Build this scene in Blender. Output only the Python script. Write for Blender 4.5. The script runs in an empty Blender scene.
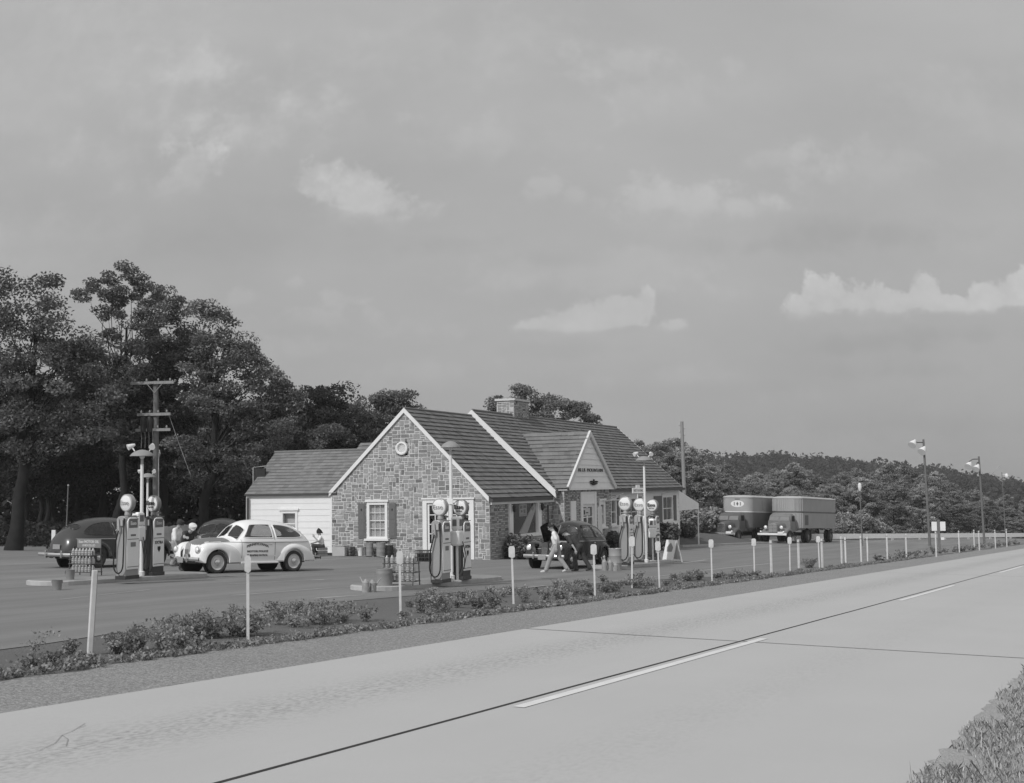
import bpy, bmesh, math, random
import numpy as np
from math import sin, cos, pi, radians, atan, atan2, hypot, sqrt, floor, ceil, degrees
from mathutils import Vector, Matrix

scene = bpy.context.scene
COL = scene.collection
R = random.Random(7)

# ------------------------------------------------------------------ the site: one gently falling plane, eye 1.93 m above it
F = 1250.0; CX, CY = 512.0, 391.5; RHO = 0.015
PITCH = atan((487.2 - 391.5) / F)
GA, GB, EYE = .028, .0232, 1.93

def ray(x, y):
    cx = (x - CX) / F; cy = -(y - CY) / F
    c, s = cos(RHO), sin(RHO)
    r = cx * c + cy * s; u = -cx * s + cy * c
    return (r, cos(PITCH) - u * sin(PITCH), sin(PITCH) + u * cos(PITCH))
def gnd(x, y):
    d = ray(x, y); t = -EYE / (d[2] + GA * d[0] + GB * d[1])
    return (t * d[0], t * d[1], EYE + t * d[2])
def gz(X, Y):
    t = hypot(X, Y); k = min(1.0, 240.0 / max(t, 1e-6))
    return (-GA * X - GB * Y) * k
def P2(x, y):
    g = gnd(x, y); return (g[0], g[1])
def at_depth(x, y, Y):
    d = ray(x, y); t = Y / d[1]
    return (t * d[0], Y, EYE + t * d[2])

# ------------------------------------------------------------------ materials (neutral: the photograph is black and white)
def mat(name, v, rough=.7, var=.12, scale=6.0, bump=0.0, bscale=60.0, spec=.3, metal=0.0, tone=False, var2=0.0, scale2=.7, stretch=None, alpha=None):
    m = bpy.data.materials.new(name); m.use_nodes = True
    nt = m.node_tree; b = nt.nodes['Principled BSDF']
    b.inputs['Roughness'].default_value = rough
    b.inputs['Specular IOR Level'].default_value = spec
    b.inputs['Metallic'].default_value = metal
    tc = nt.nodes.new('ShaderNodeTexCoord')
    src = tc.outputs['Object']
    if stretch:
        mp = nt.nodes.new('ShaderNodeMapping'); mp.inputs['Scale'].default_value = stretch[:3]
        if len(stretch) > 3: mp.inputs['Rotation'].default_value = (0, 0, stretch[3])
        nt.links.new(src, mp.inputs['Vector']); src = mp.outputs['Vector']
    def noise(sc, det=6):
        n = nt.nodes.new('ShaderNodeTexNoise'); n.inputs['Scale'].default_value = sc; n.inputs['Detail'].default_value = det
        nt.links.new(src, n.inputs['Vector']); return n.outputs['Fac']
    def math_(op, a, b_):
        n = nt.nodes.new('ShaderNodeMath'); n.operation = op
        for i, q in enumerate((a, b_)):
            if isinstance(q, (int, float)): n.inputs[i].default_value = q
            else: nt.links.new(q, n.inputs[i])
        return n.outputs[0]
    f = math_('ADD', math_('MULTIPLY', math_('SUBTRACT', noise(scale), .5), 4 * var), 1.0)
    if var2:
        f = math_('ADD', f, math_('MULTIPLY', math_('SUBTRACT', noise(scale2, 4), .5), 4 * var2))
    val = math_('MULTIPLY', f, v)
    if tone:
        at = nt.nodes.new('ShaderNodeAttribute'); at.attribute_name = 'tone'
        val = math_('MULTIPLY', val, at.outputs['Fac'])
    val = math_('MAXIMUM', val, .004)
    cb = nt.nodes.new('ShaderNodeCombineColor')
    for i in range(3): nt.links.new(val, cb.inputs[i])
    nt.links.new(cb.outputs[0], b.inputs['Base Color'])
    if bump:
        bp = nt.nodes.new('ShaderNodeBump'); bp.inputs['Strength'].default_value = bump; bp.inputs['Distance'].default_value = .02
        nt.links.new(noise(bscale, 3), bp.inputs['Height']); nt.links.new(bp.outputs[0], b.inputs['Normal'])
    return m

def glass(name, tint=.5, fac=.35, rough=.03):
    m = bpy.data.materials.new(name); m.use_nodes = True; nt = m.node_tree
    nt.nodes.clear()
    o = nt.nodes.new('ShaderNodeOutputMaterial'); mx = nt.nodes.new('ShaderNodeMixShader')
    t = nt.nodes.new('ShaderNodeBsdfTransparent'); t.inputs[0].default_value = (tint, tint, tint, 1)
    g = nt.nodes.new('ShaderNodeBsdfGlossy'); g.inputs['Roughness'].default_value = rough; g.inputs['Color'].default_value = (.8, .8, .8, 1)
    fr = nt.nodes.new('ShaderNodeLayerWeight'); fr.inputs[0].default_value = .5
    pw = nt.nodes.new('ShaderNodeMath'); pw.operation = 'POWER'; nt.links.new(fr.outputs['Facing'], pw.inputs[0]); pw.inputs[1].default_value = 4.0
    ma = nt.nodes.new('ShaderNodeMath'); ma.operation = 'MULTIPLY_ADD'; nt.links.new(pw.outputs[0], ma.inputs[0]); ma.inputs[1].default_value = .9; ma.inputs[2].default_value = fac
    nt.links.new(ma.outputs[0], mx.inputs[0]); nt.links.new(t.outputs[0], mx.inputs[1]); nt.links.new(g.outputs[0], mx.inputs[2])
    nt.links.new(mx.outputs[0], o.inputs[0]); return m

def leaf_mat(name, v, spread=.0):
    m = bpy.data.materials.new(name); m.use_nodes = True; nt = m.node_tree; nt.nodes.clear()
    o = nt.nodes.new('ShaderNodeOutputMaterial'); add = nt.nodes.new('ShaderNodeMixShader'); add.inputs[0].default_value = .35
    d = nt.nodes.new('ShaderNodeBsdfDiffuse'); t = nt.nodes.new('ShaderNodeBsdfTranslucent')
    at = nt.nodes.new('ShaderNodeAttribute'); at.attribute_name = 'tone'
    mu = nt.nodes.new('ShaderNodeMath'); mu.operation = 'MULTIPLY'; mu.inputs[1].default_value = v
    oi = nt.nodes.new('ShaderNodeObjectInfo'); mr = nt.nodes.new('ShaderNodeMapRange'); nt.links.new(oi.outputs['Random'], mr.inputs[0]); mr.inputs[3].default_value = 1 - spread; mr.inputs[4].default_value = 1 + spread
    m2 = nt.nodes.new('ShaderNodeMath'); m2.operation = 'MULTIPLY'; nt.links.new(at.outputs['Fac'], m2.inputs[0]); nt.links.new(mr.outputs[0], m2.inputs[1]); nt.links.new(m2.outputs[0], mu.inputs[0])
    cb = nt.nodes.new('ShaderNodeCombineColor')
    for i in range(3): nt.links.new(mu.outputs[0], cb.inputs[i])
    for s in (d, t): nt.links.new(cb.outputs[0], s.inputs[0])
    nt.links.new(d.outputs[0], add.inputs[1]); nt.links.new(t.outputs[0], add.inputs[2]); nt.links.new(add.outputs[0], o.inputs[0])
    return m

M = {}
M['white'] = mat('white_paint', .72, .5, .03, 3, var2=.02)
M['whitewall'] = mat('white_clapboard_paint', .74, .6, .03, 2.0, var2=.03, scale2=.5)
M['offwhite'] = mat('off_white_paint', .62, .55, .05, 4)
M['cream'] = mat('grey_clapboard_paint', .82, .6, .04, 2)
M['stone'] = mat('fieldstone', .262, .9, .14, 9, bump=.6, bscale=25, tone=True, spec=.15)
M['mortar'] = mat('mortar', .56, .95, .1, 12, spec=.1)
M['slate'] = mat('roof_shingle', .18, .85, .10, 7, tone=True, bump=.3, bscale=30, spec=.15, var2=.06, scale2=.4)
M['shutter'] = mat('shutter_paint', .13, .6, .05, 5)
M['trimdark'] = mat('dark_gutter', .07, .5, .08, 5)
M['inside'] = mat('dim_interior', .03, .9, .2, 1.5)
M['curtain'] = mat('curtain_cloth', .7, .9, .1, 8)
M['poster'] = mat('poster_paper', .55, .8, .03, 6)
M['ink'] = mat('dark_ink', .02, .6, .05, 5)
M['inkgrey'] = mat('grey_ink', .22, .6, .05, 5)
M['steel'] = mat('galvanised_steel', .42, .5, .1, 5, metal=.3)
M['chrome'] = mat('chrome', .75, .15, .03, 5, metal=1.0)
M['rubber'] = mat('rubber', .018, .75, .2, 12)
M['blacksteel'] = mat('black_iron', .03, .5, .1, 8)
M['wood'] = mat('weathered_wood', .26, .85, .2, 4, stretch=(6, 6, .6), spec=.15)
M['poletar'] = mat('dark_pole_wood', .15, .85, .2, 4, stretch=(6, 6, .5), spec=.1)
M['crateboard'] = mat('cardboard', .42, .9, .06, 4)
M['bark'] = mat('bark', .028, .95, .25, 3, bump=.6, bscale=12, spec=.1)
M['glass'] = glass('window_glass', .75, .10)
M['carglass'] = glass('car_glass', .6, .08)
M['bottleglass'] = mat('oil_bottle_glass', .42, .2, .15, 9, spec=.5)
M['concrete_kerb'] = mat('kerb_concrete', .42, .9, .12, 3, spec=.15)

# ------------------------------------------------------------------ mesh builder
class MB:
    def __init__(s): s.v = []; s.f = []; s.m = []; s.sm = []; s.t = []
    def add(s, V, Fs, mi=0, smooth=False, X=None, tone=1.0):
        o = len(s.v)
        if X is not None: V = [X @ Vector(p) for p in V]
        s.v += [tuple(p) for p in V]
        for f in Fs: s.f.append([o + i for i in f]); s.m.append(mi); s.sm.append(smooth); s.t.append(tone)
        return s
    def quad(s, a, b, c, d, mi=0, tone=1.0): return s.add([a, b, c, d], [(0, 1, 2, 3)], mi, tone=tone)
    def box(s, c, d, mi=0, X=None, rz=0.0, tone=1.0):
        x, y, z = d[0] / 2, d[1] / 2, d[2] / 2
        V = [(-x, -y, -z), (x, -y, -z), (x, y, -z), (-x, y, -z), (-x, -y, z), (x, -y, z), (x, y, z), (-x, y, z)]
        T = Matrix.Translation(c) @ Matrix.Rotation(rz, 4, 'Z')
        if X is not None: T = X @ T
        return s.add(V, [(3, 2, 1, 0), (4, 5, 6, 7), (0, 1, 5, 4), (1, 2, 6, 5), (2, 3, 7, 6), (3, 0, 4, 7)], mi, X=T, tone=tone)
    def b2(s, x0, x1, y0, y1, z0, z1, mi=0, X=None): return s.box(((x0 + x1) / 2, (y0 + y1) / 2, (z0 + z1) / 2), (abs(x1 - x0), abs(y1 - y0), abs(z1 - z0)), mi, X)
    def cyl(s, p0, p1, r0, r1=None, n=10, mi=0, smooth=True, cap=True, X=None):
        return s.tube([p0, p1], [r0, r0 if r1 is None else r1], n, mi, smooth, cap, X)
    def tube(s, pts, r, n=8, mi=0, smooth=True, cap=True, X=None):
        pts = [Vector(p) for p in pts]
        if isinstance(r, (int, float)): r = [r] * len(pts)
        V = []; Fs = []; prev = None
        for i, p in enumerate(pts):
            d = (pts[min(i + 1, len(pts) - 1)] - pts[max(i - 1, 0)])
            d = d.normalized() if d.length > 1e-9 else Vector((0, 0, 1))
            if prev is None:
                a = d.orthogonal().normalized()
            else:
                a = prev - d * prev.dot(d); a = a.normalized() if a.length > 1e-6 else d.orthogonal().normalized()
            prev = a; b = d.cross(a)
            for k in range(n):
                t = 2 * pi * k / n; V.append(p + (a * cos(t) + b * sin(t)) * r[i])
        for i in range(len(pts) - 1):
            for k in range(n):
                k2 = (k + 1) % n; Fs.append((i * n + k, i * n + k2, (i + 1) * n + k2, (i + 1) * n + k))
        s.add(V, Fs, mi, smooth, X)
        if cap:
            o = len(s.v) - len(V)
            s.f.append([o + k for k in range(n)][::-1]); s.m.append(mi); s.sm.append(False); s.t.append(1.0)
            s.f.append([o + (len(pts) - 1) * n + k for k in range(n)]); s.m.append(mi); s.sm.append(False); s.t.append(1.0)
        return s
    def lathe(s, prof, n=16, mi=0, X=None, smooth=True):
        V = []; Fs = []
        for (r, z) in prof:
            for k in range(n):
                t = 2 * pi * k / n; V.append((r * cos(t), r * sin(t), z))
        for i in range(len(prof) - 1):
            for k in range(n):
                k2 = (k + 1) % n; Fs.append((i * n + k, i * n + k2, (i + 1) * n + k2, (i + 1) * n + k))
        return s.add(V, Fs, mi, smooth, X)
    def ball(s, c, r, n=12, mi=0, X=None):
        if isinstance(r, (int, float)): r = (r, r, r)
        T = Matrix.Translation(c) @ Matrix.Diagonal((r[0], r[1], r[2], 1))
        if X is not None: T = X @ T
        m = max(6, n // 2)
        return s.lathe([(max(1e-4, sin(pi * i / m)), -cos(pi * i / m)) for i in range(m + 1)], n, mi, T)
    def grid(s, rows, mi=0, smooth=True, X=None, skip=None):
        nr, nc = len(rows), len(rows[0]); V = [p for r in rows for p in r]; Fs = []
        for i in range(nr - 1):
            for j in range(nc - 1):
                if skip and skip(i, j): continue
                Fs.append((i * nc + j, i * nc + j + 1, (i + 1) * nc + j + 1, (i + 1) * nc + j))
        return s.add(V, Fs, mi, smooth, X)
    def prism(s, poly, d0, d1, to3, mi=0, smooth=False):
        n = len(poly); V = [to3(a, b, d0) for a, b in poly] + [to3(a, b, d1) for a, b in poly]
        Fs = [tuple(range(n))[::-1], tuple(range(n, 2 * n))] + [(i, (i + 1) % n, n + (i + 1) % n, n + i) for i in range(n)]
        return s.add(V, Fs, mi, smooth)
    def text(s, body, size, X, mi=0, bold=.0, shear=0.0, ext=.004, width=None):
        c = bpy.data.curves.new('t', 'FONT'); c.body = body; c.size = size; c.align_x = 'CENTER'; c.align_y = 'CENTER'
        c.offset = bold; c.shear = shear; c.extrude = ext; c.resolution_u = 2
        o = bpy.data.objects.new('t', c); COL.objects.link(o)
        dg = bpy.context.evaluated_depsgraph_get(); me = bpy.data.meshes.new_from_object(o.evaluated_get(dg))
        V = [v.co.copy() for v in me.vertices]; Fs = [tuple(p.vertices) for p in me.polygons]
        if width and V:
            w = max(v.x for v in V) - min(v.x for v in V)
            for v in V: v.x *= width / w
        s.add(V, Fs, mi, False, X)
        bpy.data.objects.remove(o); bpy.data.curves.remove(c); bpy.data.meshes.remove(me)
        return s
    def build(s, name, mats, parent=None, loc=None, rz=None, bevel=0.0, sharp=35, weld=False):
        me = bpy.data.meshes.new(name); me.from_pydata(s.v, [], s.f)
        if not isinstance(mats, (list, tuple)): mats = [mats]
        for m in mats: me.materials.append(m)
        if s.f:
            me.polygons.foreach_set('material_index', s.m); me.polygons.foreach_set('use_smooth', s.sm)
            if any(t != 1.0 for t in s.t) or any('tone' in n.name or n.type == 'ATTRIBUTE' for m in mats for n in m.node_tree.nodes):
                a = me.attributes.new('tone', 'FLOAT', 'FACE'); a.data.foreach_set('value', s.t)
        me.update()
        if any(s.sm): me.set_sharp_from_angle(angle=radians(sharp))
        o = bpy.data.objects.new(name, me); COL.objects.link(o)
        if parent: o.parent = parent
        if loc: o.location = loc
        if rz is not None: o.rotation_euler.z = rz
        if bevel:
            b = o.modifiers.new('edge', 'BEVEL'); b.width = bevel; b.segments = 2; b.limit_method = 'ANGLE'; b.angle_limit = radians(40)
        return o

def tag(o, label=None, cat=None, group=None, kind=None):
    if label: o['label'] = label
    if cat: o['category'] = cat
    if group: o['group'] = group
    if kind: o['kind'] = kind
    return o
def thing(name, label, cat, loc=(0, 0, 0), rz=0.0, group=None):
    o = bpy.data.objects.new(name, None); COL.objects.link(o); o.empty_display_size = .2
    o.location = loc; o.rotation_euler = (0, 0, rz); return tag(o, label, cat, group)
CH = {}
def kids(o): return [c for c in bpy.data.objects if c.parent == o]
def copy_tree(o, parent=None):
    c = o.copy(); COL.objects.link(c)
    if parent: c.parent = parent
    for k in kids(o): copy_tree(k, c)
    return c
def dup(o, loc, rz, label, sc=None):
    c = copy_tree(o); c.location = loc; c.rotation_euler = (0, 0, rz); c['label'] = label
    if sc: c.scale = (sc, sc, sc)
    return c
def interp(x, pts):
    if x <= pts[0][0]: return pts[0][1]
    for i in range(len(pts) - 1):
        x0, y0 = pts[i]; x1, y1 = pts[i + 1]
        if x <= x1:
            t = (x - x0) / (x1 - x0)
            m0 = (pts[i + 1][1] - pts[i - 1][1]) / (pts[i + 1][0] - pts[i - 1][0]) if i > 0 else (y1 - y0) / (x1 - x0)
            m1 = (pts[i + 2][1] - y0) / (pts[i + 2][0] - x0) if i + 2 < len(pts) else (y1 - y0) / (x1 - x0)
            s_ = (y1 - y0) / (x1 - x0)
            if s_ == 0: m0 = m1 = 0
            else:
                if m0 / s_ < 0: m0 = 0
                if m1 / s_ < 0: m1 = 0
                m0 = max(-3 * abs(s_), min(3 * abs(s_), m0)); m1 = max(-3 * abs(s_), min(3 * abs(s_), m1))
            h = x1 - x0; t2 = t * t; t3 = t2 * t
            return (2 * t3 - 3 * t2 + 1) * y0 + (t3 - 2 * t2 + t) * h * m0 + (-2 * t3 + 3 * t2) * y1 + (t3 - t2) * h * m1
    return pts[-1][1]
def inpoly(x, y, P):
    c = False; n = len(P)
    for i in range(n):
        x0, y0 = P[i]; x1, y1 = P[(i + 1) % n]
        if (y0 > y) != (y1 > y) and x < (x1 - x0) * (y - y0) / (y1 - y0) + x0: c = not c
    return c
def clip(poly, outline):
    out = poly; n = len(outline)
    area = sum(outline[i][0] * outline[(i + 1) % n][1] - outline[(i + 1) % n][0] * outline[i][1] for i in range(n))
    for i in range(n):
        a, b = outline[i], outline[(i + 1) % n]
        if area < 0: a, b = b, a
        def side(p): return (b[0] - a[0]) * (p[1] - a[1]) - (b[1] - a[1]) * (p[0] - a[0])
        res = []
        for k in range(len(out)):
            p, q = out[k], out[(k + 1) % len(out)]; sp, sq = side(p), side(q)
            if sp >= 0: res.append(p)
            if (sp >= 0) != (sq >= 0):
                t = sp / (sp - sq); res.append((p[0] + t * (q[0] - p[0]), p[1] + t * (q[1] - p[1])))
        out = res
        if len(out) < 3: return []
    return out

# ------------------------------------------------------------------ camera
cam = bpy.data.cameras.new('camera'); cam.sensor_width = 36.0; cam.lens = 36.0 * F / 1024.0; cam.clip_end = 6000; cam.clip_start = .1
co = bpy.data.objects.new('camera', cam); COL.objects.link(co); scene.camera = co
U = Vector((0, -sin(PITCH), cos(PITCH))); FW = Vector((0, cos(PITCH), sin(PITCH))); RT = Vector((1, 0, 0))
cr = cos(RHO) * RT - sin(RHO) * U; cu = sin(RHO) * RT + cos(RHO) * U
mw = Matrix.Identity(4)
for i in range(3): mw[i][0] = cr[i]; mw[i][1] = cu[i]; mw[i][2] = -FW[i]
mw[0][3], mw[1][3], mw[2][3] = 0, 0, EYE
co.matrix_world = mw

# ------------------------------------------------------------------ light
S = Vector((-.454, -.617, .643)).normalized()
sl = bpy.data.lights.new('sun', 'SUN'); sl.energy = 2.35; sl.angle = radians(1.0); sl.color = (1, 1, 1)
so = bpy.data.objects.new('sun', sl); COL.objects.link(so); so.rotation_euler = S.to_track_quat('Z', 'Y').to_euler()
w = bpy.data.worlds.new('World'); scene.world = w; w.use_nodes = True
nt = w.node_tree; bg = nt.nodes['Background']; bg.inputs['Strength'].default_value = .1
sky = nt.nodes.new('ShaderNodeTexSky'); sky.sky_type = 'NISHITA'; sky.sun_disc = False
sky.sun_elevation = math.asin(S.z); sky.sun_rotation = atan2(S.x, S.y); sky.dust_density = 2.0
N = nt.nodes; L = nt.links
def wm(op, a, b=None, c=None):
    n = N.new('ShaderNodeMath'); n.operation = op
    for i, q in enumerate((a, b, c)):
        if q is None: continue
        if isinstance(q, (int, float)): n.inputs[i].default_value = q
        else: L.new(q, n.inputs[i])
    return n.outputs[0]
bw = N.new('ShaderNodeRGBToBW'); L.new(sky.outputs[0], bw.inputs[0])
tc = N.new('ShaderNodeTexCoord'); sp = N.new('ShaderNodeSeparateXYZ'); L.new(tc.outputs['Generated'], sp.inputs[0])
yy = wm('MAXIMUM', sp.outputs[1], .08)
su = wm('DIVIDE', sp.outputs[0], yy); sw = wm('DIVIDE', sp.outputs[2], yy)
def wnoise(sc, det, rough=.55, st=1.0):
    cbn = N.new('ShaderNodeCombineXYZ'); L.new(su, cbn.inputs[0]); L.new(wm('MULTIPLY', sw, st), cbn.inputs[1]); L.new(wm('MULTIPLY', sp.outputs[1], 2.0), cbn.inputs[2])
    n = N.new('ShaderNodeTexNoise'); n.inputs['Scale'].default_value = sc; n.inputs['Detail'].default_value = det; n.inputs['Roughness'].default_value = rough
    L.new(cbn.outputs[0], n.inputs['Vector']); return wm('SUBTRACT', n.outputs['Fac'], .5)
n_soft = wnoise(7, 4); n_mid = wnoise(13, 5, .55, 1.3); n_puff = wnoise(42, 8, .62); n_band = wnoise(5, 5, .5, 2.2)
base = wm('ADD', wm('MULTIPLY', wm('MINIMUM', bw.outputs[0], 9.0), .07), 3.58)
base = wm('ADD', base, wm('MULTIPLY', n_band, 1.3))
base = wm('ADD', base, wm('MULTIPLY', wm('MINIMUM', wm('MAXIMUM', sw, 0.0), .5), 1.75))
vd = N.new('ShaderNodeVectorMath'); vd.operation = 'DOT_PRODUCT'; L.new(tc.outputs['Generated'], vd.inputs[0]); vd.inputs[1].default_value = tuple(S)
glow = wm('MAXIMUM', vd.outputs['Value'], 0.0)          # bright haze round the sun, behind the camera
base = wm('ADD', base, wm('MULTIPLY', wm('MULTIPLY', glow, glow), 3.6))
def clouds(gain, puff, top, bottom, *blobs):
    """A bank of cloud: lumps placed in the sky by direction, ragged by noise, crisp above and soft below."""
    global base
    best = None; dwm = None
    for (px, py, rx, ry) in blobs:
        d = ray(px, py); uc, wc = d[0] / d[1], d[2] / d[1]
        du = wm('DIVIDE', wm('SUBTRACT', su, uc), rx / F); dw = wm('DIVIDE', wm('SUBTRACT', sw, wc), ry / F)
        v = wm('SUBTRACT', 1.0, wm('SQRT', wm('ADD', wm('MULTIPLY', du, du), wm('MULTIPLY', dw, dw))))
        best = v if best is None else wm('SMOOTH_MAX', best, v, .25)
        dwm = dw if dwm is None else wm('MAXIMUM', dwm, dw)
    val = wm('ADD', best, wm('ADD', wm('MULTIPLY', n_puff, puff * 3.6), wm('ADD', wm('MULTIPLY', n_mid, puff * 3.6), wm('MULTIPLY', n_soft, puff * 1.8))))
    mr = N.new('ShaderNodeMapRange'); L.new(dwm, mr.inputs[0]); mr.inputs[1].default_value = -.6; mr.inputs[2].default_value = .4; mr.inputs[3].default_value = bottom; mr.inputs[4].default_value = top
    q = wm('DIVIDE', val, mr.outputs[0])
    m2 = N.new('ShaderNodeMapRange'); m2.interpolation_type = 'SMOOTHSTEP'; L.new(q, m2.inputs[0]); m2.inputs[4].default_value = gain
    m3 = N.new('ShaderNodeMapRange'); m3.interpolation_type = 'SMOOTHSTEP'; L.new(wm('ADD', dwm, wm('MULTIPLY', n_mid, 2.0)), m3.inputs[0]); m3.inputs[1].default_value = -1.0; m3.inputs[2].default_value = .75; m3.inputs[3].default_value = .35 if gain > .3 else .8; m3.inputs[4].default_value = 1.15
    lump = wm('MULTIPLY', m3.outputs[0], wm('ADD', 1.0, wm('ADD', wm('MULTIPLY', n_puff, 1.6), wm('MULTIPLY', n_mid, 1.2)))) if gain > 0 else 1.0
    base = wm('ADD', base, wm('MULTIPLY', m2.outputs[0], lump))
clouds(.28, .5, 1.2, 1.4, (120, 70, 280, 130), (420, 60, 200, 60), (520, 40, 120, 40)); clouds(.22, .5, 1.0, 1.2, (150, 105, 110, 60), (110, 160, 80, 50), (70, 235, 80, 50), (-40, 230, 90, 60))
clouds(.42, .6, .7, 1.2, (190, 172, 36, 30), (165, 190, 30, 22)); clouds(-.16, .5, 1.2, 1.2, (240, 240, 160, 28), (90, 300, 120, 20))
clouds(.52, .65, .62, 2.6, (322, 184, 38, 22), (352, 186, 34, 18), (385, 204, 48, 24), (425, 214, 40, 20)); clouds(.40, .6, .8, 1.6, (350, 214, 95, 38))
clouds(.50, .6, .7, 1.8, (640, 202, 40, 32), (690, 208, 60, 32), (745, 214, 54, 28)); clouds(.36, .55, .6, 1.1, (545, 186, 30, 26), (572, 198, 20, 16)); clouds(.28, .55, .8, 1.1, (780, 160, 62, 16), (810, 170, 40, 16))
clouds(.36, .5, .9, 1.4, (690, 95, 100, 40), (620, 60, 80, 30)); clouds(.22, .5, 1.0, 1.3, (960, 110, 120, 60)); clouds(.26, .6, 1.0, 1.5, (260, 130, 120, 40), (210, 60, 90, 30)); clouds(.24, .6, 1.0, 1.5, (500, 140, 120, 40), (880, 170, 120, 40)); clouds(.24, .6, .9, 1.5, (600, 275, 180, 26), (740, 292, 70, 16)); clouds(.22, .6, .9, 1.5, (290, 350, 120, 24), (420, 330, 70, 20))
clouds(-.34, .5, 1.1, 1.1, (850, 234, 140, 24), (760, 246, 90, 18)); clouds(-.2, .5, 1.1, 1.1, (430, 246, 90, 16), (540, 262, 80, 14))
clouds(.95, .62, .38, 1.9, (800, 314, 36, 18), (830, 300, 40, 24), (866, 300, 40, 20), (896, 305, 42, 16), (924, 290, 16, 22), (952, 306, 42, 12), (988, 298, 28, 15), (1010, 290, 22, 20), (1060, 292, 50, 26))
clouds(-.26, .5, 1.0, 1.0, (860, 344, 130, 15), (960, 336, 90, 14)); clouds(.60, .65, .50, 2.2, (556, 328, 42, 10), (598, 321, 44, 17), (628, 312, 24, 17), (646, 303, 10, 14), (673, 328, 16, 9)); clouds(-.18, .5, 1.0, 1.0, (570, 350, 100, 12))
clouds(.32, .6, .6, 1.2, (310, 320, 70, 18), (345, 300, 36, 16), (375, 316, 40, 14)); clouds(.34, .6, .5, 1.0, (299, 284, 14, 10)); clouds(.26, .6, .6, 1.0, (238, 298, 22, 14))
clouds(.20, .55, 1.0, 1.3, (820, 396, 110, 18), (700, 378, 120, 16)); clouds(.2, .55, 1.0, 1.3, (420, 372, 150, 20)); clouds(-.22, .5, 1.2, 1.2, (900, 372, 180, 16), (880, 425, 200, 18))
cbw = N.new('ShaderNodeCombineColor')
for i in range(3): L.new(base, cbw.inputs[i])
L.new(cbw.outputs[0], bg.inputs['Color'])
vs = scene.view_settings; vs.view_transform = 'Standard'; vs.look = 'None'; vs.exposure = 0.0; vs.gamma = 1.0
scene.display_settings.display_device = 'sRGB'
scene.cycles.use_denoising = True; scene.cycles.max_bounces = 6; scene.cycles.transparent_max_bounces = 12; scene.cycles.diffuse_bounces = 3
scene.cycles.sample_clamp_indirect = 4.0
# ------------------------------------------------------------------ ground, highway, forecourt
BE = atan(536 / 1250)                                   # the building and the pump islands run this way
UX, UY = sin(BE), cos(BE)
RA = atan2(.4625, .8866)                                # the highway
rx_, ry_ = sin(RA), cos(RA); nx_, ny_ = cos(RA), -sin(RA)
E0 = gnd(300, 666)
def road(s, t): return (E0[0] + s * rx_ + t * nx_, E0[1] + s * ry_ + t * ny_)

def ground_nodes(m, v, speck, sscale, var, big, rough=.95, bump=.5, bscale=80, band=None, streak=None, gravel=None, cells=None):
    m.use_nodes = True; nt = m.node_tree; b = nt.nodes['Principled BSDF']; b.inputs['Roughness'].default_value = rough; b.inputs['Specular IOR Level'].default_value = .2
    tcn = nt.nodes.new('ShaderNodeTexCoord')
    def mth(op, a, b_):
        n = nt.nodes.new('ShaderNodeMath'); n.operation = op
        for i, q in enumerate((a, b_)):
            if isinstance(q, (int, float)): n.inputs[i].default_value = q
            else: nt.links.new(q, n.inputs[i])
        return n.outputs[0]
    def noise(sc, det=5, st=None):
        src = tcn.outputs['Object']
        if st:
            mp = nt.nodes.new('ShaderNodeMapping'); mp.inputs['Scale'].default_value = st; nt.links.new(src, mp.inputs[0]); src = mp.outputs[0]
        n = nt.nodes.new('ShaderNodeTexNoise'); n.inputs['Scale'].default_value = sc; n.inputs['Detail'].default_value = det; nt.links.new(src, n.inputs['Vector'])
        return mth('SUBTRACT', n.outputs['Fac'], .5)
    f = mth('ADD', 1.0, mth('MULTIPLY', noise(sscale, 3), speck))
    f = mth('ADD', f, mth('MULTIPLY', noise(.55, 6), var * 3))
    f = mth('ADD', f, mth('MULTIPLY', noise(.08, 4), big * 3))
    if streak:
        f = mth('ADD', f, mth('MULTIPLY', noise(1.0, 5, (.03, .9, 1)), streak * 4.6)); f = mth('ADD', f, mth('MULTIPLY', noise(1.0, 4, (.12, 4.0, 1)), streak * 2.4))
    if gravel:
        vo = nt.nodes.new('ShaderNodeTexVoronoi'); vo.inputs['Scale'].default_value = gravel; nt.links.new(tcn.outputs['Object'], vo.inputs['Vector'])
        sx = nt.nodes.new('ShaderNodeSeparateColor'); nt.links.new(vo.outputs['Color'], sx.inputs[0])
        f = mth('MULTIPLY', f, mth('ADD', .68, mth('MULTIPLY', sx.outputs[0], .62)))
    if band:
        spx = nt.nodes.new('ShaderNodeSeparateXYZ'); nt.links.new(tcn.outputs['Object'], spx.inputs[0])
        for (c, wd, amt) in band:
            d = mth('DIVIDE', mth('SUBTRACT', spx.outputs[1], c), wd); g = mth('EXPONENT' if False else 'POWER', 2.718, mth('MULTIPLY', mth('MULTIPLY', d, d), -1.0))
            sp_ = mth('MAXIMUM', mth('ADD', .55, mth('MULTIPLY', noise(16.0, 6, (.8, 1.3, 1)), 6.5)), 0.0)
            f = mth('SUBTRACT', f, mth('MULTIPLY', mth('MULTIPLY', g, sp_), amt))
    val = mth('MAXIMUM', mth('MULTIPLY', f, v), .01)
    cbn = nt.nodes.new('ShaderNodeCombineColor')
    for i in range(3): nt.links.new(val, cbn.inputs[i])
    nt.links.new(cbn.outputs[0], b.inputs['Base Color'])
    bp = nt.nodes.new('ShaderNodeBump'); bp.inputs['Strength'].default_value = bump; bp.inputs['Distance'].default_value = .02
    nt.links.new(noise(bscale, 3), bp.inputs['Height']); nt.links.new(bp.outputs[0], b.inputs['Normal'])
    return m
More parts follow.
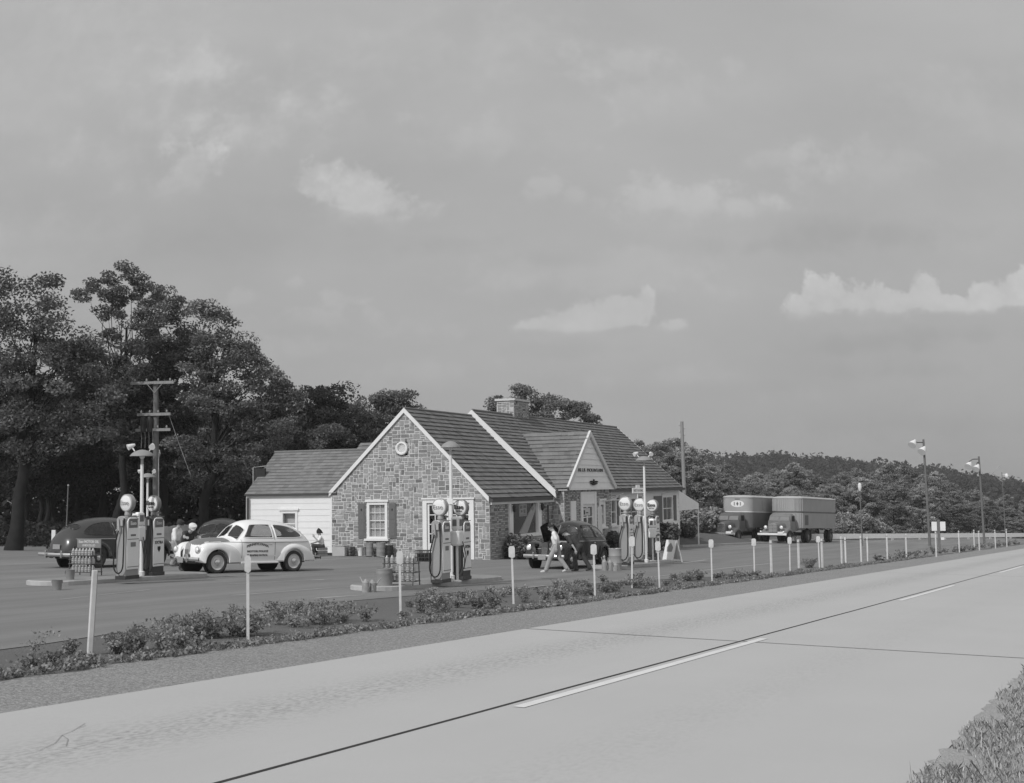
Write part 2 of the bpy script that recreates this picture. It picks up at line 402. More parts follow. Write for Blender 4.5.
M['soil'] = ground_nodes(bpy.data.materials.new('dry_verge_soil'), .135, 1.0, 40, .12, .1, bump=.8, bscale=30)
M['concrete'] = ground_nodes(bpy.data.materials.new('highway_concrete'), .44, .14, 60, .03, .02, rough=.85, bump=.12, bscale=150, band=[(-1.95, .55, .19), (-5.7, .55, .05), (-.6, .5, .02)], streak=.012)
M['gravel'] = ground_nodes(bpy.data.materials.new('shoulder_gravel'), .265, .8, 30, .06, .03, bump=.8, bscale=60, gravel=42)
M['asphalt'] = ground_nodes(bpy.data.materials.new('forecourt_asphalt'), .198, .35, 45, .09, .07, rough=.8, bump=.3, bscale=60, streak=.15)
M['drygrass'] = ground_nodes(bpy.data.materials.new('dry_grass_verge'), .36, 1.6, 55, .15, .1, bump=1.0, bscale=60)
M['lawn'] = ground_nodes(bpy.data.materials.new('mown_grass'), .115, .9, 25, .1, .05, bump=1.0, bscale=20)
M['joint'] = mat('joint_tar', .035, .8, .2, 3)
M['linepaint'] = mat('road_line_paint', .66, .7, .06, 5, var2=.04)
M['lotpaint'] = mat('worn_lot_paint', .34, .8, .25, 6)
M['hillside'] = mat('hillside_floor', .05, .95, .2, .05)

# ground sheet to the horizon
xs = [-3000, -1500, -800, -500, -380] + list(range(-300, 301, 20)) + [380, 500, 800, 1500, 3000]
ys = [-1500, -600, -300] + list(range(-240, 301, 20)) + [380, 500, 800, 1500, 3000, 5000]
mb = MB(); mb.grid([[(x, y, gz(x, y)) for x in xs] for y in ys])
# normals up
o = mb.build('ground', M['soil']); o.data.flip_normals(); tag(o, kind='structure')

def sheet(name, poly, material, dz, kind='structure', origin=(0, 0), ang=0.0, hole=None):
    """A flat sheet lying dz above the falling plane, its own x axis turned to ang (from +Y towards +X)."""
    o = bpy.data.objects.new(name, None)
    ux, uy = sin(ang), cos(ang); vx, vy = -uy, ux       # local x along ux, local y to its left
    z0 = gz(*origin)
    V = []
    for (X, Y) in poly:
        dx, dy = X - origin[0], Y - origin[1]
        V.append((dx * ux + dy * uy, dx * vx + dy * vy, -GA * X - GB * Y + dz - z0))
    bm = bmesh.new(); f = bm.faces.new([bm.verts.new(p) for p in V]); bmesh.ops.triangulate(bm, faces=[f])
    for q in bm.faces:
        if q.normal.z < 0: q.normal_flip()
    me = bpy.data.meshes.new(name); bm.to_mesh(me); bm.free(); me.materials.append(material)
    o = bpy.data.objects.new(name, me); COL.objects.link(o); o.location = (origin[0], origin[1], z0)
    o.rotation_euler = (0, 0, pi / 2 - ang); tag(o, kind=kind); return o
def rquad(s0, s1, t0, t1): return [road(s0, t0), road(s1, t0), road(s1, t1), road(s0, t1)]
_p, _q = gnd(933, 756), gnd(996, 688)
TR = (((_p[0] - E0[0]) * nx_ + (_p[1] - E0[1]) * ny_) + ((_q[0] - E0[0]) * nx_ + (_q[1] - E0[1]) * ny_)) / 2 + .1
sheet('highway', rquad(-60, 205, 0, TR), M['concrete'], .012, origin=road(0, 0), ang=RA)
def wavy(s0, s1, t, amp, step=1.0, seed=1):
    r = random.Random(seed); return [road(s0 + i * step, t + r.uniform(-amp, amp)) for i in range(int((s1 - s0) / step) + 1)]
sheet('gravel_shoulder', wavy(-60, 150, -1.95, .16, .7, 3) + [road(205, -1.95), road(205, .02), road(-60, .02)], M['gravel'], .006, origin=road(0, 0), ang=RA)
sheet('grass_verge', wavy(-30, 40, TR - .02, .045, .12, 8) + [road(40, TR + 8), road(-30, TR + 8)], M['drygrass'], .016, origin=road(0, TR), ang=RA)
mb = MB()
def strip(mb, pts, wd, dz, mi=0):
    for (a, b) in zip(pts[:-1], pts[1:]):
        d = Vector((b[0] - a[0], b[1] - a[1])).normalized(); n = Vector((-d.y, d.x)) * wd / 2
        q = [(a[0] + n.x, a[1] + n.y), (a[0] - n.x, a[1] - n.y), (b[0] - n.x, b[1] - n.y), (b[0] + n.x, b[1] + n.y)]
        mb.quad(*[(p[0], p[1], -GA * p[0] - GB * p[1] + dz) for p in q], mi=mi)
rj = random.Random(4)
strip(mb, [road(s, 3.79 + rj.uniform(-.006, .006)) for s in range(-50, 200, 2)], .045, .016)
for s in (-23, 6.33, 35.6, 65, 94): strip(mb, [road(s + rj.uniform(-.01, .01), t) for t in (0, 1.2, 2.4, 3.75)] , .035, .0165)
for s in (-23, 6.33, 35.6, 65, 94): strip(mb, [road(s + rj.uniform(-.01, .01), t) for t in (3.83, 5, 6.3, TR)], .035, .0165)
for pl in ([(40, 752), (55, 745), (62, 737), (72, 733), (85, 725)], [(62, 737), (68, 741), (66, 748)], [(78, 730), (86, 727)]):
    strip(mb, [P2(*p) for p in pl], .005, .0175, 1)
o = mb.build('highway_joints', [M['joint'], M['inkgrey']]); tag(o, kind='structure')
mb = MB()
for k in range(-2, 9):
    s = -1.65 + 20.15 * k; strip(mb, [road(s, 3.98), road(s + 4.2, 3.985), road(s + 8.65, 3.98)], .13, .018)
o = mb.build('lane_marking', M['linepaint']); tag(o, kind='structure')

LOT_FRONT = [(-13, 6), (-8.6, 13.5), (-6.84, 18.19), (-5.5, 23.2), (-4.3, 27.08), (-1.9, 31.2), (.14, 34.19), (5.2, 40.6), (10.47, 46.25), (15.2, 54.6), (19.39, 63.38), (40, 103), (66, 153)]
sheet('forecourt', LOT_FRONT + [(60, 160), (33, 124), (24, 128), (5, 128), (-20, 74), (-60, 74), (-60, -5), (-30, -8)], M['asphalt'], .009, origin=(-1.08, 55.6), ang=BE)
mb = MB()
for a, b, wd in [((315, 598.5), (364, 595.5), .12), ((228, 584.5), (330, 579.5), .1), ((309, 580.6), (325, 580.2), .22), ((232, 596), (330, 588.4), .1), ((313, 599.2), (345, 597), .1), ((170, 579.5), (246, 575.5), .1),
                 ((683, 563.2), (706, 560.2), .2), ((700, 571), (769, 563.8), .14), ((495, 592), (545, 586), .1), ((330, 588.4), (420, 583), .07), ((60, 600), (150, 590), .07), ((560, 587), (700, 572), .08)]:
    pa, pb = P2(*a), P2(*b); strip(mb, [(pa[0] + (pb[0] - pa[0]) * k / 4, pa[1] + (pb[1] - pa[1]) * k / 4) for k in range(5)], wd, .014)
o = mb.build('forecourt_marking', M['lotpaint']); tag(o, kind='structure')
# kerb at the far side of the lot and the lawn bank behind it
K0, K1 = (11.4, 85.2), (27.2, 113.6)
kd = Vector((K1[0] - K0[0], K1[1] - K0[1])); kl = kd.length; kd.normalize(); kn = Vector((-kd.y, kd.x))
mb = MB()
for k in range(12):
    a = Vector(K0) + kd * (kl * k / 12); b = Vector(K0) + kd * (kl * (k + .995) / 12)
    q = [a, b, b + kn * .3, a + kn * .3]
    lo = [(p.x, p.y, gz(p.x, p.y) - .1) for p in q]; hi = [(p.x, p.y, gz(p.x, p.y) + .14) for p in q]
    mb.add(lo + hi, [(4, 5, 6, 7), (0, 1, 5, 4), (1, 2, 6, 5), (2, 3, 7, 6), (3, 0, 4, 7)])
o = mb.build('lot_kerb', M['concrete_kerb']); tag(o, kind='structure')
rows = []
for i in range(31):
    row = []
    for j in range(15):
        a = Vector(K0) + kd * (-2 + (kl - 3) * i / 30) + kn * (.3 + .55 * j)
        h = .85 * min(1, j / 5) * (.35 + .65 * sin(pi * min(1, (i + 3) / 28))) * (1 if i < 22 else max(0, (30 - i) / 8)) * (1 if j < 9 else max(0, (14 - j) / 5)) + .04 * R.uniform(-1, 1) + .02
        row.append((a.x, a.y, gz(a.x, a.y) + h))
    rows.append(row)
mb = MB(); mb.grid(rows); o = mb.build('lawn', M['lawn'], sharp=180); tag(o, kind='structure')
if o.data.polygons[0].normal.z < 0: o.data.flip_normals()
# the wooded hill beyond the valley
HP = [(560, 466), (640, 460), (700, 455), (766, 455), (810, 459), (850, 461), (900, 465), (950, 473), (1000, 480), (1060, 488), (1140, 492)]
rows = []
for Y, k in ((330, 0), (420, .35), (520, .75), (600, 1), (760, .9), (1000, .3), (1300, 0)):
    row = []
    for (px, py) in HP:
        X, _, z = at_depth(px, py, 600); X = X * Y / 600
        row.append((X, Y, (-10 if k < 1 else 0) * (1 - k) + (z - 7) * k - (3 if k == 0 else 0)))
    rows.append(row)
mb = MB(); mb.grid(rows); o = mb.build('hill', M['hillside'], sharp=180); tag(o, kind='structure')
HILLROWS = rows
if o.data.polygons[0].normal.z < 0: o.data.flip_normals()
# ------------------------------------------------------------------ the service station
O3 = gnd(490, 560); BU = (UX, UY); BV = (-UY, UX)
def _wall(x, y, P0, dr):
    d = ray(x, y); det = dr[0] * (-d[1]) + d[0] * dr[1]
    s = (P0[0] * d[1] - d[0] * P0[1]) / det
    t = (P0[0] + s * dr[0]) / d[0] if abs(d[0]) > abs(d[1]) else (P0[1] + s * dr[1]) / d[1]
    return s, EYE + t * d[2] - O3[2]
def BPX(x, y, xv): return _wall(x, y, (O3[0] + xv * BU[0], O3[1] + xv * BU[1]), BV)     # plane x = xv  -> (y, z)
def BPY(x, y, yv): return _wall(x, y, (O3[0] + yv * BV[0], O3[1] + yv * BV[1]), BU)     # plane y = yv  -> (x, z)
def bworld(x, y): return (O3[0] + x * BU[0] + y * BV[0], O3[1] + x * BU[1] + y * BV[1])
bs = thing('service_station', 'stone and white clapboard station building with steep shingled gables and an entrance gable', 'building', O3, pi / 2 - BE)

def ashlar(mb, outline, openings, to3, cell=.09, gap=.043, seed=1, mi_s=0, mi_m=1, base=1.0):
    r = random.Random(seed)
    x0 = min(p[0] for p in outline); x1 = max(p[0] for p in outline); y0 = min(p[1] for p in outline); y1 = max(p[1] for p in outline)
    nx = int(ceil((x1 - x0) / cell)); ny = int(ceil((y1 - y0) / cell))
    occ = [[False] * nx for _ in range(ny)]; hole = [[False] * nx for _ in range(ny)]
    for j in range(ny):
        for i in range(nx):
            cx, cy = x0 + (i + .5) * cell, y0 + (j + .5) * cell
            if any(a <= cx <= b and c <= cy <= d for a, b, c, d in openings): occ[j][i] = hole[j][i] = True
    for j in range(ny):                                    # mortar bed, runs of cells
        i = 0
        while i < nx:
            if hole[j][i]: i += 1; continue
            k = i
            while k < nx and not hole[j][k]: k += 1
            q = clip([(x0 + i * cell, y0 + j * cell), (x0 + k * cell, y0 + j * cell), (x0 + k * cell, y0 + (j + 1) * cell), (x0 + i * cell, y0 + (j + 1) * cell)], outline)
            if q: mb.add([to3(a, b, 0) for a, b in q], [tuple(range(len(q)))], mi_m)
            i = k
    for j in range(ny):
        for i in range(nx):
            if occ[j][i]: continue
            ww = r.choice([2, 2, 3, 3, 4, 5]); hh = r.choice([1, 2, 2, 2, 3]) if ww < 5 else r.choice([1, 2, 2])
            w_ = 0
            while w_ < ww and i + w_ < nx and not occ[j][i + w_]: w_ += 1
            h_ = 1
            while h_ < hh and j + h_ < ny and all(not occ[j + h_][i + k] for k in range(w_)): h_ += 1
            for jj in range(j, j + h_):
                for ii in range(i, i + w_): occ[jj][ii] = True
            g = gap / 2; e = lambda: r.uniform(-.012, .012)
            a0, b0, a1, b1 = x0 + i * cell + g, y0 + j * cell + g, x0 + (i + w_) * cell - g, y0 + (j + h_) * cell - g
            q = clip([(a0 + e(), b0 + e()), (a1 + e(), b0 + e()), (a1 + e(), b1 + e()), (a0 + e(), b1 + e())], outline)
            if not q: continue
            n = len(q); d = r.uniform(.008, .026); t = base * min(1.7, max(.45, r.gauss(1, .21)))
            V = [to3(a, b, .001) for a, b in q] + [to3(a, b, d) for a, b in q]
            mb.add(V, [tuple(range(n, 2 * n))] + [(k, (k + 1) % n, n + (k + 1) % n, n + k) for k in range(n)], mi_s, tone=t)

def clapboard(mb, outline, openings, to3, course=.24, mi=0, lip=.03):
    x0 = min(p[0] for p in outline); x1 = max(p[0] for p in outline); y0 = min(p[1] for p in outline); y1 = max(p[1] for p in outline)
    n = int(ceil((y1 - y0) / course))
    for j in range(n):
        lo, hi = y0 + j * course, y0 + (j + 1) * course
        cuts = sorted([(a, b) for a, b, c, d in openings if c < (lo + hi) / 2 < d]); segs = []; s = x0
        for a, b in cuts:
            if a > s: segs.append((s, a))
            s = max(s, b)
        if s < x1: segs.append((s, x1))
        for a, b in segs:
            q = clip([(a, lo), (b, lo), (b, hi), (a, hi)], outline)
            if not q: continue
            t = 1 + R.uniform(-.03, .03)
            mb.add([to3(p, z, .004 + lip * (hi - z) / course) for p, z in q], [tuple(range(len(q)))], mi, tone=t)
            bl = [p for p in q if abs(p[1] - lo) < 1e-6]
            if len(bl) >= 2:
                p0, p1 = min(p[0] for p in bl), max(p[0] for p in bl)
                mb.quad(to3(p0, lo, .0), to3(p1, lo, .0), to3(p1, lo, .004 + lip), to3(p0, lo, .004 + lip), mi)

def shingles(mb, e0, e1, r0, r1, n, lip=.05, wd=.32, seed=1, mi=0, dark=1.0):
    """Courses of shingles on the slope with eave e0-e1 and ridge r0-r1; each course overlaps the one below with a real lip."""
    r = random.Random(seed); e0, e1, r0, r1 = map(Vector, (e0, e1, r0, r1))
    nrm = (e1 - e0).cross(r0 - e0).normalized()
    if nrm.z < 0: nrm = -nrm
    for j in range(n):
        t0, t1 = j / n, (j + 1) / n
        a0, a1 = e0.lerp(r0, t0), e1.lerp(r1, t0); b0, b1 = e0.lerp(r0, t1), e1.lerp(r1, t1)
        k = max(1, int((a1 - a0).length / wd)); off = r.uniform(0, .9)
        us = [0] + [min(1, max(0, (i + off) / k)) for i in range(k)] + [1]
        for i in range(len(us) - 1):
            u0, u1 = us[i], us[i + 1]
            if u1 - u0 < 1e-4: continue
            l = lip * r.uniform(.75, 1.25); tone = dark * min(1.5, max(.6, r.gauss(1, .08)))
            q0, q1 = a0.lerp(a1, u0) + nrm * l, a0.lerp(a1, u1) + nrm * l; p0, p1 = b0.lerp(b1, u0) + nrm * .004, b0.lerp(b1, u1) + nrm * .004
            f0, f1 = a0.lerp(a1, u0) - nrm * .0, a0.lerp(a1, u1) - nrm * .0
            mb.quad(q0, q1, p1, p0, mi, tone); mb.quad(f0, f1, q1, q0, mi, tone * .8)
    th = -.1
    V = [e0 - nrm * .005, e1 - nrm * .005, r1 - nrm * .005, r0 - nrm * .005, e0 + nrm * th, e1 + nrm * th, r1 + nrm * th, r0 + nrm * th]
    mb.add(V, [(0, 1, 2, 3), (7, 6, 5, 4), (0, 4, 5, 1), (1, 5, 6, 2), (3, 2, 6, 7), (0, 3, 7, 4)], mi, tone=.8)

GX = lambda a, b, d: (-d, a, b)                        # gable face at x = 0
def FY(y0): return lambda a, b, d: (a, y0 - d, b)      # face looking to the forecourt
AP = (4.2, 6.86); AF = (.03, 2.80); AB = (8.17, 3.10)  # front block gable: apex, front eave, back eave
def rakez(y): return AP[1] - (AP[0] - y) * (AP[1] - AF[1]) / (AP[0] - AF[0]) if y < AP[0] else AP[1] - (y - AP[0]) * (AP[1] - AB[1]) / (AB[0] - AP[0])

wy0, wz1 = BPX(387.6, 501.8, 0); wy1, wz0 = BPX(367.4, 538.5, 0)       # sash window on the gable
dy0, dz1 = BPX(474, 499, 0); dy1, _ = BPX(423, 499, 0); dz0 = .06
oy, oz = BPX(402.3, 448.3, 0)
open_g = [(wy0, wy1, wz0, wz1), (dy0, dy1, -1, dz1), (oy - .28, oy + .28, oz - .3, oz + .3)]
mb = MB()
ashlar(mb, [(0, -.6), (8.09, -.6), (8.09, rakez(8.09) - .06), (AP[0], AP[1] - .1), (0, rakez(0) - .06)], open_g, GX, seed=3)
A1, Az1 = BPY(508, 503, 0); A2, _ = BPY(540, 503, 0); _, Az0 = BPY(520, 535, 0)
ashlar(mb, [(0, -.6), (8.2, -.6), (8.2, 2.5), (0, 2.5)], [(A1, A2, .85, 2.42)], FY(0), seed=5)
# entrance bay: front wall and its lit side
BY = -.62; bx0 = BPY(564, 500, BY)[0]; bx1 = bx0 + 7.2
ex0, ex1 = BPY(580, 500, BY)[0], BPY(595.5, 500, BY)[0]
s0, s1 = BPY(598.5, 502, BY)[0], BPY(604.5, 502, BY)[0]
l0, l1 = BPY(570, 502, BY)[0], BPY(575, 502, BY)[0]
ashlar(mb, [(bx0, -.9), (bx1, -.9), (bx1, 3.0), (bx0, 3.0)], [(ex0, ex1, -1, 2.85), (s0, s1, 1.0, 2.4), (l0, l1, .9, 2.45)], FY(BY), seed=9)
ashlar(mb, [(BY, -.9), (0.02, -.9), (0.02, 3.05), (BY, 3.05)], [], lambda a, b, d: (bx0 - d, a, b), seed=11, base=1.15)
wall = mb.build('wall', [M['stone'], M['mortar']], bs)
# solid cores behind the facing (inner face of the masonry, seen only through the openings)
mb = MB()
mb.prism([(.12, -.7), (7.97, -.7), (7.97, rakez(8) - .2), (AP[0], AP[1] - .28), (.12, rakez(0) - .2)], .45, 7.6, lambda a, b, d: (d, a, b))
mb.prism([(.12, -1.2), (7.97, -1.2), (7.97, 3.0), (AP[0], 6.85), (.12, 3.0)], 7.6, 30.3, lambda a, b, d: (d, a, b))
mb.b2(bx0 + .1, bx1 - .1, BY + .35, .1, -1, 2.9)
mb.build('inner_wall', M['inside'], bs)

# roofs
mb = MB()
shingles(mb, (-.03, AF[0] - .1, AF[1] - .09), (7.55, AF[0] - .1, AF[1] - .09), (-.03, AP[0], AP[1]), (7.55, AP[0], AP[1]), 21, seed=2)
shingles(mb, (-.03, AB[0] + .1, AB[1] - .09), (7.55, AB[0] + .1, AB[1] - .09), (-.03, AP[0], AP[1]), (7.55, AP[0], AP[1]), 16, seed=3)
mb.tube([(-.03, AP[0], AP[1] + .03), (7.5, AP[0], AP[1] + .03)], .05, 6)
mb.build('roof', M['slate'], bs)
BF = (-.32, 3.0); BAp = (4.19, 7.14); BB = (8.4, 3.25)
mb = MB()
shingles(mb, (7.3, BF[0], BF[1]), (30.7, BF[0], BF[1]), (7.3, BAp[0], BAp[1]), (30.55, BAp[0], BAp[1]), 23, seed=4)
shingles(mb, (7.3, BB[0], BB[1]), (30.7, BB[0], BB[1]), (7.3, BAp[0], BAp[1]), (30.55, BAp[0], BAp[1]), 18, seed=6)
mb.tube([(7.3, BAp[0], BAp[1] + .03), (30.5, BAp[0], BAp[1] + .03)], .06, 6)
rB = mb.build('roof', M['slate'], bs)
# white rake boards
mb = MB()
def rake(x, top, e, h, t=.09):
    (y0, z0), (y1, z1) = top, e
    mb.add([(x, y0, z0 + .03), (x, y1, z1 + .03), (x, y1, z1 + .03 - h), (x, y0, z0 + .03 - h), (x + t, y0, z0 + .03), (x + t, y1, z1 + .03), (x + t, y1, z1 + .03 - h), (x + t, y0, z0 + .03 - h)],
           [(0, 1, 2, 3), (7, 6, 5, 4), (0, 4, 5, 1), (3, 2, 6, 7), (1, 5, 6, 2), (0, 3, 7, 4)])
rake(-.1, AP, (AF[0] - .05, AF[1] - .05), .22, .07); rake(-.1, AP, (AB[0] + .04, AB[1] - .04), .22, .07)
mb.build('rake_board', M['white'], bs)
mb = MB(); rake(7.2, BAp, (BF[0] - .04, BF[1] - .04), .36, .1); rake(7.2, BAp, (6.5, 5.0), .3, .1)
mb.build('rake_board', M['white'], bs)
mb = MB(); rake(30.6, BAp, (BF[0] - .04, BF[1] - .04), .25, .1); rake(30.6, BAp, (BB[0], BB[1]), .25, .1); mb.build('rake_board', M['cream'], bs)
# chimney
mb = MB(); c0, c1, d0, d1 = 12.4, 14.5, 4.04, 5.08
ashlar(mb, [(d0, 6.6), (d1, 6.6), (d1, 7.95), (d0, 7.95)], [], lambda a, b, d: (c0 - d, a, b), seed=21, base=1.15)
ashlar(mb, [(c0, 6.6), (c1, 6.6), (c1, 7.95), (c0, 7.95)], [], lambda a, b, d: (a, d0 - d, b), seed=22)
mb.b2(c0 + .02, c1 - .02, d0 + .02, d1 - .02, 6.4, 7.94, 1); mb.b2(c0 - .08, c1 + .08, d0 - .08, d1 + .08, 7.952, 8.07, 1)
mb.b2(c0 + .3, c0 + .9, d0 + .25, d1 - .25, 8.07, 8.16, 0)
mb.build('chimney', [M['stone'], M['mortar']], rB)
# dormer over the entrance
DY = -.78; da, db = BPY(566.8, 488, DY)[0], BPY(613.4, 488, DY)[0]; dax, daz = BPY(588, 432.5, DY); dz = BPY(590, 488, DY)[1]
ry_d = (daz - 3.0) / ((BAp[1] - BF[1]) / (BAp[0] - BF[0])) + BF[0]           # where the dormer ridge meets the main slope
eav = (dz + .02 - BF[1]) / ((BAp[1] - BF[1]) / (BAp[0] - BF[0])) + BF[0]
mb = MB(); shingles(mb, (da - .15, DY - .14, dz), (da - .15, eav + .05, dz), (dax, DY - .14, daz + .05), (dax, ry_d + .1, daz + .05), 14, seed=31)
shingles(mb, (db + .15, DY - .14, dz), (db + .15, eav + .05, dz), (dax, DY - .14, daz + .05), (dax, ry_d + .1, daz + .05), 14, seed=32)
dr = mb.build('dormer_roof', M['slate'], bs)
mb = MB(); clapboard(mb, [(da, dz), (db, dz), (dax, daz - .05)], [], FY(DY), course=.3, lip=.04)
mb.prism([(da + .02, dz), (db - .02, dz), (dax, daz - .12)], -.45, -.02, FY(DY))
mb.b2(da - .1, db + .1, DY - .06, DY + .5, dz - .09, dz - .003)
gd = mb.build('entrance_gable', M['cream'], bs)
mb = MB()
for (xa, sgn) in ((da - .17, 1), (db + .17, -1)):
    mb.add([(xa, DY - .16, dz + .09), (dax, DY - .16, daz + .10), (dax, DY - .16, daz - .16), (xa + sgn * .17, DY - .16, dz - .09), (xa, DY - .05, dz + .09), (dax, DY - .05, daz + .10), (dax, DY - .05, daz - .16), (xa + sgn * .17, DY - .05, dz - .09)],
           [(0, 1, 2, 3), (7, 6, 5, 4), (0, 4, 5, 1), (3, 2, 6, 7), (1, 5, 6, 2), (0, 3, 7, 4)])
mb.build('rake_board', M['offwhite'], gd)
tx, tz = BPY(589.8, 470.3, DY); tw = BPY(602, 470, DY)[0] - BPY(577.7, 470, DY)[0]
mb = MB(); TX = Matrix.Translation((tx, DY - .06, tz)) @ Matrix.Rotation(pi / 2, 4, 'X')
for word, c_, w_ in (('BLUE', -.352, .295), ('MOUNTAIN', .176, .648)):
    mb = MB(); mb.text(word, .27, TX @ Matrix.Translation((c_ * tw, 0, 0)), 0, bold=-.007, ext=.02, width=w_ * tw); mb.build('sign_word', M['shutter'], gd)
ox, oz2 = BPY(592.6, 482.5, DY)                        # dark spread ornament under the lettering
mb = MB()
for k, (px_, pz, sx, sz) in enumerate([(0, 0, .14, .1), (-.34, .05, .3, .05), (.36, .04, .34, .05), (-.3, -.05, .2, .04), (.36, -.06, .22, .04), (0, -.1, .3, .04), (.02, .12, .07, .06)]):
    mb.ball((ox + px_, DY - .07, oz2 + pz), (sx, .05, sz), 10)
mb.build('ornament', M['ink'], gd)

# eaves, gutters, fascia
mb = MB()
mb.b2(-.15, 7.2, AF[0] - .26, AF[0] - .1, AF[1] - .26, AF[1] - .1)
mb.b2(7.2, bx0 + .2, BF[0] - .16, BF[0] - .02, BF[1] - .14, BF[1] - .01)
mb.b2(bx1 + .05, 30.7, BF[0] - .16, BF[0] - .02, BF[1] - .16, BF[1] - .01)
mb.cyl((6.72, -.13, 2.3), (6.72, -.13, -.3), .05, n=8)
mb.build('gutter', M['trimdark'], bs)
mb = MB(); mb.b2(0.05, 8.0, -.12, -.03, 2.43, 2.68); mb.build('fascia', M['cream'], bs)

def sash(parent, x, to3, a0, a1, b0, b1, cols=3, rows=2, fm='white', pane='glass', curtain=False, trim=.12, depth=.05, cap=True, meeting=True, bars=.028):
    """A window: trim proud of the wall, sash bars, one pane, and a dark or curtained room behind it."""
    mb = MB()
    def bb(p0, p1, q0, q1, d0, d1):
        mb.prism([(p0, q0), (p1, q0), (p1, q1), (p0, q1)], d0, d1, to3)
    bb(a0, a0 + trim, b0, b1, -.12, depth); bb(a1 - trim, a1, b0, b1, -.12, depth)
    bb(a0 + trim, a1 - trim, b1 - trim, b1, -.12, depth - .003); bb(a0 + trim, a1 - trim, b0, b0 + trim * .7, -.12, depth - .003)
    f = mb.build('window', M[fm], parent)
    mb = MB()
    if cap:
        bb(a0 - .07, a1 + .07, b1 + .002, b1 + .1, -.02, depth + .05); mb.build('lintel', M[fm], f); mb = MB()
    bb(a0 - .09, a1 + .09, b0 - .1, b0 - .002, -.05, depth + .1)
    mb.build('sill', M[fm], f)
    mb = MB(); A0, A1, B0, B1 = a0 + trim, a1 - trim, b0 + trim * .7, b1 - trim
    for i in range(1, cols): c = A0 + (A1 - A0) * i / cols; bb(c - bars / 2, c + bars / 2, B0, B1, -.05, -.012)
    for j in range(1, rows): c = B0 + (B1 - B0) * j / rows; h = bars * (1.8 if meeting and rows % 2 == 0 and j == rows // 2 else 1) / 2; bb(A0, A1, c - h, c + h, -.052, -.008)
    if mb.f: mb.build('sash_bars', M[fm], f)
    mb = MB(); mb.add([to3(A0, B0, -.03), to3(A1, B0, -.03), to3(A1, B1, -.03), to3(A0, B1, -.03)], [(0, 1, 2, 3)]); mb.build('pane', M[pane], f)
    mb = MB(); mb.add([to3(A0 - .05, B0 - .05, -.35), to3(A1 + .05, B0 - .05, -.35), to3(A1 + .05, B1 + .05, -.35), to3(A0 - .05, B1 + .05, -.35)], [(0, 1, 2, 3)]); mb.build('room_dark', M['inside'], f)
    if curtain:
        mb = MB(); k = 25
        mb.grid([[to3(A0 + (A1 - A0) * i / k, z, -.12 + .02 * sin(i * 2.1)) for i in range(k + 1)] for z in (B0, B1)]); mb.build('curtain', M['curtain'], f)
    return f
sash(bs, 0, GX, wy0, wy1, wz0, wz1, 3, 4, curtain=True, trim=.13, bars=.018)
sw_ = BPX(360.2, 505, 0)[0] - BPX(367, 505, 0)[0]
for s_ in (wy1 + .09, wy0 - .09 - abs(sw_)):
    mb = MB(); w_ = abs(sw_); z0_, z1_ = wz0 + .02, wz1 - .06
    mb.prism([(s_, z0_), (s_ + w_, z0_), (s_ + w_, z1_), (s_, z1_)], .03, .062, GX)
    for (q0, q1) in ((z0_ + .1, z0_ + .75), (z0_ + .85, z1_ - .1)):
        mb.prism([(s_ + .06, q0), (s_ + w_ - .06, q0), (s_ + w_ - .06, q1), (s_ + .06, q1)], .063, .07, GX)
    sh = mb.build('shutter', M['shutter'], bs, bevel=.004)
    mb = MB(); c_ = s_ + w_ / 2; zz = z1_ - .3
    mb.prism([(c_, zz - .07), (c_ + .045, zz), (c_, zz + .07), (c_ - .045, zz)], .0705, .074, GX); mb.build('cut_out', M['ink'], sh)
# round louvre in the gable
mb = MB(); RX = Matrix.Translation((-.03, oy, oz)) @ Matrix.Rotation(-pi / 2, 4, 'Y')
mb.lathe([(.2, -.2), (.2, .06), (.24, .09), (.3, .08), (.31, 0), (.31, -.1)], 28, 0, RX); mb.lathe([(.0001, -.03), (.2, -.03)], 28, 0, RX)
rl = mb.build('round_vent', M['white'], bs)
mb = MB()
for k in range(-4, 5): mb.box((-.045, oy, oz + k * .042), (.02, 2 * sqrt(max(0, .19 ** 2 - (k * .042) ** 2)) + .01, .012))
mb.build('louvre', M['cream'], rl)
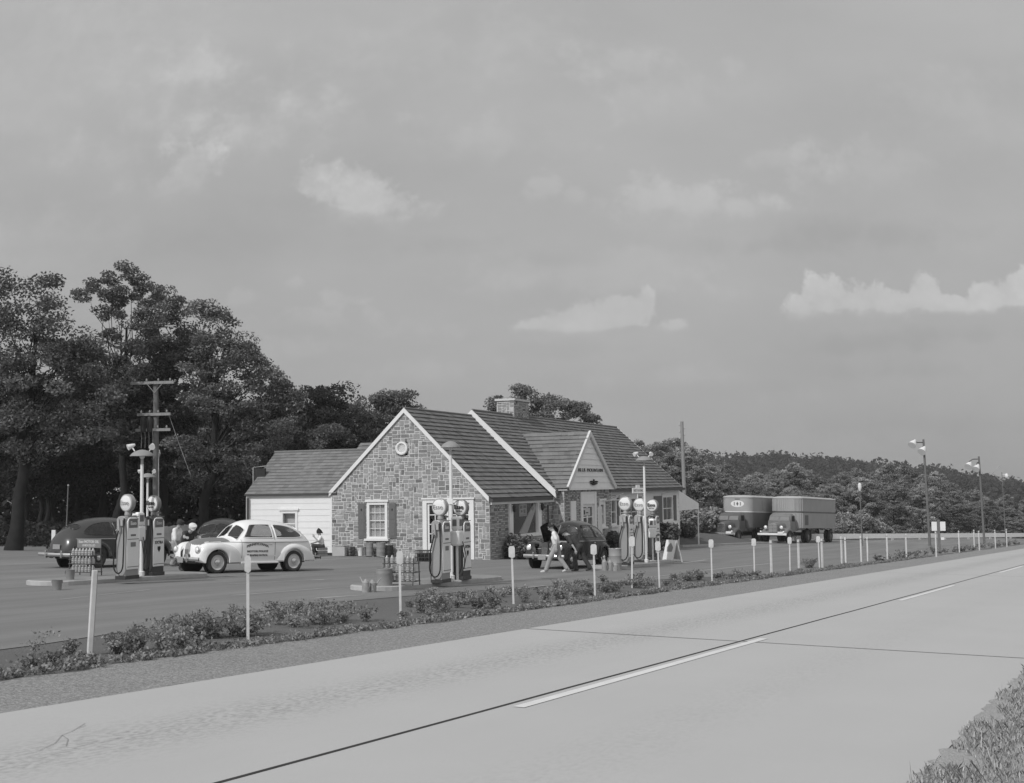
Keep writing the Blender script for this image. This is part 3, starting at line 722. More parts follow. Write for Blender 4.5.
# wide glazed double door on the gable
mb = MB(); tr = .2
def gb(mb, p0, p1, q0, q1, e0, e1, f=GX): mb.prism([(p0, q0), (p1, q0), (p1, q1), (p0, q1)], e0, e1, f)
gb(mb, dy0, dy0 + tr, -.3, dz1, -.1, .06); gb(mb, dy1 - tr, dy1, -.3, dz1, -.1, .06); gb(mb, dy0 + tr, dy1 - tr, dz1 - .16, dz1, -.1, .057); gb(mb, dy0 - .05, dy1 + .05, dz1 + .002, dz1 + .07, -.02, .11)
df = mb.build('door_frame', M['white'], bs)
half = (dy1 - dy0 - 2 * tr) / 2
for k in range(2):
    a0 = dy0 + tr + k * half + .01; a1 = a0 + half - .02; zb = .72; zt = dz1 - .18
    mb = MB(); st = .09
    gb(mb, a0, a0 + st, -.3, zt, -.08, -.02); gb(mb, a1 - st, a1, -.3, zt, -.08, -.02); gb(mb, a0 + st, a1 - st, zt - st, zt, -.08, -.023); gb(mb, a0 + st, a1 - st, -.3, zb, -.08, -.026)
    for q in range(1, 3): c = a0 + st + (a1 - a0 - 2 * st) * q / 3; gb(mb, c - .018, c + .018, zb, zt - st, -.075, -.03)
    for q in range(1, 4): c = zb + (zt - st - zb) * q / 4; gb(mb, a0 + st, a1 - st, c - .018, c + .018, -.074, -.032)
    gb(mb, a0 + st + .08, a1 - st - .08, .0, zb - .12, -.0255, -.016)
    dd = mb.build('door', M['white'], bs)
    mb = MB(); mb.ball((.0, a1 - .05 if k == 0 else a0 + .05, 1.0), .035, 8); mb.build('handle', M['chrome'], dd)
    mb = MB(); mb.quad(GX(a0 + st, zb, -.05), GX(a1 - st, zb, -.05), GX(a1 - st, zt - st, -.05), GX(a0 + st, zt - st, -.05)); mb.build('pane', M['glass'], dd)
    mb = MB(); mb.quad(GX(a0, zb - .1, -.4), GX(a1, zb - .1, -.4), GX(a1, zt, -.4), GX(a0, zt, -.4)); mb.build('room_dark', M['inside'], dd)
# shop window of the front block with its poster, posts and half-drawn awning arm
f0 = FY(0)
mb = MB(); gb(mb, A1, A1 + .42, .7, 2.43, -.1, .08, f0); gb(mb, A2 - .42, A2, .85, 2.43, -.1, .08, f0); gb(mb, A1 + .42, A2 - .42, .85, 1.0, -.1, .09, f0)
sf = mb.build('shop_window', M['cream'], bs)
mb = MB(); mb.quad(f0(A1 + .4, .98, -.05), f0(A2 - .4, .98, -.05), f0(A2 - .4, 2.44, -.05), f0(A1 + .4, 2.44, -.05)); mb.build('pane', M['glass'], sf)
mb = MB(); mb.b2(A1 + .2, A2 - .2, .42, .44, .8, 2.5); mb.build('room_dark', M['inside'], sf)
p0_, pz1 = BPY(519.3, 504.2, .06); p1_, pz0 = BPY(527, 516, .06)
mb = MB(); mb.prism([(p0_, pz0), (p1_, pz0), (p1_, pz1), (p0_, pz1)], -.075, -.065, f0); po = mb.build('poster', M['poster'], sf)
mb = MB()
for k, (a, b, c, d) in enumerate([(.12, .4, .62, .85), (.55, .9, .66, .88), (.2, .42, .32, .5), (.56, .8, .25, .55), (.15, .9, .08, .13)]):
    mb.prism([(p0_ + (p1_ - p0_) * a, pz0 + (pz1 - pz0) * c), (p0_ + (p1_ - p0_) * b, pz0 + (pz1 - pz0) * c), (p0_ + (p1_ - p0_) * b, pz0 + (pz1 - pz0) * d), (p0_ + (p1_ - p0_) * a, pz0 + (pz1 - pz0) * d)], -.0645, -.06, f0)
mb.build('poster_print', M['inkgrey'], po)
a_, az = BPY(534.5, 503, .05); b_, bz = BPY(520.2, 533, .05)
mb = MB(); mb.add([(a_ - .1, .055, 2.4), (a_ + .45, .055, 2.4), (b_ + .9, .055, 1.02), (b_ - .05, .055, 1.02), (a_ - .1, .10, 2.4), (a_ + .45, .10, 2.4), (b_ + .9, .10, 1.02), (b_ - .05, .10, 1.02)], [(0, 1, 2, 3), (4, 5, 6, 7), (0, 1, 5, 4), (1, 2, 6, 5), (2, 3, 7, 6), (3, 0, 4, 7)])
mb.build('curtain', M['curtain'], sf)
for xx in (A1 + .25, A2 - .2):                         # small wall lanterns on the posts
    mb = MB(); mb.lathe([(.001, .22), (.07, .16), (.09, .1), (.075, -.1), (.03, -.16), (.001, -.17)], 8, 0, Matrix.Translation((xx, -.2, 2.2))); mb.b2(xx - .02, xx + .02, -.2, -.08, 2.38, 2.42); mb.build('wall_lantern', M['blacksteel'], sf)
# entrance: frame, door with panes, sidelight window, plank shutter
fe = FY(BY)
mb = MB(); gb(mb, ex0, ex0 + .28, -.9, 2.9, -.1, .07, fe); gb(mb, ex1 - .28, ex1, -.9, 2.9, -.1, .07, fe); gb(mb, ex0 + .28, ex1 - .28, 2.25, 2.9, -.1, .05, fe); gb(mb, ex0 + .28, ex1 - .28, 1.05, 1.15, -.1, -.02, fe)
ef = mb.build('entrance_frame', M['cream'], bs)
mb = MB(); q0, q1 = ex0 + .3, ex1 - .3
for (c, d) in ((q0, q0 + .12), (q1 - .12, q1), ((q0 + q1) / 2 - .06, (q0 + q1) / 2 + .06)): gb(mb, c, d, -.9, 2.24, -.09, -.04, fe)
for (c, d) in ((-.9, -.3), (.95, 1.1), (2.1, 2.24), (1.55, 1.6)): gb(mb, q0 + .12, q1 - .12, c, d, -.088, -.043, fe)
ed = mb.build('entrance_door', M['cream'], bs)
mb = MB(); mb.quad(fe(q0, -.3, -.065), fe(q1, -.3, -.065), fe(q1, 2.2, -.065), fe(q0, 2.2, -.065)); mb.build('pane', M['glass'], ed)
mb = MB(); gb(mb, q0 + .2, q1 - .5, 1.65, 2.05, -.042, -.03, fe); mb.build('notice', M['poster'], ed)
mb = MB(); gb(mb, q0 + .3, q0 + .5, 1.72, 1.95, -.0295, -.026, fe); gb(mb, q0 + .65, q0 + 1.0, 1.78, 1.83, -.0295, -.026, fe); mb.build('notice_print', M['ink'], ed)
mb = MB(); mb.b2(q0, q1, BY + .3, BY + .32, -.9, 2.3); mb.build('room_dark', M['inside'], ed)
mb = MB(); gb(mb, l0, l1, .9, 2.45, -.05, .06, fe); gb(mb, l0 + .1, l1 - .1, 1.0, 2.35, .0605, .066, fe); mb.build('plank_shutter', M['cream'], bs)
sash(bs, 0, fe, s0, s1, 1.0, 2.4, 1, 2, fm='cream', trim=.22)
mb = MB(); mb.add([(ex1 + .02, BY - .1, -.9), (ex1 + .06, BY - .1, -.9), (ex1 + .12, BY - .32, -.9), (ex1 + .08, BY - .32, -.9), (ex1 + .02, BY - .1, 2.1), (ex1 + .06, BY - .1, 2.1), (ex1 + .12, BY - .32, 2.1), (ex1 + .08, BY - .32, 2.1)], [(0, 1, 2, 3), (4, 5, 6, 7), (0, 1, 5, 4), (1, 2, 6, 5), (2, 3, 7, 6), (3, 0, 4, 7)])
mb.build('screen_door', M['white'], bs)
mb = MB(); mb.cyl((bx1 - .5, BY - .05, 2.45), (bx1 - .5, BY - .9, 2.75), .025, n=6); mb.cyl((bx1 - 1.6, BY - .1, 2.4), (bx1 + .2, BY - .9, 2.42), .03, n=6); mb.b2(bx1 + .1, bx1 + .32, BY - 1.0, BY - .8, 2.3, 2.52); mb.build('flood_bracket', M['offwhite'], bs)
# clapboard wing at the far end of the front
XE = BPY(678, 487, 0)[0]; CW = FY(-.02)
def rw(px): return BPY(px, 505, 0)[0]
wins = [(rw(609.5), rw(615.5), .95, 2.5), (rw(618.5), rw(637.5), .75, 2.55), (rw(661.5), rw(672), .85, 2.55)]
ops = [(a - .05, b + .05, c - .05, d + .05) for a, b, c, d in wins]
mb = MB(); clapboard(mb, [(bx1, -.05), (XE, -.05), (XE, 2.98), (bx1, 2.98)], ops, CW, course=.3, lip=.035)
mb.b2(bx1, XE, -.02, .02, 2.62, 2.98); mb.b2(XE - .14, XE + .05, -.06, .1, -.05, 2.97)
mb.prism([(0.0, -.05), (8.2, -.05), (8.2, 3.1), (BAp[0], 6.95), (0, 3.0)], XE - .05, XE, lambda a, b, d: (d, a, b))
mb.build('clapboard_wall', M['cream'], bs)
mb = MB(); mb.b2(bx1 - .1, XE + .02, -.01, .1, -1.6, -.052); mb.b2(XE - .05, XE + .02, .1, 8.2, -1.6, -.052); mb.build('foundation', M['mortar'], bs)
for k, (a, b, c, d) in enumerate(wins): sash(bs, 0, CW, a, b, c, d, (1, 3, 2)[k], 2, fm='cream', trim=.16)
for (a, b) in ((rw(616), rw(618.2)), (rw(638), rw(640.5)), (rw(653), rw(660.8)), (rw(672.6), rw(675.2))):
    mb = MB(); gb(mb, a, b, .85, 2.5, .035, .07, CW); mb.build('shutter', M['shutter'], bs)
# canvas awning on the far gable
mb = MB(); aw = [(XE + .1, 2.75), (XE + 3.6, 1.95)]
for yy0, yy1 in ((.2, 3.4),):
    mb.add([(XE + .1, yy0, 2.95), (XE + 6.0, yy0, 1.85), (XE + 6.0, yy1, 1.85), (XE + .1, yy1, 2.95), (XE + .1, yy0, 2.7), (XE + 6.0, yy0, 1.45), (XE + 6.0, yy1, 1.45), (XE + .1, yy1, 2.0), (XE + .1, yy0, 1.45)],
           [(0, 1, 2, 3), (1, 5, 6, 2), (0, 8, 5, 1)])
    for yy in (yy0 + .05, yy1 - .05): mb.cyl((XE + 5.9, yy, -1.6), (XE + 5.9, yy, 1.6), .05, n=6)
mb.build('awning', M['cream'], bs)
# white wing behind the front block
WA, WB_ = BPX(332, 520, .03)[0], BPX(247.5, 520, .03)[0]
wo0, wzz1 = BPX(297.5, 510.5, 0); wo1, wzz0 = BPX(280.5, 536, 0)
WZ = 3.05; WR = 5.1
mb = MB(); GW = lambda a, b, d: (.04 - d, a, b)
wz0_ = BPX(290, 552.5, 0)[1]
clapboard(mb, [(WA + .01, wz0_), (WB_, wz0_), (WB_, WZ), (WA + .01, WZ)], [(wo0, wo1, wzz0, wzz1)], GW, course=.29, lip=.016)
clapboard(mb, [(.04, wz0_), (4.9, wz0_), (4.9, WZ), (2.5, WR - .1), (.04, WZ)], [], lambda a, b, d: (a, WB_ + d, b), course=.29)
mb.b2(.0, .07, WB_ - .1, WB_ + .06, wz0_, WZ - .01); mb.b2(.0, .06, WA - .02, WA + .1, wz0_, WZ - .01)
mb.b2(.3, 4.8, WA, WB_ - .08, wz0_, WZ - .1)
mb.build('clapboard_wall', M['whitewall'], bs)
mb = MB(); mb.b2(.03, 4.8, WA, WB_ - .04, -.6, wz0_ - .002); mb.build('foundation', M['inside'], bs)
sash(bs, 0, GW, wo0, wo1, wzz0, wzz1, 1, 2, trim=.13, curtain=False)
mb = MB()
shingles(mb, (-.10, WA - .3, WZ - .02), (-.10, WB_ + .06, WZ - .02), (2.5, WA - .5, WR), (2.5, WB_ + .06, WR), 14, seed=41, lip=.028)
shingles(mb, (5.2, WA - .3, WZ - .12), (5.2, WB_ + .25, WZ - .12), (2.5, WA - .5, WR), (2.5, WB_ + .06, WR), 12, seed=42)
mb.tube([(2.5, 7, WR + .03), (2.5, WB_ + .1, WR + .03)], .06, 6)
mb.build('roof', M['slate'], bs)
mb = MB(); mb.b2(-.16, -.06, WA + .1, WB_ + .06, WZ - .08, WZ - .01); mb.cyl((-.1, WB_ - .1, WZ - .2), (-.1, WB_ - .1, -.3), .055, n=8); mb.build('gutter', M['trimdark'], bs)
# rear ell whose roof shows behind the wing
mb = MB(); shingles(mb, (3.4, 5, 3.4), (3.4, 10.0, 3.4), (6, 5, 5.6), (6, 10.0, 5.6), 12, seed=51); shingles(mb, (8.6, 5, 3.4), (8.6, 10.0, 3.4), (6, 5, 5.6), (6, 10.0, 5.6), 8, seed=52)
rr = mb.build('roof', M['slate'], bs)
mb = MB(); mb.prism([(3.6, -.6), (8.4, -.6), (8.4, 3.4), (6, 5.45), (3.6, 3.4)], 8.2, 9.9, lambda a, b, d: (a, d, b)); mb.build('rear_wall', M['whitewall'], bs)
# hanging lamp bracket at the far corner of the wing
bk = bworld(2.0, WB_ + .6)
# ------------------------------------------------------------------ pump islands and pumps
M['pumplight'] = mat('pale_pump_enamel', .30, .35, .05, 3, spec=.5)
M['pumpmid'] = mat('mid_pump_enamel', .20, .35, .05, 3, spec=.5)
M['pumpdark'] = mat('dark_pump_enamel', .045, .35, .06, 3, spec=.5)
M['pumpface'] = mat('white_pump_enamel', .80, .3, .02, 3, spec=.5)
M['globe'] = mat('milk_glass', .72, .6, .02, 3, spec=.2)
M['dial'] = mat('pump_dial', .16, .4, .1, 6)
M['islandtop'] = mat('island_concrete', .26, .9, .12, 2, spec=.15)
def uv(p, a, b): return (p[0] + a * UX - b * UY, p[1] + a * UY + b * UX)      # a along the island, b behind it
def onground(p, h=0.0): return (p[0], p[1], gz(*p) + h)
YAW = pi / 2 - BE
IH = .13
def island(p, ln, wd):
    r = wd / 2; pts = [(ln / 2 - r + r * cos(t), r * sin(t)) for t in [radians(-90 + 15 * k) for k in range(13)]] + [(-ln / 2 + r + r * cos(t), r * sin(t)) for t in [radians(90 + 15 * k) for k in range(13)]]
    o3 = p; z0 = gz(*p); V = []
    n = len(pts)
    for (k, dz) in ((1, -.15), (1, IH - .02), (.975, IH)):
        for a, b in pts:
            q = uv(p, a * k, b * k); V.append((a * k, b * k, gz(*q) - z0 + dz))
    Fs = [tuple(range(2 * n, 3 * n))] + [(i, (i + 1) % n, n + (i + 1) % n, n + i) for i in range(n)] + [(n + i, n + (i + 1) % n, 2 * n + (i + 1) % n, 2 * n + i) for i in range(n)]
    mb = MB(); mb.add(V, Fs, 0); 
    for i in range(1, len(mb.f)): mb.m[i] = 1
    o = mb.build('pump_island', [M['islandtop'], M['concrete_kerb']], loc=(p[0], p[1], z0), rz=YAW); tag(o, kind='structure'); return o
pl0 = P2(62, 586.5); island(uv(pl0, 3.15, .72), 6.7, 1.35)
pm0 = P2(391, 592); island(uv(pm0, 3.7, .72), 7.6, 1.4)
pr0 = P2(619, 569.5); island(uv(pr0, 4.1, .7), 8.4, 1.35)

PW, PD, PH = .52, .31, 1.62                       # along the island, across it, body height
def make_pump(label, side, dark, grp='petrol pumps on the islands'):
    t = thing('petrol_pump', label, 'petrol pump', group=grp)
    prof = [(-PD / 2, 0), (PD / 2, 0), (PD / 2, PH - .08), (PD / 2 - .05, PH - .02), (PD / 2 - .12, PH), (-PD / 2 + .12, PH), (-PD / 2 + .05, PH - .02), (-PD / 2, PH - .08)]
    mb = MB(); mb.prism([(y, z) for y, z in prof], -PW / 2, PW / 2, lambda a, b, d: (d, a, .06 + b)); body = mb.build('body', M[side], t, bevel=.02)
    mb = MB(); mb.b2(-PW / 2 - .02, PW / 2 + .02, -PD / 2 - .02, PD / 2 + .02, 0, .10); mb.build('base', M['pumpdark'], t, bevel=.01)
    # tall white face towards the road
    fp = [(-PW / 2 + .03, .26), (PW / 2 - .03, .26), (PW / 2 - .03, PH - .10), (PW / 2 - .09, PH - .01), (PW / 2 - .16, PH + .02), (-PW / 2 + .16, PH + .02), (-PW / 2 + .09, PH - .01), (-PW / 2 + .03, PH - .10)]
    mb = MB(); mb.prism(fp, .003, .035, lambda a, b, d: (a, -PD / 2 - d, b)); fpn = mb.build('face_panel', M['pumpface'], t, bevel=.012)
    for z in (1.06, 1.66, .33): mb = MB(); mb.b2(-PW / 2 + .035, PW / 2 - .035, -PD / 2 - .039, -PD / 2 - .0355, z - .009, z + .009); mb.build('face_seam', M['dial'], fpn)
    mb = MB(); mb.b2(-.17, .17, -PD / 2 - .041, -PD / 2 - .036, 1.36, 1.60); mb.build('dial', M['dial'], fpn)
    mb = MB(); mb.b2(-.08, .08, -PD / 2 - .041, -PD / 2 - .036, 1.74, 1.79); mb.build('maker_plate', M['dial'], fpn)
    mb = MB(); mb.b2(-.1, .1, -PD / 2 - .041, -PD / 2 - .036, 1.14, 1.19); mb.build('price_plate', M['dial'], fpn)
    mb = MB(); TX = Matrix.Translation((0, -PD / 2 - .043, 1.48)) @ Matrix.Rotation(pi / 2, 4, 'X')
    mb.text('Esso', .13, TX, bold=.004, ext=.002); mb.build('dial_lettering', M['poster'] if dark else M['globe'], fpn)
    mb = MB()
    if dark:
        mb.prism([(-.06, .82), (.06, .82), (.06, .74), (0, .66), (-.06, .74)], .036, .041, lambda a, b, d: (a, -PD / 2 - d, b))
        TX = Matrix.Translation((0, -PD / 2 - .038, .93)) @ Matrix.Rotation(pi / 2, 4, 'X'); mb.text('EXTRA', .11, TX, bold=.004, ext=.002)
    else: mb.b2(-.1, .1, -PD / 2 - .041, -PD / 2 - .036, .86, .98)
    mb.build('badge', M['ink'] if dark else M['inkgrey'], fpn)
    # globe facing along the island
    gc = PH + .06 + .345; mb = MB(); GXm = Matrix.Translation((0, 0, gc)) @ Matrix.Rotation(pi / 2, 4, 'Y')
    mb.lathe([(.205, -.08), (.235, -.065), (.24, 0), (.235, .065), (.205, .08)], 28, 0, GXm); mb.lathe([(.07, 0), (.09, .04), (.075, .12), (.06, .17)], 12, 0, Matrix.Translation((0, 0, PH + .05)))
    gl = mb.build('globe', M['pumplight' if not dark else 'pumpmid'], t); gl.rotation_euler.z = -.14
    for sg in (-1, 1):
        mb = MB(); mb.lathe([(.0001, sg * .118), (.08, sg * .112), (.15, sg * .099), (.207, sg * .075)], 28, 0, GXm); mb.build('lens', M['globe'], gl)
        mb = MB(); TX = Matrix.Translation((sg * .128, 0, gc + (.02 if dark else 0))) @ Matrix.Rotation(sg * pi / 2, 4, 'Z') @ Matrix.Rotation(pi / 2, 4, 'X')
        mb.text('Esso', .17, TX, bold=.004 if dark else -.002, ext=.006, width=.31)
        if dark: mb.text('EXTRA', .05, TX @ Matrix.Translation((0, -.115, -.012)), bold=.0, ext=.006, width=.2)
        mb.build('lettering', M['ink'] if dark else M['inkgrey'], gl)
    # nozzle and hose on the side facing the traffic
    mb = MB(); mb.b2(-PW / 2 - .05, -PW / 2 - .001, -.09, .09, 1.42, 1.58); mb.cyl((-PW / 2 - .08, .0, 1.30), (-PW / 2 - .08, .02, 1.62), .028, .018, 8); mb.cyl((-PW / 2 - .1, .0, 1.36), (-PW / 2 - .1, .09, 1.30), .014, n=6)
    mb.build('nozzle', M['steel'], t)
    pts = []
    for k in range(25):
        a = pi * k / 24; pts.append((-PW / 2 - .06 - .05 * sin(a), -.13 * cos(a) * (1 if True else 0), .62 + .66 * (1 - 1.75 * sin(a)) + (.30 * (k / 24 - .5))))
    pts = [(-PW / 2 - .02, -.12, 1.62)] + [(-PW / 2 - .07, -.15, 1.3)] + [(-PW / 2 - .09, -.17, .9)] + [(-PW / 2 - .1, -.16 * cos(pi * k / 10), .42 - .25 * sin(pi * k / 10)) for k in range(11)] + [(-PW / 2 - .09, .13, .9), (-PW / 2 - .08, .05, 1.2), (-PW / 2 - .08, .01, 1.34)]
    mb = MB(); mb.tube(pts, .019, 7); mb.build('hose', M['rubber'], t)
    return t
def corner(px, py): return uv(P2(px, py), PW / 2, PD / 2)
pa = make_pump('pale sided petrol pump beside the rear of the dark sedan', 'pumplight', False)
pb = make_pump('dark sided petrol pump between the dark sedan and the white police car', 'pumpdark', True)
def setat(o, p): o.location = onground(p, IH); o.rotation_euler.z = YAW
setat(pa, corner(125.2, 584.5)); setat(pb, corner(151.7, 580.5))
for src, c, lab in ((pa, (442, 588), 'pale sided petrol pump with hanging hoses behind the rack of oil cans'), (pb, (463, 584.8), 'dark sided petrol pump in front of the glazed double door'),
                    (pa, (628.6, 568.4), 'pale sided petrol pump with a long looped hose, beside the drum'), (pa, (643, 565.6), 'petrol pump with cans stacked at its side, middle of three by the lamp'), (pb, (655.6, 563.2), 'dark sided petrol pump beside the folding easel sign')):
    dup(src, onground(corner(*c), IH), YAW, lab, 1.16 if c[0] > 600 else None)
# air and water stands between the pumps
def air_stand(p, label):
    t = thing('air_stand', label, 'air stand', onground(p, IH), YAW, 'air and water stands')
    mb = MB(); mb.cyl((0, 0, 0), (0, 0, 1.2), .035, n=10); mb.lathe([(.12, 0), (.12, .03), (.04, .06)], 14); mb.build('post', M['white'], t)
    mb = MB(); mb.b2(-.165, .165, -.14, .14, .98, 1.40); mb.build('cabinet', M['pumpface'], t, bevel=.05)
    mb = MB(); mb.b2(-.14, .14, -.12, .12, 1.402, 1.78); mb.build('meter_box', M['pumpface'], t, bevel=.05)
    mb = MB(); mb.b2(-.08, .08, -.13, -.121, 1.52, 1.70); mb.build('meter_window', M['dial'], t); mb = MB(); mb.b2(-.15, -.141, -.06, .06, 1.52, 1.70); mb.build('meter_window', M['dial'], t)
    mb = MB(); mb.tube([(.0, -.17, 1.1), (.05, -.25, .7), (.0, -.2, .35), (-.06, -.25, .6), (-.05, -.17, 1.0)], .013, 6); mb.build('air_hose', M['rubber'], t)
for c, lab in (((137.8, 581.5), 'white air stand between the two pumps behind the dark sedan'), ((457.5, 586.6), 'white air stand with meter box between the two middle pumps'), ((653.2, 564.4), 'white air stand beside the lamp post of the three pump island')):
    air_stand(P2(*c), lab)
M['shade'] = mat('lamp_shade_enamel', .26, .5, .06, 4)
M['railwhite'] = mat('guard_rail_whitewash', .92, .8, .02, 4)
# shaded lamp posts on the islands
def station_lamp(p, H, label, spots=True, sc=1.0, up=IH):
    t = thing('lamp_post', label, 'lamp post', onground(p, up), YAW, 'shaded lamp posts on the pump islands')
    mb = MB(); mb.tube([(0, 0, 0), (0, 0, .12), (0, 0, .14), (0, 0, H - .25)], [.09, .09, .052, .045], 12); mb.build('pole', M['white'], t)
    mb = MB(); mb.cyl((0, 0, H - .27), (0, 0, H - .02), .04, n=10); mb.build('neck', M['steel'], t)
    mb = MB(); mb.lathe([(.34 * sc, -.02), (.335 * sc, 0), (.27 * sc, .07), (.17 * sc, .125), (.08 * sc, .155), (.0001, .165)], 26, 0, Matrix.Translation((0, 0, H))); mb.lathe([(.32 * sc, -.012), (.25 * sc, .055), (.001, .13)], 26, 0, Matrix.Translation((0, 0, H)))
    mb.build('lamp_shade', M['shade'], t)
    mb = MB(); mb.ball((0, 0, H - .01), (.08, .08, .1), 10); mb.build('bulb', M['globe'], t)
    if spots:
        for sx, sy in ((-.1, .3), (.12, -.26)):
            mb = MB(); d = Vector((-.5, sy * 1.2, -.25)).normalized(); c = Vector((sx, sy, H + .27))
            mb.tube([c - d * .11, c - d * .06, c + d * .04, c + d * .11], [.03, .05, .075, .09], 12); mb.cyl((sx, sy * .6, H + .12), c, .018, n=6); mb.build('floodlight', M['white'], t)
    return t
station_lamp(P2(141.2, 580.6), 3.38, 'shaded lamp post with two floodlights, standing between the pumps behind the dark sedan')
q = at_depth(147.5, 500, 55); station_lamp((q[0], q[1]), 3.45, 'farther shaded lamp post, half hidden by the dark utility pole', up=0)
station_lamp(P2(452.0, 584.6), 3.74, 'white lamp post with a plain shade in front of the stone gable', spots=False, sc=.82)
station_lamp(P2(646.3, 565.6), 4.18, 'shaded lamp post with two floodlights beside the three pumps')
# small signs on posts
t = thing('rest_room_sign', 'white stepped board on a thin post beside the lamp of the three pumps', 'sign', onground(P2(639.5, 564.5), IH), YAW)
mb = MB(); mb.cyl((0, .02, 0), (0, .02, 3.0), .022, n=8); mb.build('post', M['white'], t)
PRr = Matrix.Rotation(-.55, 4, 'Z')
mb = MB(); mb.b2(-.30, .30, -.02, .02, 2.84, 3.06, X=PRr); mb.b2(-.10, .10, -.02, .02, 3.061, 3.18, X=PRr); mb.build('board', M['white'], t)
mb = MB(); mb.text('REST ROOMS', .13, PRr @ Matrix.Translation((0, -.023, 2.95)) @ Matrix.Rotation(pi / 2, 4, 'X'), bold=.003, ext=.002, width=.5); mb.build('lettering', M['inkgrey'], t)
t = thing('small_sign', 'small blank white card hung on the lamp post before the stone gable', 'sign', onground(uv(P2(452.0, 584.6), -.06, .0), IH), YAW)
mb = MB(); mb.b2(-.02, .0, -.09, .09, 2.12, 2.27); mb.build('card', M['white'], t); mb = MB(); mb.b2(0.001, .06, -.02, .02, 2.18, 2.24); mb.build('bracket', M['steel'], t)

# ------------------------------------------------------------------ oil racks, bottles, cans, buckets, drums
M['tin'] = mat('tin_can', .32, .45, .15, 10, metal=.2)
M['pail'] = mat('zinc_pail', .27, .5, .15, 5, metal=.2)
M['drum'] = mat('painted_drum', .24, .55, .15, 3)
M['wirerack'] = mat('rack_iron', .09, .5, .1, 6)
def frame_rack(p, label, sign, rz):
    t = thing('bottle_rack', label, 'rack', onground(p, IH), rz)
    mb = MB()
    for sx in (-.42, .42):
        for sy in (-.2, .2): mb.cyl((sx, sy, 0), (sx, sy * .7, 1.0), .016, n=6)
    mb.build('upright', M['wirerack'], t) if False else None
    for sx in (-.42, .42):
        for sy in (-.2, .2):
            m2 = MB(); m2.cyl((sx, sy, 0), (sx, sy * .7, .70 if not (sign and sy > 0) else .92), .016, n=6); m2.build('leg', M['wirerack'], t)
    for z in (.10, .33, .56):
        m2 = MB(); m2.tube([(-.44, -.2, z), (.44, -.2, z), (.44, .2, z), (-.44, .2, z), (-.44, -.2, z)], .011, 6); m2.tube([(-.44, -.2, z + .12), (.44, -.2, z + .12)], .008, 6)
        for k in range(9): m2.cyl((-.4 + .1 * k, -.2, z), (-.4 + .1 * k, .2, z), .006, n=5)
        m2.build('shelf', M['wirerack'], t)
    if sign:
        m2 = MB(); m2.b2(-.46, .46, .12, .15, .76, 1.0); sb = m2.build('signboard', M['pumpmid'], t, bevel=.008)
        m2 = MB(); TX = Matrix.Translation((0, .117, .93)) @ Matrix.Rotation(pi / 2, 4, 'X')
        m2.text('Esso MOTOR OIL', .1, TX, bold=.003, ext=.002, width=.78); m2.text('UNEXCELLED', .085, TX @ Matrix.Translation((0, -.1, 0)), bold=.002, ext=.002, width=.5); m2.build('lettering', M['poster'], sb)
    return t
mbq = MB(); mbq.lathe([(.0001, 0), (.05, 0), (.053, .02), (.053, .12), (.024, .17), (.019, .2), (.0001, .2)], 9)
def row_bottles(p, rz, z, y, n, label, grp, state={}):
    for k in range(n):
        x = -.38 + .76 * k / (n - 1); c, s = cos(rz), sin(rz); q = (p[0] + c * x - s * y, p[1] + s * x + c * y)
        if 'src' not in state:
            o = mbq.build('oil_bottle', M['bottleglass']); state['src'] = o
        else: o = state['src'].copy(); COL.objects.link(o)
        o.location = (q[0], q[1], gz(*p) + IH + z + .012); o.rotation_euler = (0, 0, R.uniform(0, 6)); tag(o, label, 'oil bottle', grp)
        o.scale = (1, 1, R.uniform(.92, 1.05))
rl_ = uv(P2(86, 580.5), .1, .12); rzl = -radians(28)
frame_rack(rl_, 'wire rack of oil bottles with a lettered board, beside the dark sedan', True, rzl)
for z, nm in ((.10, 'bottom'), (.33, 'middle'), (.56, 'top')): row_bottles(rl_, rzl, z, -.08, 7, 'glass oil bottle in the %s row of the rack with a lettered board' % nm, 'oil bottles in the %s row of the lettered rack' % nm)
rm_ = uv(P2(405, 590.5), .1, .15); rzm = -radians(22)
frame_rack(rm_, 'wire rack of oil bottles without a board, between the drum and the pumps', False, rzm)
for z, nm in ((.10, 'bottom'), (.33, 'middle'), (.56, 'top')): row_bottles(rm_, rzm, z, -.08, 6, 'glass oil bottle in the %s row of the rack next to the drum' % nm, 'oil bottles in the %s row of the rack without a board' % nm)
t = thing('wire_basket', 'dark wire basket on thin legs between the oil rack and the pale pump', 'basket', onground(uv(P2(430, 586.5), .1, .2), IH), -radians(20))
mb = MB()
for k in range(9):
    x = -.22 + .055 * k; mb.cyl((x, -.15, .55), (x, -.15, .84), .008, n=5); mb.cyl((x, .15, .55), (x, .15, .84), .008, n=5)
for z in (.55, .65, .75, .84): mb.tube([(-.23, -.15, z), (.23, -.15, z), (.23, .15, z), (-.23, .15, z), (-.23, -.15, z)], .009, 5)
mb.b2(-.22, .22, -.14, .14, .54, .56); mb.build('basket', M['blacksteel'], t)
for sx in (-.18, .18): mb = MB(); mb.cyl((sx, 0, 0), (sx, 0, .54), .012, n=6); mb.build('leg', M['blacksteel'], t)
for k in range(4):
    mb = MB(); mb.lathe([(.0001, 0), (.048, 0), (.05, .01), (.05, .2), (.048, .21), (.0001, .21)], 10); o = mb.build('oil_can', M['blacksteel']) if k == 0 else o.copy()
    if k: COL.objects.link(o)
    b = uv(P2(430, 586.5), .1, .2); o.location = (b[0] - .15 + .1 * k, b[1] + .03 * k - .05, gz(*b) + IH + .562); tag(o, 'dark oil can standing in the wire basket beside the pump', 'oil can', 'dark oil cans in the wire basket')

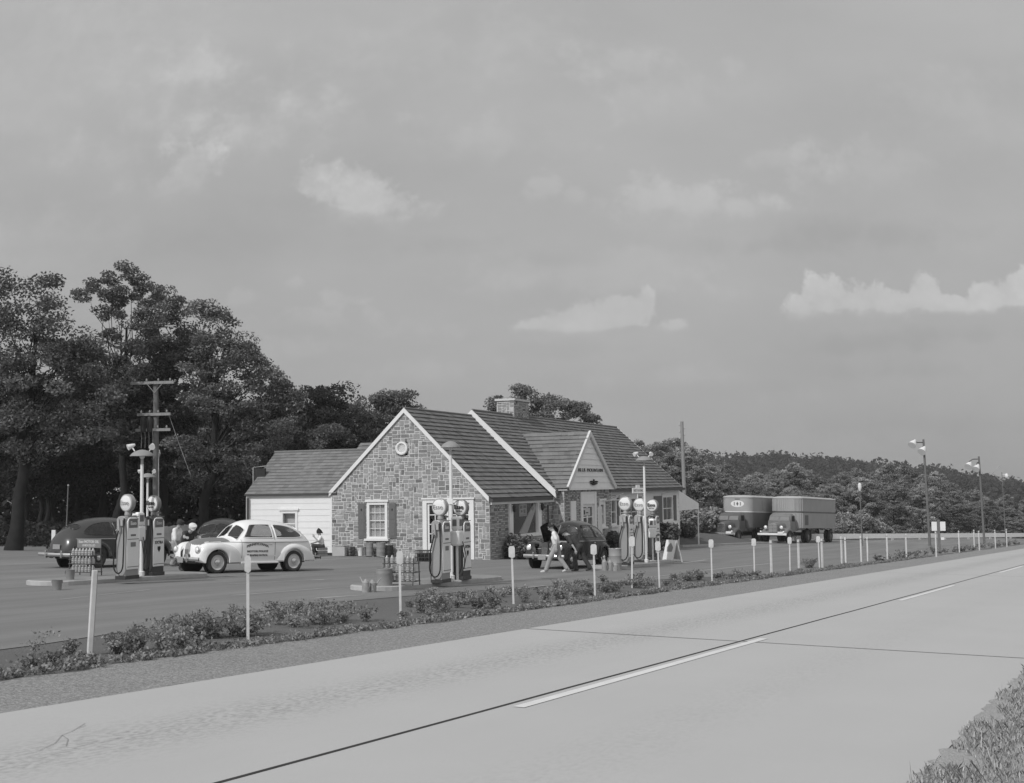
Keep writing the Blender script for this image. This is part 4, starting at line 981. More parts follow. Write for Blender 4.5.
def pail(p, label, h=.32, r=.16, up=0.0, m='pail', grp='pails on the forecourt'):
    t = thing('pail', label, 'pail', onground(p, up), R.uniform(0, 3), grp)
    mb = MB(); mb.lathe([(.0001, .01), (r * .8, 0), (r, h), (r * 1.05, h + .01), (r * .97, h), (r * .78, .03), (.0001, .03)], 20); mb.build('bucket', M[m], t)
    mb = MB(); mb.tube([(r * cos(a), .0 + .1 * sin(a), h - .02 - .14 * sin(a)) for a in [pi * k / 10 for k in range(11)]], .007, 5); mb.build('handle', M['wirerack'], t)
    return t
pail(P2(57, 590.5), 'zinc pail standing on the asphalt at the end of the dark sedan island', .25, .125)
pail(uv(P2(71.5, 584.5), 0, 0.05), 'zinc pail on the island in front of the lettered oil rack', .25, .125, IH)
def drum(p, label, h, r, up=0, m='drum', lid=True, grp='drums and barrels', ribs=(.34, .67)):
    t = thing('drum', label, 'drum', onground(p, up), R.uniform(0, 3), grp)
    prof = [(.0001, .02), (r * .95, .02), (r, 0), (r, .03)]
    for q in ribs: prof += [(r * .985, h * q - .03), (r * 1.03, h * q), (r * .985, h * q + .03)]
    prof += [(r, h - .04), (r * 1.03, h - .01), (r, h), (r * .96, h - .01)]
    if lid: prof += [(r * .94, h - .03), (.0001, h - .03)]
    else: prof += [(r * .93, .05), (.0001, .05)]
    mb = MB(); mb.lathe(prof, 26); mb.build('shell', M[m], t)
    if lid: mb = MB(); mb.cyl((r * .55, 0, h - .03), (r * .55, 0, h), .04, n=10); mb.build('bung', M['wirerack'], t)
    return t
drum(P2(384.3, 590.5), 'open grey drum on the asphalt beside the oil rack', .56, .21, lid=False, grp=None, ribs=(.2, .8))
def can(p, label, h=.3, r=.1, m='tin', up=0, rz=None, grp='spouted oil cans'):
    t = thing('oil_can', label, 'oil can', onground(p, up), R.uniform(0, 6) if rz is None else rz, grp)
    mb = MB(); mb.lathe([(.0001, 0), (r, 0), (r, h * .75), (r * .45, h * .92), (r * .3, h), (.0001, h)], 16); mb.build('can', M[m], t)
    mb = MB(); mb.tube([(r * .8, 0, h * .55), (r * 1.7, 0, h * .95), (r * 2.3, 0, h * 1.15)], [.022, .014, .01], 7); mb.build('spout', M[m], t)
    mb = MB(); mb.tube([(-r * .9, 0, h * .3), (-r * 1.5, 0, h * .5), (-r * 1.3, 0, h * .85), (-r * .4, 0, h * .9)], .01, 6); mb.build('handle', M[m], t)
can(P2(366, 592.5), 'dented spouted can standing left of the open grey drum', .33, .1, rz=2.4); can(P2(372.5, 592.3), 'spouted can pushed close against the open grey drum', .31, .1, rz=.2)
drum(P2(615.4, 570), 'pale drum standing behind the small cans at the end of the three pump island', .80, .24, m='pumplight')
for k, (px, py) in enumerate(((604.6, 570.6), (610.3, 570.6), (615.5, 571.3))):
    can(P2(px, py), ('tall pale can nearest the dark car with its hood up', 'tall pale can between two others before the pale drum', 'shorter pale can against the front of the pale drum')[k], (.42, .4, .3)[k], .1, 'pumplight', rz=2 + k, grp='pale cans beside the pale drum')
def gwall(px, py, off):                                # on the ground in front of the stone gable
    y, _ = BPX(px, py, -off); return bworld(-off, y)
drum(gwall(369.8, 557, .45), 'slim barrel against the stone gable, left of the two below the window', .60, .17, up=.05)
drum(gwall(381, 558, .5), 'stout barrel against the stone gable, right of the two below the window', .62, .21, up=.05)
drum(gwall(389.5, 557, .3), 'black barrel half hidden in shade below the right shutter', .5, .17, m='blacksteel', up=.05)
t = pail(gwall(360.5, 557, .5), 'white enamel pail at the foot of the stone gable', .34, .13, .05, 'white', None)
pail(gwall(364.5, 557, .35), 'dull pail squeezed between the white pail and the barrel', .4, .13, .05, 'drum', None)
t = thing('cardboard_box', 'pale carton on the ground at the corner of the stone gable', 'box', onground(gwall(341, 556.5, .6), .03), YAW + .15)
mb = MB(); mb.b2(-.3, .3, -.3, .3, 0, .42); mb.build('carton', M['crateboard'], t)
for sg in (-1, 1): mb = MB(); mb.box((0, sg * .17, .435), (.6, .26, .008), X=Matrix.Rotation(sg * .06, 4, 'X')); mb.build('flap', M['crateboard'], t)
t = thing('trash_crate', 'dark low crate beside the pale carton at the stone gable', 'crate', onground(gwall(348.5, 556.5, .35), .03), YAW)
mb = MB()
for z in (.05, .18, .31): mb.b2(-.2, .2, -.22, -.2, z, z + .1); mb.b2(-.2, .2, .2, .22, z, z + .1); mb.b2(-.22, -.2, -.22, .22, z, z + .1); mb.b2(.2, .22, -.22, .22, z, z + .1)
mb.b2(-.2, .2, -.2, .2, 0, .03); mb.build('slats', M['poletar'], t)
# folding easel sign
ep = P2(672.3, 562.0)
t = thing('easel_sign', 'white folding easel sign standing on the asphalt past the dark pump', 'sign', onground(ep), .62)
for sg, nm in ((-1, 0), (1, 1)):
    mb = MB(); a = radians(17) * sg
    X = Matrix.Translation((sg * .30, 0, 0)) @ Matrix.Rotation(-a, 4, 'Y')
    mb.add([X @ Vector(p) for p in ((-.012, -.34, 0), (-.012, -.26, 0), (-.012, -.24, .12), (-.012, .24, .12), (-.012, .26, 0), (-.012, .34, 0), (-.012, .34, 1.02), (-.012, -.34, 1.02), (.012, -.34, 0), (.012, -.26, 0), (.012, -.24, .12), (.012, .24, .12), (.012, .26, 0), (.012, .34, 0), (.012, .34, 1.02), (.012, -.34, 1.02))],
           [(0, 1, 2, 7), (2, 3, 6, 7), (3, 4, 5, 6), (8, 15, 10, 9), (10, 15, 14, 11), (11, 14, 13, 12), (0, 7, 15, 8), (6, 5, 13, 14), (7, 6, 14, 15), (0, 8, 9, 1), (1, 9, 10, 2), (2, 10, 11, 3), (3, 11, 12, 4), (4, 12, 13, 5)])
    bd = mb.build('board', M['white'], t)
    mb = MB(); Xt = X @ Matrix.Translation((sg * .0135, 0, .68)) @ Matrix.Rotation(sg * pi / 2, 4, 'Z') @ Matrix.Rotation(pi / 2, 4, 'X')
    mb.prism([(-.16, -.2), (.16, -.2), (.2, .0), (.0, .22), (-.2, .0)], 0, .003, lambda p, q_, d: Xt @ Vector((p, q_, d))); mb.build('printed_patch', M['inkgrey'], bd)

# ------------------------------------------------------------------ marker posts along the verge
M['postwhite'] = mat('post_white_paint', .58, .7, .13, 7, var2=.06, scale2=1.5)
GRPP = 'white marker posts along the verge'
def base_at(px, py): return P2(px, py)
t = thing('marker_post', 'thick square white post leaning slightly in the weeds before the left island', 'marker post', onground(P2(89.5, 655)), .6)
mb = MB(); a = Matrix.Rotation(radians(3.0), 4, 'Y'); mb.b2(-.033, .033, -.033, .033, -.15, 1.13, X=a); mb.build('post', M['postwhite'], t, bevel=.008)
mb = MB(); mb.b2(.0335, .036, -.033, .033, .0, 1.1, X=a); mb.build('shaded_side', M['wood'], t)  # shade on one side of the post, put in as a darker face
t['group'] = GRPP
def plate_post(px, py, top, label, wpx=6.0, lean=0.0):
    p = P2(px, py); sc = F / p[1]; H = (py - top) / sc
    t = thing('marker_post', label, 'marker post', onground(p), atan2(p[0], p[1]) * -1, GRPP); a = Matrix.Rotation(lean + R.uniform(-.022, .022), 4, 'Y'); hw = min(.075, wpx / sc / 2)
    mb = MB(); mb.b2(-.022, .022, -.012, .012, -.1, H - .1, X=a); mb.build('stake', M['postwhite'], t)
    z0 = H - .21 * H / 1.15
    pl = [(-hw, z0), (hw * .2, z0 - .035), (hw, z0), (hw, H - .04), (hw * .6, H), (-hw * .6, H), (-hw, H - .04)]
    mb = MB(); mb.prism(pl, .0125, .03, lambda x, z, d: a @ Vector((x, -d, z))); mb.build('plate', M['postwhite'], t)
    return t
for px, py, top, lab in ((248, 640, 557, 'plated marker post standing before the door of the police car'), (400.5, 618, 552, 'plated marker post beside the open grey drum'), (513.5, 604, 547, 'plated marker post before the shop window'),
                         (595, 596.5, 545, 'plated marker post before the dark car with its hood up'), (632, 588, 537, 'thin marker post crossing in front of the first of the three pumps'), (659.5, 588, 542, 'plated marker post before the dark pump of the three'),
                         (712, 581, 540, 'plated marker post alone between the easel and the trucks'), (754.5, 576, 539, 'plated marker post before the truck with the oval sign'), (790, 571.5, 537.5, 'plated marker post below the bumper of the ribbed truck'),
                         (819.5, 569, 536.5, 'double marker post below the ribbed trailer')):
    plate_post(px, py, top, lab, 6.2 if px < 800 else 5)
def plain_post(px, py, top, label):
    p = P2(px, py); sc = F / p[1]; H = (py - top) / sc
    t = thing('marker_post', label, 'marker post', onground(p), R.uniform(0, 1), GRPP)
    mb = MB(); mb.b2(-.036, .036, -.036, .036, -.1, H); mb.build('post', M['postwhite'], t, bevel=.01)
    mb = MB(); mb.b2(-.038, .038, -.038, .038, H - .14, H - .1); mb.build('band', M['inkgrey'], t)
for px, py, top, lab in ((771.5, 573, 541, 'plain square post between the plated posts before the ribbed truck cab'), (799, 570, 540, 'plain square post before the tractor wheels of the ribbed truck'), (822.5, 568, 539, 'plain square post touching the double post below the ribbed trailer'),
                         (842, 564, 537, 'first plain post where the white guard rail begins'), (846, 564.5, 538, 'plain post close beside the first one at the guard rail end'), (861.5, 562, 536.5, 'plain post below the small globe lamp'), (868, 561.5, 537.5, 'plain post just past the small globe lamp'),
                         (887.5, 561, 534, 'plain post between the small globe lamp and the tall twin floodlight'), (906.5, 558, 534, 'plain post left of the tall twin floodlight'), (936.5, 557, 532, 'plain post under the pair of white notice boards'),
                         (959.5, 552.5, 531, 'plain post past the pair of white notice boards'), (974.5, 549.5, 530, 'plain post left of the farther twin floodlight'), (979.5, 550.5, 531, 'plain post at the foot of the farther twin floodlight'), (995.5, 548.5, 530, 'plain post past the farther twin floodlight'), (1007, 547, 529, 'last plain post beside the bracket lamp')):
    plain_post(px, py, top, lab)
# guard rail
ra, rb_ = P2(796, 541.8), P2(1024, 538.6)
t = thing('guard_rail', 'long white board guard rail along the far edge of the lot', 'guard rail', onground(ra))
n = 26; d = Vector((rb_[0] - ra[0], rb_[1] - ra[1])); ln = d.length * 1.5; d.normalize(); pts = [(ra[0] + d.x * ln * k / n, ra[1] + d.y * ln * k / n) for k in range(n + 1)]
for k in range(n):
    a, b = pts[k], pts[k + 1]; za, zb = gz(*a), gz(*b); nn = Vector((-d.y, d.x)) * .04; oo = t.location
    V = []
    for q, z in ((a, za), (b, zb)):
        for s_ in (-1, 1):
            for h in (.22, .70): V.append((q[0] + nn.x * s_ - oo[0], q[1] + nn.y * s_ - oo[1], z + h - oo[2]))
    mb = MB(); mb.add(V, [(0, 1, 5, 4), (2, 6, 7, 3), (1, 3, 7, 5), (0, 4, 6, 2), (0, 2, 3, 1), (4, 5, 7, 6)]); mb.build('rail', M['railwhite'], t)
    if k % 2: continue
    mb = MB(); mb.b2(a[0] - oo[0] - .09, a[0] - oo[0] + .09, a[1] - oo[1] + .05, a[1] - oo[1] + .23, za - oo[2] - .2, za - oo[2] + .56); mb.build('rail_post', M['white'], t)

# ------------------------------------------------------------------ poles
def flood_pole(px, py, top, label, arms):
    p = P2(px, py); sc = F / p[1]; H = (py - top) / sc
    t = thing('floodlight_pole', label, 'floodlight pole', onground(p), 0, 'tall floodlight poles beyond the lot')
    lx = -.022
    mb = MB(); mb.tube([(0, 0, -.3), (lx * H, 0, H)], [.11, .08], 10); mb.build('pole', M['poletar'], t)
    for (dx, dz, ax) in arms:
        mb = MB(); x0 = lx * H
        mb.tube([(x0, 0, H - .25 + ax), (x0 + dx * .6, -.1, H - .25 + ax), (x0 + dx, -.2, H + dz + .25)], .04, 6); mb.build('arm', M['blacksteel'], t)
        mb = MB(); c = Vector((x0 + dx, -.25, H + dz)); dd = Vector((-.55, -.5, -.62)).normalized(); mb.tube([c - dd * .38, c - dd * .25, c + dd * .05, c + dd * .3], [.08, .15, .27, .34], 14); mb.build('floodlight', M['white'], t)
flood_pole(930, 546, 440, 'tall dark pole with two big floodlights behind the pair of white notice boards', [(-.9, -.3, 0), (-.15, -.85, -.35)])
flood_pole(984.5, 544, 457, 'farther dark pole with two floodlights near the end of the guard rail', [(-1.0, -.75, 0), (-.3, -1.0, -.3)])
def globe_lamp(px, py, top, label):
    p = P2(px, py); sc = F / p[1]; H = (py - top) / sc
    t = thing('globe_lamp', label, 'lamp post', onground(p), 0)
    mb = MB(); mb.tube([(0, 0, -.2), (-.01 * H, 0, H - .4)], [.05, .035], 8); mb.build('pole', M['poletar'], t)
    mb = MB(); mb.lathe([(.03, -.5), (.1, -.4), (.16, -.15), (.13, .08), (.0001, .18)], 12, 0, Matrix.Translation((-.01 * H, 0, H - .2))); mb.build('globe', M['globe'], t)
globe_lamp(862.5, 546, 483, 'slim pole with a single white globe in front of the wood')
p = P2(1006, 543); t = thing('bracket_lamp', 'slim pole with two slanting bracket arms and a white lamp at the photo edge', 'lamp post', onground(p)); H = 70 / (F / p[1])
mb = MB(); mb.tube([(0, 0, -.2), (-.1, 0, H)], [.045, .035], 8); mb.build('pole', M['poletar'], t)
mb = MB(); mb.tube([(-.1, 0, H - .9), (-1.0, 0, H - .1), (-.3, 0, H + .6)], .035, 6); mb.build('bracket', M['steel'], t)
mb = MB(); mb.ball((.35, 0, H - .35), (.18, .18, .25), 10); mb.cyl((-.1, 0, H - .2), (.3, 0, H - .2), .03, n=6); mb.build('lamp', M['globe'], t)
# pair of white notice boards on a post
p = P2(939.5, 552); sc = F / p[1]; t = thing('notice_boards', 'pair of small white notice boards on one dark post in front of the guard rail', 'sign', onground(p), -.3)
mb = MB(); mb.b2(-.09, .09, -.06, .06, -.2, 32 / sc); mb.build('post', M['poletar'], t)
for sg in (-1, 1):
    mb = MB(); mb.b2(sg * .1, sg * (.1 + 5 / sc), -.09, -.065, 21 / sc, 30 / sc); mb.build('board', M['white'], t)
mb = MB(); mb.b2(.12, .12 + 3 / sc, -.09, -.065, 12 / sc, 14.5 / sc); mb.build('small_plate', M['white'], t)
# utility pole with three cross arms and transformers
q = at_depth(156.5, 500, 62); t = thing('utility_pole', 'dark wooden utility pole with three cross arms rising behind the left pumps', 'utility pole', onground((q[0], q[1])), -.15)
zt = at_depth(155, 381, 62)[2] - gz(q[0], q[1]); pz = lambda y: at_depth(155, y, 62)[2] - gz(q[0], q[1])
mb = MB(); mb.tube([(0, 0, -.3), (-.08, 0, zt)], [.19, .12], 12); mb.build('pole', M['poletar'], t)
for (y, xa, xb) in ((383, -1.25, .95), (414.5, -.9, .78), (430, -.98, .78)):
    mb = MB(); mb.b2(xa - .06, xb, -.22, -.13, pz(y) - .07, pz(y) + .07); ca = mb.build('cross_arm', M['wood'], t)
    for k in range(4):
        x = xa + .15 + (xb - xa - .35) * k / 3; mb = MB(); mb.lathe([(.02, 0), (.05, .03), (.05, .08), (.03, .14), (.0001, .15)], 8, 0, Matrix.Translation((x, -.17, pz(y) + .07))); mb.build('insulator', M['pail'], ca)
mb = MB(); mb.cyl((-.1, -.24, pz(383) - .05), (-.45, -.2, pz(383) + .0), .02, n=5); mb.cyl((-.06, -.2, pz(393)), (-.45, -.2, pz(384)), .02, n=5); mb.cyl((-.06, -.2, pz(393)), (.35, -.2, pz(384)), .02, n=5); mb.build('brace', M['wood'], t)
for x in (-.62, -.28): mb = MB(); mb.lathe([(.0001, -.75), (.13, -.75), (.14, -.1), (.1, 0), (.0001, .02)], 14, 0, Matrix.Translation((x, -.22, pz(414.5) - .12))); mb.build('transformer', M['blacksteel'], t)
mb = MB()
for k in range(4): x = -.75 + .2 * k; mb.tube([(x, -.2, pz(430)), (x + .04, -.22, pz(438)), (x + .01, -.18, pz(448))], .012, 5)
mb.tube([(.2, -.16, pz(450)), (.26, -.2, pz(454)), (.2, -.2, pz(458)), (.17, -.16, pz(452)), (.17, -.16, pz(575))], .025, 6); mb.build('wiring', M['steel'], t)
mb = MB(); mb.tube([(.6, 0, pz(414)), (.95, .3, pz(440)), (1.5, .6, pz(475))], .012, 5); mb.build('guy_wire', M['steel'], t)
q = at_depth(685, 500, 104); t = thing('bare_pole', 'tall pale utility pole rising beside the far awning', 'utility pole', onground((q[0], q[1])))
zt = at_depth(685, 421.5, 104)[2] - gz(q[0], q[1])
mb = MB(); mb.tube([(0, 0, -.3), (-.1, 0, zt)], [.2, .13], 12); mb.build('pole', M['wood'], t)
for k in range(6): mb = MB(); mb.lathe([(.02, 0), (.07, .04), (.05, .14), (.0001, .16)], 8, 0, Matrix.Translation((.2 * (1 if k % 2 else -1) - .1, 0, zt - .35 - .28 * k))); mb.cyl((-.1, 0, zt - .33 - .28 * k), (.2 * (1 if k % 2 else -1) - .1, 0, zt - .33 - .28 * k), .02, n=5); mb.build('insulator', M['steel'], t)
q = at_depth(66, 500, 60); t = thing('thin_pole', 'thin pale pole standing in the shade behind the dark sedan', 'pole', onground((q[0], q[1]))); z = at_depth(66, 486, 60)[2] - gz(q[0], q[1])
mb = MB(); mb.tube([(0, 0, -.2), (.1, 0, z)], .03, 7); mb.build('pole', M['poletar'], t); mb = MB(); mb.ball((.1, 0, z + .03), .05, 8); mb.build('cap', M['steel'], t)
# pipe bracket by the far corner of the white wing
q = bworld(1.0, WB_ + .35); t = thing('hanging_bracket', 'thin pipe bracket with a dark box standing behind the corner of the white wing', 'bracket', onground(q), YAW)
zz = lambda y: at_depth(250, y, q[1])[2] - gz(*q)
mb = MB(); mb.tube([(0, 0, 0), (0, 0, zz(467.5)), (0, -.75, zz(466.5))], .03, 7); mb.build('pipe', M['steel'], t)
mb = MB(); mb.b2(-.05, .05, -.72, -.1, zz(486), zz(468.5)); mb.build('dark_panel', M['inside'], t)
# board fence behind the police car and picket post behind the sedan
q0, q1 = at_depth(163, 540, 58), at_depth(192, 540, 62)
t = thing('board_fence', 'grey board fence between the left pumps and the police car', 'fence', onground((q0[0], q0[1]))); d = Vector((q1[0] - q0[0], q1[1] - q0[1])); k_ = int(d.length / .16)
M['fencegrey'] = mat('grey_fence_board', .42, .85, .15, 3, spec=.1)
mb = MB()
for k in range(k_):
    x, y = d.x * k / k_, d.y * k / k_; mb.box((x, y, .62 + R.uniform(-.02, .02)), (.145, .02, 1.24), rz=atan2(d.y, d.x))
mb.build('boards', M['fencegrey'], t)
for h in (.3, .95): mb = MB(); mb.cyl((0, .04, h), (d.x, d.y + .04, h), .04, n=4); mb.build('fence_rail', M['fencegrey'], t)
q = at_depth(53.7, 540, 56); t = thing('fence_post', 'white fence post with a slanting brace behind the dark sedan', 'fence post', onground((q[0], q[1]))); 
mb = MB(); mb.b2(-.08, .08, -.06, .06, -.1, at_depth(54, 530, 56)[2] - gz(q[0], q[1])); mb.build('post', M['white'], t)
mb = MB(); mb.cyl((.05, .05, .5), (.6, .2, 1.0), .05, n=4); mb.build('brace', M['white'], t)
# ------------------------------------------------------------------ cars of about 1940
M['carwhite'] = mat('white_car_enamel', .80, .22, .02, 2, spec=.5)
M['carhoodreflect'] = mat('hood_dark_reflection', .17, .3, .03, 2, spec=.5)  # dark reflection along the white car's hood top, put into its colour
M['carblack'] = mat('black_car_enamel', .022, .18, .1, 2, spec=.6)
M['cargrey'] = mat('dark_grey_car_enamel', .05, .25, .1, 2, spec=.5)
M['seat'] = mat('car_upholstery', .06, .9, .15, 6)
M['headglass'] = mat('headlamp_glass', .75, .12, .03, 6, spec=.6)
M['plate'] = mat('licence_plate', .28, .6, .1, 20)
M['tyrewall'] = mat('dusty_tyre', .05, .85, .2, 9)
M['hub'] = mat('hub_enamel', .55, .3, .05, 4, spec=.5)

PROF_T = [(-2.58, .55), (-2.54, .74), (-2.42, 1.04), (-2.20, 1.29), (-1.85, 1.49), (-1.5, 1.61), (-1.0, 1.69), (-.4, 1.715), (.0, 1.69), (.22, 1.63), (.34, 1.545), (.67, 1.165), (.78, 1.12), (1.5, 1.09), (1.78, 1.06), (1.95, .99), (2.03, .87), (2.07, .66)]
PROF_W = [(-2.58, .14), (-2.54, .32), (-2.42, .52), (-2.2, .64), (-1.7, .75), (-.9, .82), (0, .83), (.5, .81), (.95, .74), (1.5, .60), (1.78, .54), (1.95, .45), (2.03, .34), (2.07, .20)]
PROF_N = [(-2.58, 3), (-2.1, 3.4), (-1.4, 5.5), (-.6, 7), (.38, 7.5), (.68, 5), (1.0, 3.6), (2.22, 3)]
def car_y(x, z, dT=0.0):
    T = interp(x, PROF_T) + (dT if x > 1.0 else 0); W = interp(x, PROF_W); n = interp(x, PROF_N)
    s = 1.0 - (.30 * max(0, z - 1.0) / .7 if x < .95 else 0) - .25 * max(0, .55 - z)
    q = min(1, max(0, (z - .45) / max(.05, T - .45)))
    return W * s * max(0, 1 - q ** n) ** .5
def car_top(x, y):
    lo, hi = .75, interp(x, PROF_T)
    if car_y(x, lo) < abs(y): return None
    for _ in range(30):
        m = (lo + hi) / 2
        if car_y(x, m) > abs(y): lo = m
        else: hi = m
    return lo
def rounded(pts, k=3):
    for _ in range(k):
        q = []
        for i in range(len(pts)):
            a, b = pts[i], pts[(i + 1) % len(pts)]
            q += [(a[0] * .75 + b[0] * .25, a[1] * .75 + b[1] * .25), (a[0] * .25 + b[0] * .75, a[1] * .25 + b[1] * .75)]
        pts = q
    return pts
W_FRONT = rounded([(.46, 1.13), (.46, 1.15), (.18, 1.50), (.10, 1.545), (-.10, 1.555), (-.62, 1.555), (-.64, 1.54), (-.64, 1.14), (-.62, 1.12)], 2)
W_REAR = rounded([(-.76, 1.13), (-.76, 1.53), (-.80, 1.55), (-1.2, 1.53), (-1.6, 1.44), (-1.98, 1.2), (-1.80, 1.12), (-.8, 1.12)], 2)
W_SHIELD = rounded([(.67, .02), (.67, .35), (.665, .62), (.655, .63), (.37, .59), (.35, .57), (.35, .3), (.35, .02)], 1)         # (x, |y|) on the screen slope, each half
W_BACK = rounded([(-1.86, .03), (-1.86, .36), (-2.13, .32), (-2.13, .03)], 2)

def make_car(name, label, paint, hoodm=None, glassm='carglass', hood_open=False, two_tone=None, door_text=False, group=None, plate=True):
    t = thing(name, label, 'car', group=group)
    dT = -.16 if hood_open else 0
    # body shell, with real window openings
    xs = [-2.58 + 4.65 * i / 260 for i in range(261)]; K = 44; rows = []
    for x in xs:
        T = interp(x, PROF_T) + (dT if x > 1.0 else 0); zb = .34 if x < 1.75 else .34 + (x - 1.75) * .5
        half = []
        for k in range(K + 1):
            f = k / K; z = zb + (T - zb) * (1 - (1 - f) ** 1.7); half.append((x, car_y(x, z, dT), z))
        half[-1] = (x, 0.0, T)
        rows.append([(p[0], p[1], p[2]) for p in half] + [(p[0], -p[1], p[2]) for p in half[-2::-1]])
    def skip(i, j):
        p = [rows[i][j], rows[i + 1][j], rows[i][j + 1], rows[i + 1][j + 1]]; cx = sum(q[0] for q in p) / 4; cy = sum(q[1] for q in p) / 4; cz = sum(q[2] for q in p) / 4
        if abs(cy) > .40 and cz > 1.05 and (inpoly(cx, cz, W_FRONT) or inpoly(cx, cz, W_REAR)): return True
        if cz > 1.1 and inpoly(cx, abs(cy), W_SHIELD): return True
        if cz > 1.0 and inpoly(cx, abs(cy), W_BACK): return True
        if hood_open and 1.02 < cx < 2.0 and abs(cy) < .34 and cz > .8: return True
        return False
    mb = MB(); mb.grid(rows, 0, True, skip=skip)
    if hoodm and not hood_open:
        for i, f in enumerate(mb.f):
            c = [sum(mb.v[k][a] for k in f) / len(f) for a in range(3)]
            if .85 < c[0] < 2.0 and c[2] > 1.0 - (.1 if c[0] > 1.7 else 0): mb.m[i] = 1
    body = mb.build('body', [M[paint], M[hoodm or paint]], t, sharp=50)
    mb = MB(); mb.b2(-2.1, 1.9, -.55, .55, .30, .40); mb.build('underbody', M['rubber'], t)
    # glass and its rims
    for outline, nm in ((W_FRONT, 'side_window'), (W_REAR, 'quarter_window')):
        for sg in (-1, 1):
            rim = [Vector((x, sg * (car_y(x, z) + .004), z)) for x, z in outline]
            mb = MB(); mb.tube(rim + [rim[0], rim[1]], .017, 6, cap=False); fr = mb.build(nm, M[paint], t, sharp=60)
            c = Vector((sum(p.x for p in rim) / len(rim), sum(p.y for p in rim) / len(rim), sum(p.z for p in rim) / len(rim))); n = len(rim); c.y = sg * (car_y(c.x, c.z) + .004)
            mid = [Vector(((c.x + p.x) / 2, sg * (car_y((c.x + p.x) / 2, (c.z + p.z) / 2) + .004), (c.z + p.z) / 2)) for p in rim]
            mb = MB(); mb.add([c] + mid + rim, [(0, 1 + i, 1 + (i + 1) % n) for i in range(n)] + [(1 + i, 1 + n + i, 1 + n + (i + 1) % n, 1 + (i + 1) % n) for i in range(n)], 0, True); mb.build('pane', M[glassm], fr, sharp=180)
    for outline, nm in ((W_SHIELD, 'windscreen'), (W_BACK, 'rear_window')):
        for sg in (-1, 1):
            rim = []
            for x, y in outline:
                z = car_top(x, y); rim.append(Vector((x, sg * y, (z if z else 1.1) + .005)))
            mb = MB(); mb.tube(rim + [rim[0], rim[1]], .014, 6, cap=False); fr = mb.build(nm, M[paint], t, sharp=60)
            c = sum(rim, Vector()) / len(rim); n = len(rim); c.z = (car_top(c.x, c.y) or c.z) + .005
            mb = MB(); mb.add([c] + rim, [(0, 1 + i, 1 + (i + 1) % n) for i in range(n)], 0, True); mb.build('pane', M[glassm], fr, sharp=180)
    # cabin
    for x in (-.15, -1.15):
        mb = MB(); mb.b2(x - .3, x + .25, -.60, .60, .42, .70); mb.b2(x - .42, x - .28, -.58, .58, .6, 1.16); mb.build('seat', M['seat'], t, bevel=.05)
    mb = MB(); X = Matrix.Translation((.30, .36, 1.06)) @ Matrix.Rotation(radians(55), 4, 'Y'); mb.tube([X @ Vector((.2 * cos(a), .2 * sin(a), 0)) for a in [2 * pi * k / 16 for k in range(17)]], .014, 6, cap=False); mb.build('steering_wheel', M['rubber'], t)
    mb = MB(); mb.b2(.50, .85, -.5, .5, .8, 1.02); mb.build('dashboard', M['seat'], t)
    # wings
    FT = [(.52, .42), (.56, .60), (.66, .74), (.85, .86), (1.15, .94), (1.5, .985), (1.80, .965), (1.98, .89), (2.09, .72), (2.14, .52)]
    FO = [(.52, .80), (.66, .84), (1.0, .875), (1.5, .89), (1.8, .875), (1.98, .83), (2.09, .74), (2.14, .64)]
    RT = [(-2.50, .46), (-2.40, .60), (-2.15, .78), (-1.8, .90), (-1.45, .945), (-1.15, .90), (-.95, .78), (-.83, .60), (-.78, .42)]
    RO = [(-2.50, .62), (-2.3, .76), (-1.9, .85), (-1.47, .89), (-1.1, .87), (-.78, .80)]
    def arch(x, xc, base): 
        r = .43; d = abs(x - xc); return .34 + sqrt(max(0, r * r - d * d)) * .97 if d < r else base
    def wing(T, Oo, x0, x1, xc, base, sg, fr):
        rows = []; m = 60; xsw = sorted([x0 + (x1 - x0) * i / m for i in range(m + 1)] + [xc - .4299, xc - .4301, xc + .4299, xc + .4301])
        for x in xsw:
            zt = interp(x, T); yo = interp(x, Oo); zb = min(arch(x, xc, base + (.08 * max(0, (x - 1.9) / .4) if fr else 0)), zt - .02); row = []
            inner = .42 if fr else .55
            row.append((x, sg * (yo - .06), zb)); row.append((x, sg * (yo - .012), zb + .02 * min(1, (zt - zb) * 5)))
            for k in range(1, 11):
                a = k / 10 * pi / 2; zc = max(zb + .02, zt - .26); row.append((x, sg * (yo - .24 + .24 * cos(a) ** .75), zc + (zt - zc) * sin(a) ** .85))
            row.append((x, sg * (yo - .36), zt - .03)); row.append((x, sg * inner, zt - .14))
            rows.append(row)
        mb = MB(); mb.grid(rows, 0, True); return mb
    for sg in (-1, 1):
        wing(FT, FO, .52, 2.14, 1.47, .33, sg, True).build('front_wing', M[paint], t, sharp=50)
        wing(RT, RO, -2.50, -.78, -1.47, .36, sg, False).build('rear_wing', M[paint], t, sharp=50)
        mb = MB(); mb.b2(-.85, .6, sg * .70, sg * .84, .30, .36); mb.build('running_board', M[paint], t, bevel=.015)
        # headlamps
        mb = MB(); mb.ball((2.02, sg * .64, .74), (.13, .11, .12), 14); hl = mb.build('headlight', M[paint], t)
        mb = MB(); X = Matrix.Translation((2.105, sg * .64, .75)) @ Matrix.Rotation(pi / 2, 4, 'Y'); mb.lathe([(.0001, .06), (.05, .05), (.085, .025), (.095, .0)], 18, 0, X); mb.build('lens', M['headglass'], hl)
        mb = MB(); mb.lathe([(.095, -.005), (.108, .0), (.106, .02), (.094, .025)], 18, 0, X); mb.build('rim', M['chrome'], hl)
        mb = MB(); mb.ball((-2.40, sg * .62, .70), (.05, .035, .07), 10); mb.build('tail_light', M['seat'], t)
